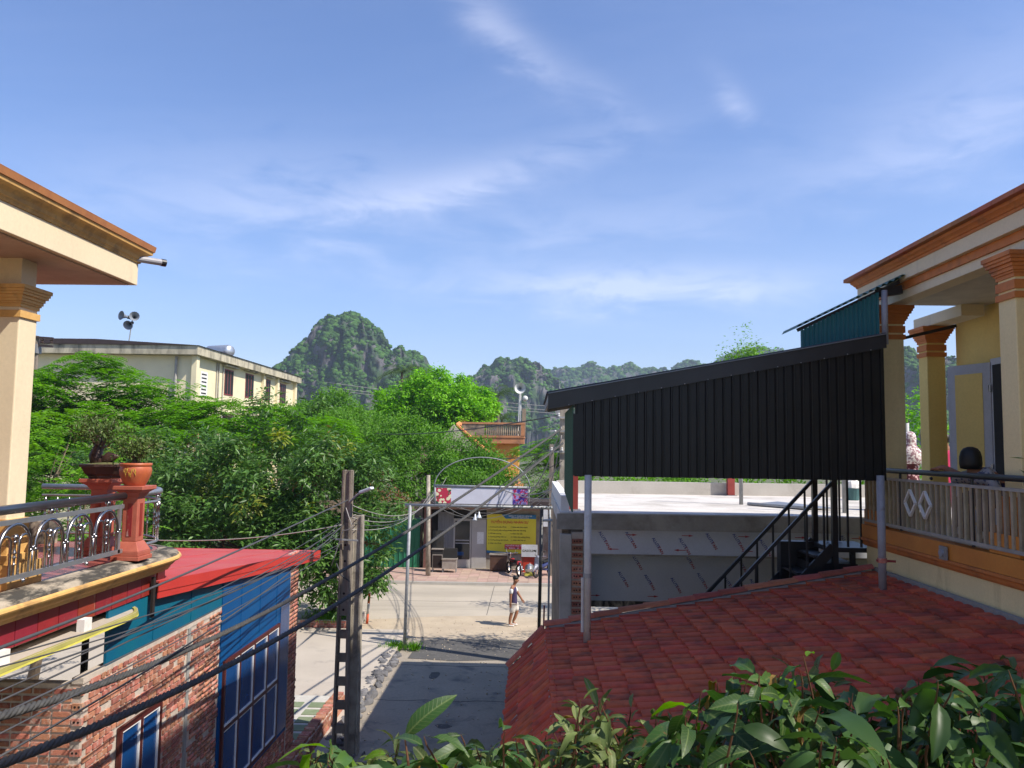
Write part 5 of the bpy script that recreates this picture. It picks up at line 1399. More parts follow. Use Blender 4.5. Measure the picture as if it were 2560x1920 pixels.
def crown(blobs, n, k, L, W, rng, style='rosette', spread=.16, keep=None, fl=.55, clump=.6):
    # twig clumps on the crown's surface, leaves gathered round each clump: light tops, dark gaps
    ns = max(30, int(n / 15)); S, SN = sample_blobs(blobs, ns, rng, .38)
    i_ = rng.integers(0, ns, n); d_ = unit(rng.normal(0, 1, (n, 3)) + SN[i_] * .6 + np.array([0, 0, .45]))
    rs = clump * rng.uniform(.55, 1.35, ns)[i_][:, None]
    C = S[i_] + d_ * rs * np.array([1, 1, .5 if style == 'frond' else .8]) * (1 - .5 * rng.random((n, 1)) ** 2); N0 = d_
    if keep is not None: q = keep(C); C, N0 = C[q], N0[q]
    n = len(C)
    if style == 'frond':
        a = rng.random(n) * 6.283; H = np.stack([np.cos(a), np.sin(a), np.full(n, -.12)], 1) + N0 * np.array([.8, .8, .1]); H = unit(H)
        T = np.linspace(.08, 1, k // 2)
        P = (C[:, None] + H[:, None] * (T * fl)[None, :, None]); P[:, :, 2] -= (T ** 2 * .22 * fl)[None]
        Sd = unit(np.cross(H, np.array([[0, 0, 1.]]))); out = []
        lw = np.sin(np.pi * (T * .85 + .1))
        for s in (-1, 1):
            D = Sd[:, None] * s + H[:, None] * .35 + rng.normal(0, .06, P.shape); D[:, :, 2] -= .08
            Nn = np.zeros_like(P); Nn[:, :, 2] = 1; Nn += rng.normal(0, .12, P.shape)
            out.append((P.reshape(-1, 3), D.reshape(-1, 3), Nn.reshape(-1, 3), np.tile(L * lw, n), np.tile(W * (.6 + .4 * lw), n)))
        return leaf_arrays(*[np.concatenate([o[i] for o in out]) for i in range(5)])
    P = np.repeat(C, k, 0) + rng.normal(0, spread, (n * k, 3))
    No = np.repeat(N0, k, 0)
    D = rng.normal(0, 1, (n * k, 3))
    if style == 'rosette': D = D * np.array([1, 1, .4]) + No * .7 + np.array([0, 0, -.55]); Nn = No * .8 + np.array([0, 0, .9]) + rng.normal(0, .35, D.shape)
    else: D = D + No * .5 + np.array([0, 0, -.1]); Nn = No + np.array([0, 0, .6]) + rng.normal(0, .5, D.shape)
    return leaf_arrays(P, D, Nn, L * rng.uniform(.65, 1.25, n * k), W * rng.uniform(.7, 1.2, n * k))
def tree(label, base, blobs, n, k, L, W, leaf, bark='bark', trunk_r=.16, style='rosette', grp=None, seed=1, young=None, spread=.16, name='tree', extra=None, wraps=False, fl=.55, clump=.6):
    t = thing(name, label, 'tree', base, grp)
    rng = np.random.default_rng(seed); rr_ = random.Random(seed)
    base = Vector(base); top = Vector((np.mean([b[0] for b in blobs]), np.mean([b[1] for b in blobs]), np.mean([b[2] for b in blobs])))
    fork = Vector((lerp(base.x, top.x, .22), lerp(base.y, top.y, .22), base.z + (top.z - base.z) * .5)) + Vector((rr_.uniform(-.1, .1), 0, 0))
    m = MB(); m.tube([base, base.lerp(fork, .35) + Vector((.12, 0, 0)), base.lerp(fork, .7) - Vector((.08, 0, 0)), fork], [trunk_r * 1.25, trunk_r, trunk_r * .9, trunk_r * .8], 9)
    tr = m.build('trunk', bark, t, True)
    for b in blobs:
        e = Vector(b[:3]) + Vector((rr_.uniform(-.3, .3) * b[3], rr_.uniform(-.3, .3) * b[4], .2 * b[5]))
        mid = fork.lerp(e, .5) + Vector((rr_.uniform(-.3, .3), rr_.uniform(-.3, .3), rr_.uniform(-.1, .3)))
        MB().tube([fork, mid, e], [trunk_r * .55, trunk_r * .35, trunk_r * .08], 6).build('limb', bark, t, True)
        for q in range(4):
            e2 = Vector(b[:3]) + Vector((rr_.uniform(-.8, .8) * b[3], rr_.uniform(-.8, .8) * b[4], rr_.uniform(-.7, .7) * b[5]))
            MB().tube([mid, mid.lerp(e2, .5) + Vector((0, 0, .15)), e2], [trunk_r * .22, trunk_r * .14, trunk_r * .04], 5).build('limb', bark, t, True)
    V, Fq = crown(blobs, n, k, L, W, rng, style, spread, fl=fl, clump=clump)
    np_obj('crown', V, Fq, leaf, t)
    if young:
        V, Fq = crown(blobs, int(n * young[1]), k, L * 1.05, W, rng, style, spread * .8, lambda C: C[:, 2] > np.quantile(C[:, 2], .55))
        np_obj('young_leaves', V, Fq, young[0], t)
    if extra:
        V, Fq = crown(blobs, int(n * extra[1]), k, L, W * .9, rng, style, spread)
        np_obj('dry_leaves', V, Fq, extra[0], t)
    if wraps:
        for q in range(7):
            z = .5 + .22 * q; p = base.lerp(fork, z / max(fork.z, 1))
            torus(MB(), (p.x, p.y, z), trunk_r * 1.15, .012, 'z').build('wire_wrap', 'wire_pale', t) if False else None
    return t

# trees on the near side of the street
tree('dense dark longan tree overhanging the red roof', (-7.0, 29.0, .1),
     [(-11.6, 30.2, 4.7, 2.7, 2.4, 2.3), (-8.9, 29.4, 5.4, 2.6, 2.4, 2.2), (-6.9, 28.9, 4.2, 2.0, 2.0, 1.9), (-10.2, 28.6, 3.3, 2.4, 2.0, 1.7), (-5.9, 28.5, 2.7, 1.25, 1.2, 1.4), (-8.1, 28.2, 2.7, 2.1, 1.6, 1.5), (-6.6, 28.3, 1.9, 1.2, 1.0, .9), (-8.4, 28.0, 1.8, 1.6, 1.0, .9), (-13.4, 29.6, 4.4, 1.6, 1.8, 2.0), (-12.6, 29.3, 2.6, 1.7, 1.6, 1.6)],
     4300, 9, .27, .085, 'leaf_longan', trunk_r=.17, seed=3, young=('leaf_longan_young', .06), extra=('leaf_dry', .004), spread=.15)
tree('second longan trunk and crown behind the red roof, left of the dense tree', (-11.8, 32.0, .1), [(-14.5, 32.5, 4.6, 2.4, 2.2, 2.4), (-12.0, 32.4, 2.8, 2.2, 2, 2.0), (-16.8, 33, 4.2, 2.2, 2.0, 2.4)], 1900, 9, .27, .085, 'leaf_longan', seed=4, young=('leaf_longan_young', .03))
tree('feathery flame tree spreading in front of the pale yellow block', (-18.5, 40.0, 0),
     [(-22.6, 40, 9.0, 3.0, 2.4, 1.3), (-19.4, 40, 7.9, 2.8, 2.6, 1.3), (-15.8, 40.4, 7.2, 3.0, 2.6, 1.2), (-12.4, 40.6, 6.9, 2.6, 2.4, 1.1), (-25.0, 38, 7.2, 2.6, 2.0, 1.7), (-20.8, 38, 6.3, 3.2, 2.0, 1.5), (-16.5, 38, 5.9, 3.2, 2.0, 1.5), (-27.5, 41, 8.2, 2.8, 2.2, 1.5), (-22.5, 37.4, 4.8, 3.5, 1.8, 1.6), (-27, 38, 5, 3, 2, 2)],
     7600, 14, .34, .12, 'leaf_poinciana', 'bark_gray', .2, 'frond', seed=5, fl=.85, clump=1.1)
tree('light green fern-leaved tree behind the bonsai', (-12.6, 20.5, 0), [(-12.2, 20.4, 6.0, 1.5, 1.4, 1.1), (-13.6, 20.8, 5.0, 1.7, 1.5, 1.3), (-11.3, 20.2, 4.7, 1.2, 1.2, 1.1)], 900, 14, .19, .07, 'leaf_back', 'bark_gray', .12, 'frond', seed=6, fl=.5)
tree('broad soft green tree behind the roadside shop', (-6.4, 49.5, 0),
     [(-9.6, 49, 6.5, 2.8, 2.4, 1.7), (-6.9, 49, 5.7, 2.4, 2.4, 1.7), (-4.6, 49, 4.6, 1.9, 2.0, 1.4), (-7.8, 47.9, 4.3, 3.2, 1.4, 1.7), (-11.8, 48.4, 5.2, 2.6, 2.0, 2.2), (-3.0, 48.4, 3.9, 2.0, 1.2, 1.0), (-12.2, 49.5, 7.2, 1.4, 1.4, .9), (-3.3, 49.2, 5.5, 1.2, 1.1, 1.2), (-1.9, 49.0, 4.4, 1.1, 1.0, .9)],
     6500, 8, .22, .09, 'leaf_mid', 'bark_gray', .2, 'loose', seed=7, spread=.16, clump=.7)
tree('tall soft green tree left of the bright round tree', (-13.5, 56, 0), [(-14.5, 56, 7.4, 2.6, 2.4, 1.9), (-12.0, 56.2, 7.0, 2.0, 2.0, 1.5), (-17.4, 56.4, 7.2, 2.4, 2.2, 1.8), (-13.6, 55.6, 8.9, .8, .8, .9)], 2900, 8, .24, .10, 'leaf_mid', 'bark_gray', .2, 'loose', seed=8, spread=.16, clump=.75)
tree('bright lime green round-crowned tree before the hills', (-7.0, 64, 0),
     [(-7.6, 64, 10.1, 3.2, 2.8, 2.0), (-10.6, 64, 9.2, 1.9, 1.8, 1.6), (-4.8, 64, 9.3, 1.8, 2.0, 1.7), (-6.6, 62.2, 8.4, 2.8, 1.4, 1.6), (-9.4, 62.8, 8.0, 2.6, 1.4, 1.6)], 4200, 9, .30, .15, 'leaf_bright', 'bark_gray', .2, 'rosette', seed=9, spread=.15, clump=.7)
tree('yellowish feathery tree right of the pipe arch', (1.4, 46, 0), [(1.0, 46, 6.2, 1.4, 1.4, 1.1), (2.6, 46, 6.0, 1.6, 1.5, 1.4), (1.4, 45.4, 4.5, 1.9, 1.4, 1.0), (3.8, 46.4, 6.6, 1.6, 1.5, 1.3)], 1500, 14, .26, .09, 'leaf_back', 'bark_gray', .14, 'frond', seed=10, fl=.7)
tc_ = U(1858, 885, Y=42)
tree('treetop poking above the sloping black canopy edge', (tc_.x, 42, 0), [(tc_.x - .3, 42, tc_.z + .2, .7, .7, .75), (tc_.x + .6, 42, tc_.z - .6, .8, .8, .7), (tc_.x - .7, 42, tc_.z - 1.0, .8, .8, .7)], 210, 9, .19, .085, 'leaf_back', 'bark_gray', .12, 'rosette', seed=12)
bl_ = [(2.6 + 1.5 * i, 24.9 + .5 * (i % 2), 4.6 + .25 * math.sin(i * 2.1), 1.0, .8, 1.0) for i in range(6)]
tree('row of leafy shrubs just behind the flat roof parapet', (5.5, 25.2, 0), bl_, 560, 8, .16, .07, 'leaf_mid', 'bark_gray', .1, 'loose', seed=13, name='shrub_row')
tree('street tree beyond the flat roof, glimpsed under the black canopy', (6.0, 30.2, 0), [(4.8, 30.0, 4.7, 1.7, 1.2, .8), (7.2, 30.4, 4.7, 1.8, 1.2, .9), (3.3, 31.2, 4.5, 1.2, .9, .6)], 420, 8, .2, .08, 'leaf_mid', 'bark_gray', .12, 'loose', seed=18)
tg = U(2262, 1045, Y=34)
tree('bright green tree seen between the yellow columns', (tg.x, 34, 0), [(tg.x - .4, 34, tg.z - .3, 1.5, 1.3, 1.4), (tg.x + 1.6, 34.5, tg.z - 1.0, 1.6, 1.3, 1.5), (tg.x - 1.5, 34.5, tg.z - 1.2, 1.5, 1.3, 1.4)], 620, 9, .20, .09, 'leaf_bright', 'bark_gray', .14, 'rosette', seed=14)
tree('reddish dry-leaved shrub above the green fence', (-8.6, 42.8, 0), [(-8.4, 42.6, 4.0, 1.0, .8, .7), (-9.3, 42.6, 3.4, .8, .7, .6), (-7.4, 42.5, 3.2, .8, .6, .5)], 160, 8, .16, .06, 'leaf_dry', 'bark_gray', .07, 'loose', seed=15, name='shrub')
tree('ivy and twigs climbing over the shop roof', (-4.6, 43.5, 3.6), [(-4.4, 42.2, 4.0, 1.2, .7, .5), (-2.4, 43, 4.0, 1.6, .8, .5), (-.4, 43, 4.1, 1.6, .8, .6), (1.4, 43.4, 4.2, 1.4, .8, .7)], 300, 8, .15, .06, 'leaf_mid', 'bark_gray', .05, 'loose', seed=16, name='creeper')
# palms far behind
def palm(label, x, y, z, r_, seed):
    t = thing('palm_tree', label, 'palm', (x, y, 0), 'palms before the hills')
    MB().tube([(x, y, 0), (x + .1, y, z * .5), (x, y, z)], [.22, .16, .13], 8).build('trunk', 'bark_gray', t, True)
    rr_ = random.Random(seed); Ps, Ds, Ns, Ls, Ws = [], [], [], [], []
    for f in range(17):
        a = 2 * math.pi * f / 17 + rr_.uniform(-.2, .2); up = rr_.uniform(.1, 1.15); h = Vector((math.cos(a), math.sin(a), 0))
        for q in range(16):
            s = q / 15; p = Vector((x, y, z)) + h * (r_ * s * math.cos(up * (1 - s * .6))) + Vector((0, 0, r_ * (math.sin(up) * s - .75 * s * s)))
            for sd in (-1, 1):
                Ps.append(p); Ds.append(Vector((-math.sin(a), math.cos(a), 0)) * sd + h * .6 + Vector((0, 0, -.5))); Ns.append((0, 0, 1)); Ls.append(.75 * math.sin(math.pi * (.15 + .75 * s))); Ws.append(.07)
    V, Fq = leaf_arrays(np.array([tuple(p) for p in Ps]), np.array([tuple(p) for p in Ds]), np.array(Ns, float), Ls, Ws)
    np_obj('fronds', V, Fq, 'leaf_palm', t)
for px, py, y_, r_, l in ((1005, 930, 85, 3.0, 'palm rising above the left of the bright round tree'), (1245, 985, 80, 3.2, 'palm with drooping fronds right of the bright round tree'), (808, 1030, 75, 2.2, 'small spiky palm above the soft green trees'), (1255, 1045, 82, 2.6, 'lower palm right of the bright round tree'), (1040, 945, 90, 2.8, 'palm just behind the bright round tree')):
    p = U(px, py, Y=y_); palm(l, p.x, y_, p.z, r_, int(px))

# ------------------------------------------------------------------ limestone hills
def hill_mats():
    m = bpy.data.materials.new('hill_rock'); m.use_nodes = True
    t = NT(m.node_tree); b = m.node_tree.nodes['Principled BSDF']; g = t.n('ShaderNodeNewGeometry')
    mp_ = t.n('ShaderNodeMapping'); mp_.inputs['Scale'].default_value = (1, 1, .35); t.l(g.outputs['Position'], mp_.inputs[0])
    n1 = t.n('ShaderNodeTexNoise', i_Scale=.16, i_Detail=8.0, i_Roughness=.7); t.l(mp_.outputs[0], n1.inputs['Vector'])
    n2 = t.n('ShaderNodeTexNoise', i_Scale=.05, i_Detail=6.0); t.l(g.outputs['Position'], n2.inputs['Vector'])
    rock_ = t.mix(t.ramp(n1.outputs[0], [(.35, 0.), (.65, 1.)]), (.040, .038, .042, 1), (.165, .152, .15, 1))
    col = t.mix(t.ramp(n2.outputs[0], [(.44, 0.), (.54, 1.)]), rock_, (.03, .065, .018, 1))
    t.l(col, b.inputs['Base Color']); b.inputs['Roughness'].default_value = .95
    bp_ = t.n('ShaderNodeBump', i_Strength=1.0, i_Distance=2.0); t.l(n1.outputs[0], bp_.inputs['Height']); t.l(bp_.outputs[0], b.inputs['Normal'])
    MATS['hill_rock'] = m
hill_mats()
leafmat('hill_leaf', (.026, .075, .016), (.072, .145, .026), .8, .1, .1, .5)
ICO_V = []; ph = (1 + 5 ** .5) / 2
for a, b in ((-1, ph), (1, ph), (-1, -ph), (1, -ph)): ICO_V += [(a, b, 0)]
for a, b in ((-1, ph), (1, ph), (-1, -ph), (1, -ph)): ICO_V += [(0, a, b)]
for a, b in ((ph, -1), (ph, 1), (-ph, -1), (-ph, 1)): ICO_V += [(a, 0, b)]
ICO_V = np.array(ICO_V) / math.sqrt(1 + ph * ph)
ICO_F = np.array([(0, 11, 5), (0, 5, 1), (0, 1, 7), (0, 7, 10), (0, 10, 11), (1, 5, 9), (5, 11, 4), (11, 10, 2), (10, 7, 6), (7, 1, 8), (3, 9, 4), (3, 4, 2), (3, 2, 6), (3, 6, 8), (3, 8, 9), (4, 9, 5), (2, 4, 11), (6, 2, 10), (8, 6, 7), (9, 8, 1)])
def hill(label, prof, dist, depth, nclump, csize, seed, cover=.5, steep=.55):
    """prof: skyline pixels; the hill is a rounded body of that height standing at that distance"""
    t = thing('limestone_hill', label, 'hill', (0, dist, 0), 'limestone hills'); t['kind'] = 'structure'
    pts = [U(px, py, Y=dist) for px, py in prof]; X = [p.x for p in pts]; Z = [p.z for p in pts]
    nx, ny = 190, 72; x0, x1 = X[0] - 8, X[-1] + 8
    org = ORG[t.name]; V = []
    for i in range(nx + 1):
        x = lerp(x0, x1, i / nx); h = float(np.interp(x, X, Z)) if X[0] <= x <= X[-1] else 0
        for j in range(ny + 1):
            v = -1 + 2 * j / ny; y = dist + v * depth
            z = h * max(0, 1 - abs(v) ** 2.1) ** steep
            f = mnoise.fractal(Vector((x, y * .7, z * .35)) * .05 + Vector((seed * 9, 0, 0)), .8, 2.1, 6)
            z += f * min(h, 70) * .13 * (1 if abs(v) > .06 else .55)
            g_ = mnoise.fractal(Vector((x * 1.6, y, z * .55)) * .055 + Vector((0, seed * 5, 3)), .8, 2.1, 5)
            V.append((x + f * 4, y + g_ * 13, max(z, -2)))
    V = np.array(V); idx = lambda i, j: i * (ny + 1) + j
    Fq = np.array([(idx(i, j), idx(i + 1, j), idx(i + 1, j + 1), idx(i, j + 1)) for i in range(nx) for j in range(ny)])
    np_obj('rock_face', V, Fq, 'hill_rock', t, True)
    rng = np.random.default_rng(seed)
    # shrubs cling to the front and crest
    C = []
    fq = Fq[(Fq[:, 0] % (ny + 1)) < ny * .58]
    ctr = V[fq].mean(1); e1 = V[fq[:, 1]] - V[fq[:, 0]]; e2 = V[fq[:, 3]] - V[fq[:, 0]]; area = np.linalg.norm(np.cross(e1, e2), axis=1)
    nrm_ = np.cross(e1, e2); slope = np.abs(nrm_[:, 2]) / np.maximum(area, 1e-6)
    nval = np.array([mnoise.fractal(Vector((c[0], c[1], c[2] * .8)) * .07 + Vector((seed, 5, 0)), .9, 2.0, 4) for c in ctr])
    wgt = area * (ctr[:, 2] > 3) * np.clip(.18 + slope * .7 + nval * cover * 1.7, .01, 2)
    pick = rng.choice(len(fq), nclump, p=wgt / wgt.sum()); u, v = rng.random((nclump, 1)), rng.random((nclump, 1))
    C = V[fq[pick, 0]] + e1[pick] * u + e2[pick] * v
    s = csize * (.35 + 1.3 * rng.random((nclump, 1, 1)) ** 2)
    P = ICO_V[None] * s * rng.uniform(.75, 1.25, (nclump, 12, 1)) * np.array([1, 1, .85])
    P = P + (C + np.array([0, 0, csize * .25]))[:, None]
    Fc = (ICO_F[None] + (np.arange(nclump) * 12)[:, None, None]).reshape(-1, 3)
    np_obj('shrub_cover', P.reshape(-1, 3), Fc, 'hill_leaf', t, kind='stuff')
hill('tall steep limestone hill with shrubs rising above the treetops', [(x_, y_ + 12) for x_, y_ in [(640, 1090), (668, 1010), (690, 935), (712, 915), (735, 890), (752, 860), (768, 836), (786, 818), (800, 800), (822, 792), (850, 797), (880, 791), (905, 794), (925, 806), (945, 828), (957, 852), (966, 866), (982, 876), (1000, 868), (1025, 870), (1045, 880), (1062, 900), (1078, 922), (1090, 940), (1110, 990), (1125, 1090)]], 600, 60, 12500, 1.4, 1, 1.3)
hill('second dark limestone hill behind the loudspeaker pole', [(1130, 1090), (1165, 960), (1185, 945), (1205, 928), (1225, 918), (1250, 908), (1264, 902), (1285, 908), (1310, 915), (1340, 922), (1365, 935), (1395, 960), (1440, 1030), (1470, 1090)], 760, 75, 6000, 1.6, 2, 1.4)
hill('long hazy wooded ridge above the canopy roof', [(1300, 1100), (1370, 940), (1400, 925), (1430, 928), (1465, 920), (1500, 927), (1540, 924), (1570, 918), (1610, 928), (1640, 932), (1662, 936), (1680, 928), (1705, 914), (1735, 908), (1760, 918), (1774, 925), (1800, 898), (1830, 886), (1870, 884), (1910, 880), (1950, 888), (2010, 900), (2070, 930), (2130, 1090)], 1250, 130, 9000, 2.8, 3, .7)
hill('wooded hill seen between the columns of the yellow house', [(2120, 1100), (2190, 930), (2225, 895), (2260, 888), (2290, 895), (2330, 905), (2370, 915), (2420, 940), (2480, 1000), (2530, 1100)], 520, 60, 4500, 1.5, 5, .8)

# ------------------------------------------------------------------ pale yellow block with loudspeakers
yb = thing('yellow_block', 'pale yellow institutional block with stained white eaves', 'building', (-34, 66, 0))
XW = -23.5
B(-56, XW, 54.6, 78.0, 0, 12.35).build('wall', 'pale_yellow', yb)
B(-57, -22.9, 53.9, 78.7, 12.36, 12.98).build('eave', 'stain_wall', yb)
MB().prism([(-57.1, 12.985), (-22.8, 12.985), (-30, 13.35), (-57.1, 13.35)], 'y', 53.8, 78.8).build('roof', 'roof_dark', yb)
B(XW, XW + .35, 54.4, 54.9, 0, 12.35).build('corner_pilaster', 'pale_yellow', yb)
for px in (655, 690, 735):
    p = U(px, 960, X=XW); B(XW, XW + .25, p.y - .25, p.y + .25, 0, 12.35).build('pilaster', 'pale_yellow', yb)
for pxa, pxb, pya, pyb in ((562, 581, 924, 985), (614, 632, 935, 992), (660, 674, 948, 1000), (700, 713, 960, 1002)):
    a, b = U(pxa, pya, X=XW), U(pxb, pyb, X=XW); zt = U((pxa + pxb) / 2, pya, X=XW).z
    for dz in (0, -3.6, -7.2):
        z1 = zt + dz; wn = B(XW - .02, XW + .04, a.y, b.y, z1 - 2.0, z1).build('window', 'maroon', yb)
        n_ = 3
        for q in range(n_): B(XW + .042, XW + .05, lerp(a.y, b.y, (q + .12) / n_), lerp(a.y, b.y, (q + .88) / n_), z1 - 1.9, z1 - .1).build('pane', 'glass_dark', wn)
        B(XW, XW + .35, a.y - .5, b.y + .5, z1 + .15, z1 + .28).build('hood', 'stain_wall', wn)
p = U(508, 950, X=XW); lv = B(XW, XW + .03, p.y - .5, p.y + .7, p.z - 1.2, p.z + .6).build('vent', 'white_paint', yb)
for q in range(6): B(XW + .031, XW + .04, p.y - .35, p.y + .5, p.z - 1.0 + q * .27, p.z - .9 + q * .27).build('louvre', 'shop_dark', lv)
MB().cyl((-24.6, 54.45, 0), (-24.6, 54.45, 12.3), .1, n=8).build('downpipe', 'plaster_gray', yb)
for px in (540, 545, 556): p = U(px, 940, X=XW); MB().cyl((XW + .06, p.y, 2), (XW + .06, p.y, 12.3), .05, n=6).build('downpipe', 'plaster_gray', yb)
def horn(m_, c, d, r_, L):
    c, d = Vector(c), Vector(d).normalized()
    return MB().tube([c, c + d * L * .35, c + d * L * .7, c + d * L * .9, c + d * L], [r_ * .22, r_ * .3, r_ * .55, r_ * .82, r_], 14, False), MB().tube([c - d * .25, c + d * .05], r_ * .35, 10)
ls = thing('loudspeaker_mast', 'three grey horn loudspeakers on a mast above the yellow block', 'loudspeakers', (-28.8, 56, 13.3))
MB().cyl((-28.8, 56, 13.3), (-28.6, 56, 15.2), .04, n=8).build('mast', 'galv', ls)
for dx, dz, d in ((-.55, .1, (-.55, -1, .1)), (.35, .05, (.5, -1, .1)), (-.1, -.35, (.1, -1, -.4))):
    h, dvr = horn(0, (-28.6 + dx * .5, 55.9, 15.1 + dz), d, .34, .56); o = h.build('horn', 'horn_gray', ls, True); dvr.build('driver', 'shop_dark', o)
tk = thing('water_tank', 'shiny horizontal steel water tank on the yellow block roof', 'tank', (-25.2, 62, 13))
MB().tube([(-26.6, 64.6, 13.75), (-26.4, 64.5, 13.75), (-24.5, 63.7, 13.75), (-24.3, 63.6, 13.75)], [.40, .52, .52, .40], 18).build('drum', 'tank_steel', tk, True)
for q in (-25.9, -24.9): B(q - .06, q + .06, 63.7, 64.5, 12.99, 13.4).build('leg', 'galv', tk)
pt = U(104, 862, Y=44)
tp = thing('utility_pole', 'far pole with crossarms half hidden by the cream column', 'utility pole', (pt.x - .3, 44, 0))
MB().cyl((pt.x - .3, 44, 0), (pt.x - .3, 44, pt.z + .5), .14, n=8).build('shaft', 'concrete_pole', tp)
for dz in (0, .45): MB().bar((pt.x - .9, 43.9, pt.z + dz), (pt.x + .7, 43.9, pt.z - .1 + dz), .12, .12).build('crossarm', 'insulator', tp)
for dx in (-.6, .1, .6): MB().lathe((pt.x + dx, 43.9, pt.z + .05), [(.08, 0), (.1, .1), (.05, .14), (.09, .22), (.03, .3)], 8).build('insulator', 'insulator', tp)
B(pt.x - .75, pt.x - .1, 43.7, 44.2, pt.z - .5, pt.z).build('transformer', 'gray_corr', tp)

# ------------------------------------------------------------------ old orange house behind the shop
oh = thing('orange_house', 'weathered orange house with balustraded roof terrace and tiled lean-to', 'house', (-2.5, 62, 0))
B(-3.4, -.95, 60.2, 66, 0, 6.6).build('wall', 'house_orange', oh)
B(-3.6, -.55, 59.75, 66.4, 6.6, 7.02).build('cornice', 'house_trim', oh)
B(-5.2, -.5, 59.7, 66.5, 7.03, 7.18).build('terrace_slab', 'house_trim', oh)
B(-5.2, -.48, 59.66, 59.9, 8.02, 8.16).build('coping', 'house_trim', oh)
B(-5.2, -3.5, 59.7, 59.86, 7.18, 8.02).build('parapet_panel', 'old_wall', oh)
B(-.78, -.5, 59.68, 59.9, 7.18, 8.02).build('corner_post', 'house_trim', oh)
bm2 = MB().lathe((0, 0, 0), [(.06, 0), (.05, .06), (.09, .25), (.05, .45), (.045, .6), (.09, .78), (.09, .84)], 8).mesh('baluster', 'old_wall', smooth=True)
for i in range(17): inst(bm2, 'baluster', oh, (-3.36 + i * .155, 59.78, 7.18))
B(-8.5, -3.4, 60.6, 66, 0, 7.0).build('side_wall', 'old_wall', oh)
ra, rb_, rc_, rd = U(1113, 1060, Y=59.4), U(1150, 1056, Y=61), U(1205, 1108, Y=59.0), U(1185, 1118, Y=57.6)
q0, q1 = Vector((-5.6, 59.5, 8.05)), Vector((-3.2, 59.5, 6.0))
MB().add([q0, q1, q1 + Vector((.3, 2.2, .4)), q0 + Vector((.3, 2.2, .4)), q0 + Vector((0, 0, -.15)), q1 + Vector((0, 0, -.15)), q1 + Vector((.3, 2.2, .25)), q0 + Vector((.3, 2.2, .25))],
         [(0, 1, 2, 3), (7, 6, 5, 4), (0, 4, 5, 1), (1, 5, 6, 2), (2, 6, 7, 3), (3, 7, 4, 0)]).build('tiled_slope', 'tile_orange', oh)
MB().prism([(-7.6, 6.0), (-3.9, 6.0), (-5.75, 7.95)], 'y', 59.3, 59.6).build('gable_wall', 'stain_wall', oh)
for i in range(9): MB().bar(Vector((-2.9 + .26 * i, 58.2 - .1 * i, 4.95 - .2 * i)), Vector((-2.7 + .26 * i, 59.9, 5.2 - .2 * i)), .25, .10).build('lean_to_tile', 'tile_orange', oh)
B(-3.0, -.9, 58.3, 60.1, 0, 3.9).build('lean_to_wall', 'old_wall', oh)
hp = thing('loudspeaker_pole', 'pale horn loudspeaker on twin pipes beside the terrace corner', 'loudspeaker', (-.85, 60.2, 7.2))
MB().cyl((-1.0, 60.2, 7.19), (-.92, 60.2, 10.6), .05, n=8).build('pipe', 'horn_white', hp)
MB().cyl((-.80, 60.2, 7.19), (-.86, 60.2, 10.4), .06, n=8).build('pipe', 'horn_white', hp)
B(-.70, -.42, 60.1, 60.4, 7.19, 9.2).build('post', 'old_wall', hp)
h, dvr = horn(0, (-.88, 60.3, 10.75), (0, -1, 0), .42, .6); o = h.build('horn', 'horn_white', hp, True); dvr.build('driver', 'horn_gray', o)
MB().sphere((-.5, 60.2, 10.0), .22, 7).build('siren', 'horn_white', hp, True)

# ------------------------------------------------------------------ street furniture
mk = thing('marker_post', 'red and white banded road marker post beside the tree box', 'marker post', (-5.74, 28.8, .0))
for k in range(5): MB().cyl((-5.74 + .02 * k, 28.8, .0 + k * .36), (-5.72 + .02 * k, 28.8, .36 + k * .36), .045, n=10).build('band', 'band_red' if k % 2 == 0 else 'band_white', mk, True)
tbx = thing('tree_box', 'square brick planter round the street tree', 'planter', (-6.9, 28.5, .0))
for (a, b, c, d) in ((-7.9, -5.9, 27.7, 27.82), (-7.9, -5.9, 29.4, 29.52), (-7.9, -7.78, 27.82, 29.4), (-6.02, -5.9, 27.82, 29.4)):
    B(a, b, c, d, 0, .34).build('side', 'mortar', tbx)
fb_ = MB().box(-.105, .105, -.012, .02, -.033, .033).mesh('brick', 'brick')
for c in range(4):
    for i in range(9): inst(fb_, 'brick', tbx, (-7.78 + i * .225 + (c % 2) * .08, 27.70, .05 + c * .08))
B(-7.78, -6.02, 27.82, 29.4, 0, .25).build('soil', 'soil', tbx)
def tuft(label, x, y, z, r_, n, seed, h=.28):
    rng = np.random.default_rng(seed); P = np.stack([x + rng.normal(0, r_ * .5, n), y + rng.normal(0, r_ * .4, n), np.full(n, z)], 1)
    D = rng.normal(0, .45, (n, 3)); D[:, 2] = 1
    V, Fq = leaf_arrays(P, D, rng.normal(0, 1, (n, 3)), h * rng.uniform(.5, 1.3, n), .02 * rng.uniform(.7, 1.5, n))
    np_obj('weeds', V, Fq, 'leaf_poinciana', label=label, cat='weeds', kind='stuff')
tuft('tuft of weeds in the tree box', -6.9, 28.3, .25, .8, 500, 1)
tuft('weeds growing round the left gateway post', -4.15, 25.4, .0, .35, 220, 2, .26)
tuft('weeds in the shade right of the left gateway post', -3.55, 25.2, .0, .18, 120, 3, .3)
tuft('dark weeds at the foot of the flat-roofed house corner', .30, 21.5, .0, .3, 300, 4, .9)

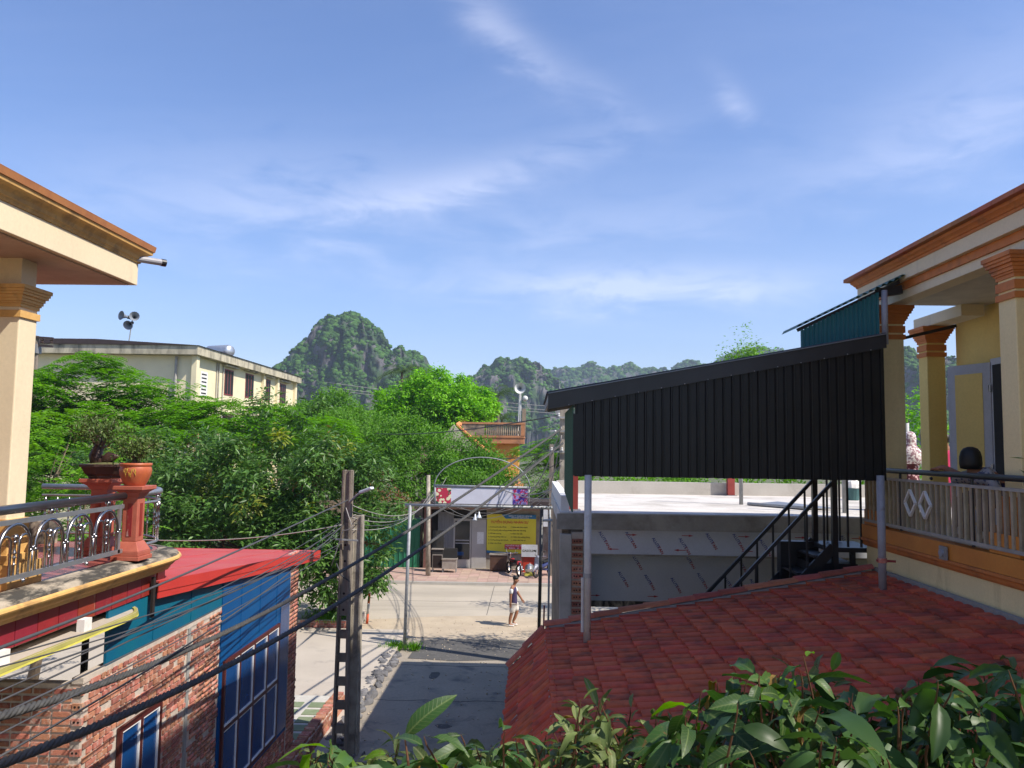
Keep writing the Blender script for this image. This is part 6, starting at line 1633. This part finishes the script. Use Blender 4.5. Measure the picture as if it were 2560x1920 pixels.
# ------------------------------------------------------------------ small plants on the terraces
def potted(label, c, r_, n, seed, m_='leaf_bonsai', h=.55, L=.045, W=.018, stems=9):
    t = thing('potted_shrub', label, 'shrub', c); rr_ = random.Random(seed); rng = np.random.default_rng(seed); tips = []
    for s in range(stems):
        a = rr_.uniform(0, 6.28); e = Vector((c[0] + math.cos(a) * r_ * rr_.uniform(.3, 1), c[1] + math.sin(a) * r_ * rr_.uniform(.3, 1), c[2] + h * rr_.uniform(.5, 1)))
        mid = Vector(c).lerp(e, .5) + Vector((rr_.uniform(-.05, .05), rr_.uniform(-.05, .05), .04))
        MB().tube([c, mid, e], [.010, .007, .003], 5).build('stem', 'bark_gray', t); tips += [mid.lerp(e, q) for q in (0, .3, .6, .85, 1)]
    idx = rng.integers(0, len(tips), n); P = np.array([tuple(p) for p in tips])[idx] + rng.normal(0, .055, (n, 3))
    D = rng.normal(0, 1, (n, 3)); V, Fq = leaf_arrays(P, D, rng.normal(0, 1, (n, 3)) + np.array([0, 0, 1]), L * rng.uniform(.6, 1.3, n), W * rng.uniform(.7, 1.3, n))
    np_obj('leafage', V, Fq, m_, t)
    return t
potted('thin twiggy shrub growing in the round terracotta pot', (-4.60, 9.26, 6.03), .24, 900, 1, h=.34, L=.05, W=.020, stems=14)
bo = potted('sparse bonsai growing over dark driftwood in the tray', (-5.22, 9.62, 6.2), .40, 1200, 2, h=.42, stems=16, L=.055, W=.024)
m = MB(); m.tube([(-5.22, 9.62, 6.03), (-5.27, 9.60, 6.14), (-5.23, 9.62, 6.28), (-5.28, 9.64, 6.42)], [.11, .08, .055, .02], 8); m.tube([(-5.18, 9.62, 6.03), (-5.10, 9.62, 6.12), (-4.98, 9.58, 6.13)], [.09, .07, .02], 8)
m.build('driftwood', 'pot_dark', bo, True)
potted('spiky bamboo sprig at the right edge of the balcony', (5.35, 8.45, 6.0), .22, 120, 3, 'leaf_bonsai', .25, .14, .014, 8)
dg = thing('leafy_houseplant', 'light green broad-leaved plant behind the left terrace rail', 'plant', (-6.3, 9.3, 4.955))
rng = np.random.default_rng(5); n = 90
V, Fq = leaf_arrays(np.stack([-6.45 + rng.normal(0, .12, n), 9.6 + rng.normal(0, .12, n), 5.55 + rng.random(n) * .55], 1), rng.normal(0, 1, (n, 3)) + np.array([0, 0, .3]), rng.normal(0, 1, (n, 3)) + np.array([0, 0, 1]), .18 * rng.uniform(.6, 1.2, n), .07 * rng.uniform(.7, 1.2, n))
np_obj('leafage', V, Fq, 'leaf_back', dg)
MB().tube([(-6.4, 9.6, 4.96), (-6.45, 9.6, 5.5), (-6.4, 9.6, 6.0)], [.02, .015, .006], 6).build('stem', 'bark_gray', dg)

# ------------------------------------------------------------------ people
def skin(name, joints, edges, mat_, parent, root=0, sub=2):
    """one continuous surface grown over a posed skeleton"""
    me = bpy.data.meshes.new(name); org = ORG[parent.name]
    me.from_pydata([tuple(Vector(j[0]) - org) for j in joints], edges, [])
    me.materials.append(MATS[mat_]); o = bpy.data.objects.new(name, me); link(o, parent)
    md = o.modifiers.new('skin', 'SKIN'); md.use_smooth_shade = True
    sv = me.skin_vertices[0].data
    for i, j in enumerate(joints):
        r_ = j[1]; sv[i].radius = r_ if isinstance(r_, tuple) else (r_, r_)
    sv[root].use_root = True
    o.modifiers.new('sub', 'SUBSURF').levels = sub; o.modifiers['sub'].render_levels = sub
    return o
def hand(J, Eg, wrist_i, pos, d, n_):
    """palm and five fingers from the wrist; d along the hand, n_ the palm's breadth direction"""
    d, n_ = Vector(d).normalized(), Vector(n_).normalized(); pos = Vector(pos)
    J.append((pos + d * .05, (.022, .036))); pi_ = len(J) - 1; Eg.append((wrist_i, pi_))
    for k, (o_, L) in enumerate(((-.030, .065), (-.010, .078), (.010, .074), (.030, .058))):
        a = len(J); J.append((pos + d * .095 + n_ * o_, .010)); J.append((pos + d * (.095 + L * .55) + n_ * o_ * 1.1 + Vector((0, 0, -.006)), .009)); J.append((pos + d * (.095 + L) + n_ * o_ * 1.1 + Vector((0, 0, -.016)), .007))
        Eg += [(pi_, a), (a, a + 1), (a + 1, a + 2)]
    a = len(J); J.append((pos + d * .045 + n_ * -.042, .011)); J.append((pos + d * .085 + n_ * -.058, .009)); Eg += [(pi_, a), (a, a + 1)]
def walker():
    ox, oy = -.60, 28.9
    t = thing('person', 'young man in navy vest over white sleeves and pale shorts walking across the road', 'person', (ox, oy, .0))
    A = lambda x, y, z: Vector((ox + x, oy + y, z))
    J = [(A(.03, 0, .90), (.125, .10)), (A(.02, 0, 1.10), (.12, .095)), (A(.015, 0, 1.30), (.145, .105)), (A(.045, 0, 1.43), (.062, .062)), (A(.085, 0, 1.51), (.058, .058)), (A(.115, -.01, 1.59), (.10, .112)), (A(.12, -.01, 1.69), (.085, .10)),
         (A(-.02, -.17, 1.36), .062), (A(-.06, -.20, 1.10), .052), (A(-.06, -.20, .86), .036),
         (A(.05, .17, 1.36), .062), (A(.19, .20, 1.12), .052), (A(.32, .17, .93), .036),
         (A(.02, -.10, .84), .095), (A(-.02, -.10, .48), .066), (A(-.07, -.10, .28), .062), (A(-.09, -.10, .09), .042), (A(.06, -.10, .05), .034),
         (A(.06, .10, .84), .095), (A(.17, .10, .50), .066), (A(.10, .10, .28), .062), (A(.02, .10, .12), .042), (A(.15, .10, .05), .034)]
    Eg = [(0, 1), (1, 2), (2, 3), (3, 4), (4, 5), (5, 6), (2, 7), (7, 8), (8, 9), (2, 10), (10, 11), (11, 12), (0, 13), (13, 14), (14, 15), (15, 16), (16, 17), (0, 18), (18, 19), (19, 20), (20, 21), (21, 22)]
    hand(J, Eg, 9, A(-.06, -.20, .86), (.02, 0, -1), (1, 0, 0)); hand(J, Eg, 12, A(.32, .17, .93), (.6, 0, -.8), (.6, .3, .5))
    skin('body', J, Eg, 'skin', t)
    skin('vest', [(A(.035, 0, .70), (.205, .165)), (A(.03, 0, .95), (.195, .155)), (A(.02, 0, 1.15), (.19, .15)), (A(.015, 0, 1.31), (.20, .155)), (A(.03, 0, 1.43), (.095, .09)), (A(-.02, -.16, 1.37), .085), (A(.045, .16, 1.37), .085)], [(0, 1), (1, 2), (2, 3), (3, 4), (3, 5), (3, 6)], 'shirt_navy', t)
    skin('sleeve', [(A(-.025, -.175, 1.34), .070), (A(-.04, -.195, 1.26), .074), (A(-.05, -.20, 1.14), .072)], [(0, 1), (1, 2)], 'shirt_white', t)
    skin('sleeve', [(A(.05, .165, 1.35), .072), (A(.10, .19, 1.26), .082), (A(.16, .195, 1.15), .076)], [(0, 1), (1, 2)], 'shirt_white', t)
    skin('shorts', [(A(.035, 0, .88), (.17, .15)), (A(.03, -.10, .78), .13), (A(-.01, -.10, .46), .115), (A(.08, .10, .76), .13), (A(.155, .10, .50), .115)], [(0, 1), (1, 2), (0, 3), (3, 4)], 'shorts', t)
    for x, y in ((-.09, -.10), (.02, .10)):
        skin('shoe', [(A(x - .04, y, .05), (.048, .045)), (A(x + .06, y, .05), (.05, .042)), (A(x + .17, y, .035), (.046, .03))], [(0, 1), (1, 2)], 'shoe_white', t)
    hr = MB().sphere(tuple(A(.105, -.01, 1.685)), .108, 9, (1.0, .95, .82)); hr.build('hair', 'hair', t, True)
    MB().tube([A(.205, -.01, 1.62), A(.222, -.01, 1.595), A(.205, -.01, 1.585)], [.010, .016, .010], 6).build('nose', 'skin', t, True)
    for s in (-1, 1): MB().sphere(tuple(A(.195, -.01 + s * .034, 1.625)), .011, 5).build('eye', 'hair', t, True)
    MB().bar(A(.197, -.035, 1.555), A(.197, .015, 1.555), .012, .010).build('mouth', 'maroon', t)
    MB().sphere(tuple(A(.10, -.105, 1.61)), .03, 6, (.7, .35, 1)).build('ear', 'skin', t, True)
walker()
def standing(loc, label, top, face, headcov):
    x, y, z = loc
    t = thing('person', label, 'person', loc)
    A = lambda a, b, c: Vector((x + a, y + b, z + c))
    J = [(A(0, 0, .88), (.13, .10)), (A(0, 0, 1.1), (.12, .09)), (A(0, 0, 1.25), (.13, .095)), (A(0, 0, 1.36), .052), (A(0, 0, 1.47), (.078, .09)), (A(0, 0, 1.56), (.065, .075)),
         (A(-.16, 0, 1.28), .048), (A(-.19, .05, 1.02), .038), (A(-.16, .18, .90), .026), (A(.16, 0, 1.28), .048), (A(.19, .05, 1.02), .038), (A(.16, .18, .90), .026),
         (A(-.09, 0, .82), .085), (A(-.09, 0, .45), .055), (A(-.09, 0, .07), .035), (A(-.09, .13, .04), .03), (A(.09, 0, .82), .085), (A(.09, 0, .45), .055), (A(.09, 0, .07), .035), (A(.09, .13, .04), .03)]
    Eg = [(0, 1), (1, 2), (2, 3), (3, 4), (4, 5), (2, 6), (6, 7), (7, 8), (2, 9), (9, 10), (10, 11), (0, 12), (12, 13), (13, 14), (14, 15), (0, 16), (16, 17), (17, 18), (18, 19)]
    hand(J, Eg, 8, A(-.16, .18, .90), (0, .8, -.6), (1, 0, 0)); hand(J, Eg, 11, A(.16, .18, .90), (0, .8, -.6), (-1, 0, 0))
    skin('body', J, Eg, 'skin', t)
    skin('dress', [(A(0, 0, .12), (.22, .2)), (A(0, 0, .6), (.19, .17)), (A(0, 0, .95), (.165, .135)), (A(0, 0, 1.15), (.15, .12)), (A(0, 0, 1.28), (.16, .12)), (A(-.165, 0, 1.27), .07), (A(-.20, .05, 1.02), .06), (A(-.17, .15, .93), .05), (A(.165, 0, 1.27), .07), (A(.20, .05, 1.02), .06), (A(.17, .15, .93), .05)],
         [(0, 1), (1, 2), (2, 3), (3, 4), (4, 5), (5, 6), (6, 7), (4, 8), (8, 9), (9, 10)], top, t)
    if headcov == 'scarf':
        sc_ = MB().lathe(A(0, -.03, 0), [(.20, .98), (.235, 1.06), (.235, 1.16), (.215, 1.24), (.165, 1.30), (.125, 1.35), (.118, 1.42), (.122, 1.50), (.112, 1.57), (.085, 1.62), (.04, 1.645)], 18, 1.0, .8)
        sc_.v = [(a_ + .05 * max(0, z + 1.25 - c_), b_, c_) for (a_, b_, c_) in sc_.v]; sc_.build('head_scarf', 'scarf', t, True)
    else:
        MB().sphere(tuple(A(0, -.03, 1.53)), .11, 9, (.95, 1.0, 1.05)).build('hair', 'hair', t, True)
    return t
hj = U(2273, 1085, Y=16.8)
standing((hj.x, 16.8, 5.101), 'woman in a patterned head scarf and dark floral dress seen between the columns', 'dress', None, 'scarf')
pk = U(2361, 1092, Y=17.6)
standing((pk.x, 17.6, 5.101), 'person in a bright pink top half hidden behind the far column', 'pink_top', None, 'hair')
def leaner():
    h = U(2421, 1142, Y=9.75); x, y = h.x, 9.75; fz = 5.236
    t = thing('person', 'dark-haired person in a floral shirt leaning on the balcony rail', 'person', (x + .1, y, fz))
    A = lambda a, b, c: Vector((x + a, y + b, c))
    hz = h.z
    hd = U(2335, 1163, X=5.10)
    J = [(A(.30, -.05, fz + .62), (.13, .11)), (A(.24, -.02, fz + .78), (.12, .10)), (A(.13, .0, hz - .26), (.135, .10)), (A(.05, .0, hz - .13), .05), (A(.01, .0, hz - .02), (.08, .09)), (A(0, 0, hz + .07), (.065, .075)),
         (A(.0, .16, hz - .24), .05), (Vector((5.16, y + .45, 6.13)), .04), (Vector((5.10, hd.y - .12, 6.115)), .028),
         (A(.18, -.17, hz - .26), .05), (A(.2, -.25, hz - .5), .04), (A(.05, -.2, hz - .55), .028),
         (A(.33, .08, fz + .6), .09), (A(.0, .25, fz + .50), .06), (A(.05, .25, fz + .07), .036), (A(-.08, .27, fz + .04), .03), (A(.33, -.15, fz + .6), .09), (A(.02, -.22, fz + .50), .06), (A(.08, -.22, fz + .07), .036), (A(-.05, -.22, fz + .04), .03)]
    Eg = [(0, 1), (1, 2), (2, 3), (3, 4), (4, 5), (2, 6), (6, 7), (7, 8), (2, 9), (9, 10), (10, 11), (0, 12), (12, 13), (13, 14), (14, 15), (0, 16), (16, 17), (17, 18), (18, 19)]
    hand(J, Eg, 8, Vector((5.10, hd.y - .12, 6.115)), (0, 1, -.1), (1, 0, 0)); hand(J, Eg, 11, A(.05, -.2, hz - .55), (-1, .2, 0), (0, 1, 0))
    skin('body', J, Eg, 'skin', t)
    skin('shirt', [(A(.30, -.05, fz + .60), (.17, .15)), (A(.22, -.02, fz + .80), (.16, .14)), (A(.13, .0, hz - .28), (.17, .13)), (A(.07, 0, hz - .17), (.085, .08)), (A(.01, .16, hz - .25), .075), (A(-.03, .32, hz - .29), .07), (A(.18, -.17, hz - .28), .075), (A(.2, -.23, hz - .42), .065)], [(0, 1), (1, 2), (2, 3), (2, 4), (4, 5), (2, 6), (6, 7)], 'floral_shirt', t)
    skin('trousers', [(A(.31, -.05, fz + .62), (.16, .14)), (A(.30, .1, fz + .6), .11), (A(.0, .25, fz + .50), .085), (A(.04, .25, fz + .15), .07), (A(.30, -.16, fz + .6), .11), (A(.02, -.22, fz + .50), .085), (A(.07, -.22, fz + .15), .07)], [(0, 1), (1, 2), (2, 3), (0, 4), (4, 5), (5, 6)], 'shirt_navy', t)
    hb_ = MB().lathe(A(.02, -.01, hz), [(.07, -.15), (.118, -.14), (.128, -.08), (.125, 0), (.11, .06), (.08, .10), (.03, .12)], 16, .95, 1.05); hb_.build('hair', 'hair', t, True)
    ch = thing('balcony_chair', 'plain seat under the person leaning on the balcony rail', 'chair', (x + .32, y - .04, fz))
    B(x + .08, x + .55, y - .28, y + .22, fz + .44, fz + .49).build('seat', 'wood_dark', ch)
    for a in (.1, .52):
        for b in (-.26, .19): B(x + a - .02, x + a + .02, y + b - .02, y + b + .02, fz, fz + .44).build('leg', 'wood_dark', ch)
leaner()

# ------------------------------------------------------------------ foreground longan tree below the camera
ft = thing('longan_tree', 'leafy treetop with large glossy leaves along the bottom of the view', 'tree', (1.9, 3.6, 0))
MB().tube([(1.9, 3.6, 0), (1.8, 3.5, 2.5), (1.7, 3.2, 4.0), (1.5, 2.9, 4.7)], [.13, .11, .09, .06], 9).build('trunk', 'bark', ft, True)
def big_leaf(name, L, W, curl, wave, fold, mat_, seed):
    rr_ = random.Random(seed); nl, v, f = 7, [], []
    for i in range(nl + 1):
        s = i / nl; w_ = W * (math.sin(math.pi * min(1, s * .92 + .03)) ** .75) * (1.08 - .35 * s) if 0 < i < nl else .002
        z0 = -curl * s * s * L + .015 * math.sin(s * 3)
        for q, c in enumerate((-1, -.5, 0, .5, 1)):
            v.append((L * s, c * w_ / 2, z0 + abs(c) * w_ * fold + wave * abs(c) * L * .05 * math.sin(s * 17 + c * 2 + seed)))
    for i in range(nl):
        for q in range(4): f.append((i * 5 + q, i * 5 + q + 1, i * 5 + q + 6, i * 5 + q + 5))
    v += [(-.035, 0, .0), (-.035, .0025, 0)]; f.append((len(v) - 2, len(v) - 1, 2))
    return MB().add(v, f).mesh(name, mat_, smooth=True)
bigs = [big_leaf('leaf', .185, .066, c, w_, f_, 'leaf_big', i) for i, (c, w_, f_) in enumerate(((.25, .3, .10), (.5, .5, .05), (.1, .6, .25), (.8, .3, .12), (.35, .9, .18)))]
pales = [big_leaf('leaf', .13, .042, c, w_, f_, 'leaf_big_pale', i) for i, (c, w_, f_) in enumerate(((.2, .5, .2), (-.2, .3, .35), (.5, .8, .1)))]
drys = [big_leaf('leaf', .13, .040, c, w_, f_, 'leaf_big_dry', i) for i, (c, w_, f_) in enumerate(((.9, 1.2, .3), (.4, 1.0, .4)))]
brights = [big_leaf('leaf', .15, .062, c, w_, f_, 'leaf_big_bright', i) for i, (c, w_, f_) in enumerate(((.3, .4, .1), (.6, .6, .15)))]
TOP = [(740, 1905), (800, 1850), (870, 1870), (960, 1850), (1040, 1800), (1120, 1870), (1200, 1850), (1270, 1800), (1360, 1795), (1450, 1755), (1545, 1735), (1620, 1770), (1690, 1800), (1760, 1715), (1850, 1680), (1930, 1650), (2000, 1625), (2080, 1660), (2150, 1725), (2230, 1715), (2330, 1690), (2400, 1710), (2470, 1690), (2560, 1650), (2640, 1640)]
rr_ = random.Random(99)
def ytop(px): return float(np.interp(px, [p[0] for p in TOP], [p[1] for p in TOP]))
def leaf_at(me, p, yaw, pit, roll, s):
    mw = Matrix.Translation(p) @ Matrix.Rotation(yaw, 4, 'Z') @ Matrix.Rotation(-pit, 4, 'Y') @ Matrix.Rotation(roll, 4, 'X') @ Matrix.Scale(s, 4)
    return mw
nleaf = 0; mass = {'leaf_big': ([], []), 'leaf_big_pale': ([], [])}
tips = []
for i in range(230):
    px = 770 + (2600 - 770) * (i + rr_.random()) / 230
    low = rr_.random() ** 1.2
    py = lerp(ytop(px) + 30 - rr_.random() ** 4 * 45, 1990, low)
    big = (px > 1640 and rr_.random() < .6) or (1000 < px < 1350 and rr_.random() < .4) or (px < 900 and rr_.random() < .5)
    Yd = (2.35 if big else 2.9) + rr_.uniform(-.25, .4) - low * .25
    tip = U(px, py, Y=Yd)
    base = U(px + rr_.uniform(-140, 140), 2080 + rr_.uniform(0, 120), Y=Yd + .25)
    MB().tube([base, base.lerp(tip, .6) + Vector((rr_.uniform(-.04, .04), .02, 0)), tip, tip + (tip - base).normalized() * .03], [.006, .004, .0025, .001], 5).build('twig', 'twig', ft)
    tips.append(tip)
    k = rr_.randint(4, 6) if big else rr_.randint(5, 8)
    a0 = rr_.uniform(0, 6.28); sz = rr_.choice((.5, .6, .7, .75, 1.05) if big else (.4, .5, .6, .75, .85))
    for q in range(k):
        yaw = a0 + q * 2.4 + rr_.uniform(-.4, .4)
        pit = rr_.uniform(-.85, .4) if big else rr_.uniform(-.5, 1.0)
        u_ = rr_.random()
        if u_ < .035: me = rr_.choice(drys)
        elif u_ < .085: me = rr_.choice(brights)
        elif big: me = rr_.choice(bigs)
        else: me = rr_.choice(pales) if px < 2100 or rr_.random() < .3 else rr_.choice(bigs)
        s = sz * rr_.uniform(.75, 1.2)
        p = tip + Vector((0, 0, -.025 * q + .02)) + Vector((math.cos(yaw), math.sin(yaw), 0)) * .012
        mw = leaf_at(me, p, yaw, pit, rr_.uniform(-.8, .8), s)
        if nleaf < 300 and (q < 1 or (low < .22 and q < 4)): inst(me, 'leaf', ft, (0, 0, 0), mw=mw); nleaf += 1
        else:
            key = 'leaf_big' if me in bigs or me in brights else 'leaf_big_pale'
            vl, fl_ = mass[key]; b = len(vl); vl += [tuple(mw @ v.co) for v in me.vertices]; fl_ += [tuple(x + b for x in pg.vertices) for pg in me.polygons]
# deeper leaves that close the gaps
for i in range(1150):
    px = rr_.uniform(900, 2620) if i % 3 == 0 else rr_.uniform(1650, 2620); py = lerp(ytop(px) + 60, 2050, rr_.random() ** .8); p = U(px, py, Y=rr_.uniform(2.7, 3.5)); me = rr_.choice(bigs)
    mw = leaf_at(me, p, rr_.uniform(0, 6.28), rr_.uniform(-.8, .5), rr_.uniform(-.8, .8), rr_.uniform(.35, .75))
    vl, fl_ = mass['leaf_big']; b = len(vl); vl += [tuple(mw @ v.co) for v in me.vertices]; fl_ += [tuple(x + b for x in pg.vertices) for pg in me.polygons]
leafmat('leaf_mass', (.024, .066, .014), (.058, .118, .024), .45, .25, .35, .4)
leafmat('leaf_mass_pale', (.10, .15, .04), (.17, .20, .065), .55, .3, .3, .25)
for key, mname in (('leaf_big', 'leaf_mass'), ('leaf_big_pale', 'leaf_mass_pale')):
    MB().add(*mass[key]).build('leafage', mname, ft, True, kind='stuff')
# single tall leaf on its stalk
me = bigs[0]; pl_ = U(1012, 1842, Y=2.3)
inst(me, 'leaf', ft, (0, 0, 0), mw=leaf_at(me, pl_, .15, .75, .9, .95))
MB().tube([U(1030, 1990, Y=2.35), U(1020, 1900, Y=2.3), pl_], [.005, .004, .002], 5).build('twig', 'twig', ft)
for i in range(9):   # dull round fruit
    p = U(2252 + (i % 3) * 24 + rr_.uniform(-8, 8), 1728 + (i // 3) * 16, Y=2.55); MB().sphere(tuple(p), .0115, 7).build('fruit', 'twig', ft, True)
for e in tips[::7]:
    MB().tube([(1.5, 2.9, 4.7), (lerp(1.5, e.x, .5), lerp(2.9, e.y, .5), lerp(4.7, e.z, .4)), (e.x, e.y + .15, e.z - .12)], [.03, .018, .006], 6).build('limb', 'bark', ft, True)

# ------------------------------------------------------------------ haze
hz_m = bpy.data.materials.new('haze'); hz_m.use_nodes = True
t = NT(hz_m.node_tree); o = hz_m.node_tree.nodes['Material Output']; hz_m.node_tree.nodes.remove(hz_m.node_tree.nodes['Principled BSDF'])
pv_ = t.n('ShaderNodeVolumePrincipled'); pv_.inputs['Color'].default_value = (.72, .85, 1.0, 1); pv_.inputs['Density'].default_value = HAZE = 0.00032; pv_.inputs['Anisotropy'].default_value = .3
t.l(pv_.outputs[0], o.inputs['Volume']); MATS['haze'] = hz_m
B(-2900, 2900, -190, 1700, -1.6, 215).build('haze', 'haze', kind='stuff', label='thin pale blue air over the whole valley', cat='haze')
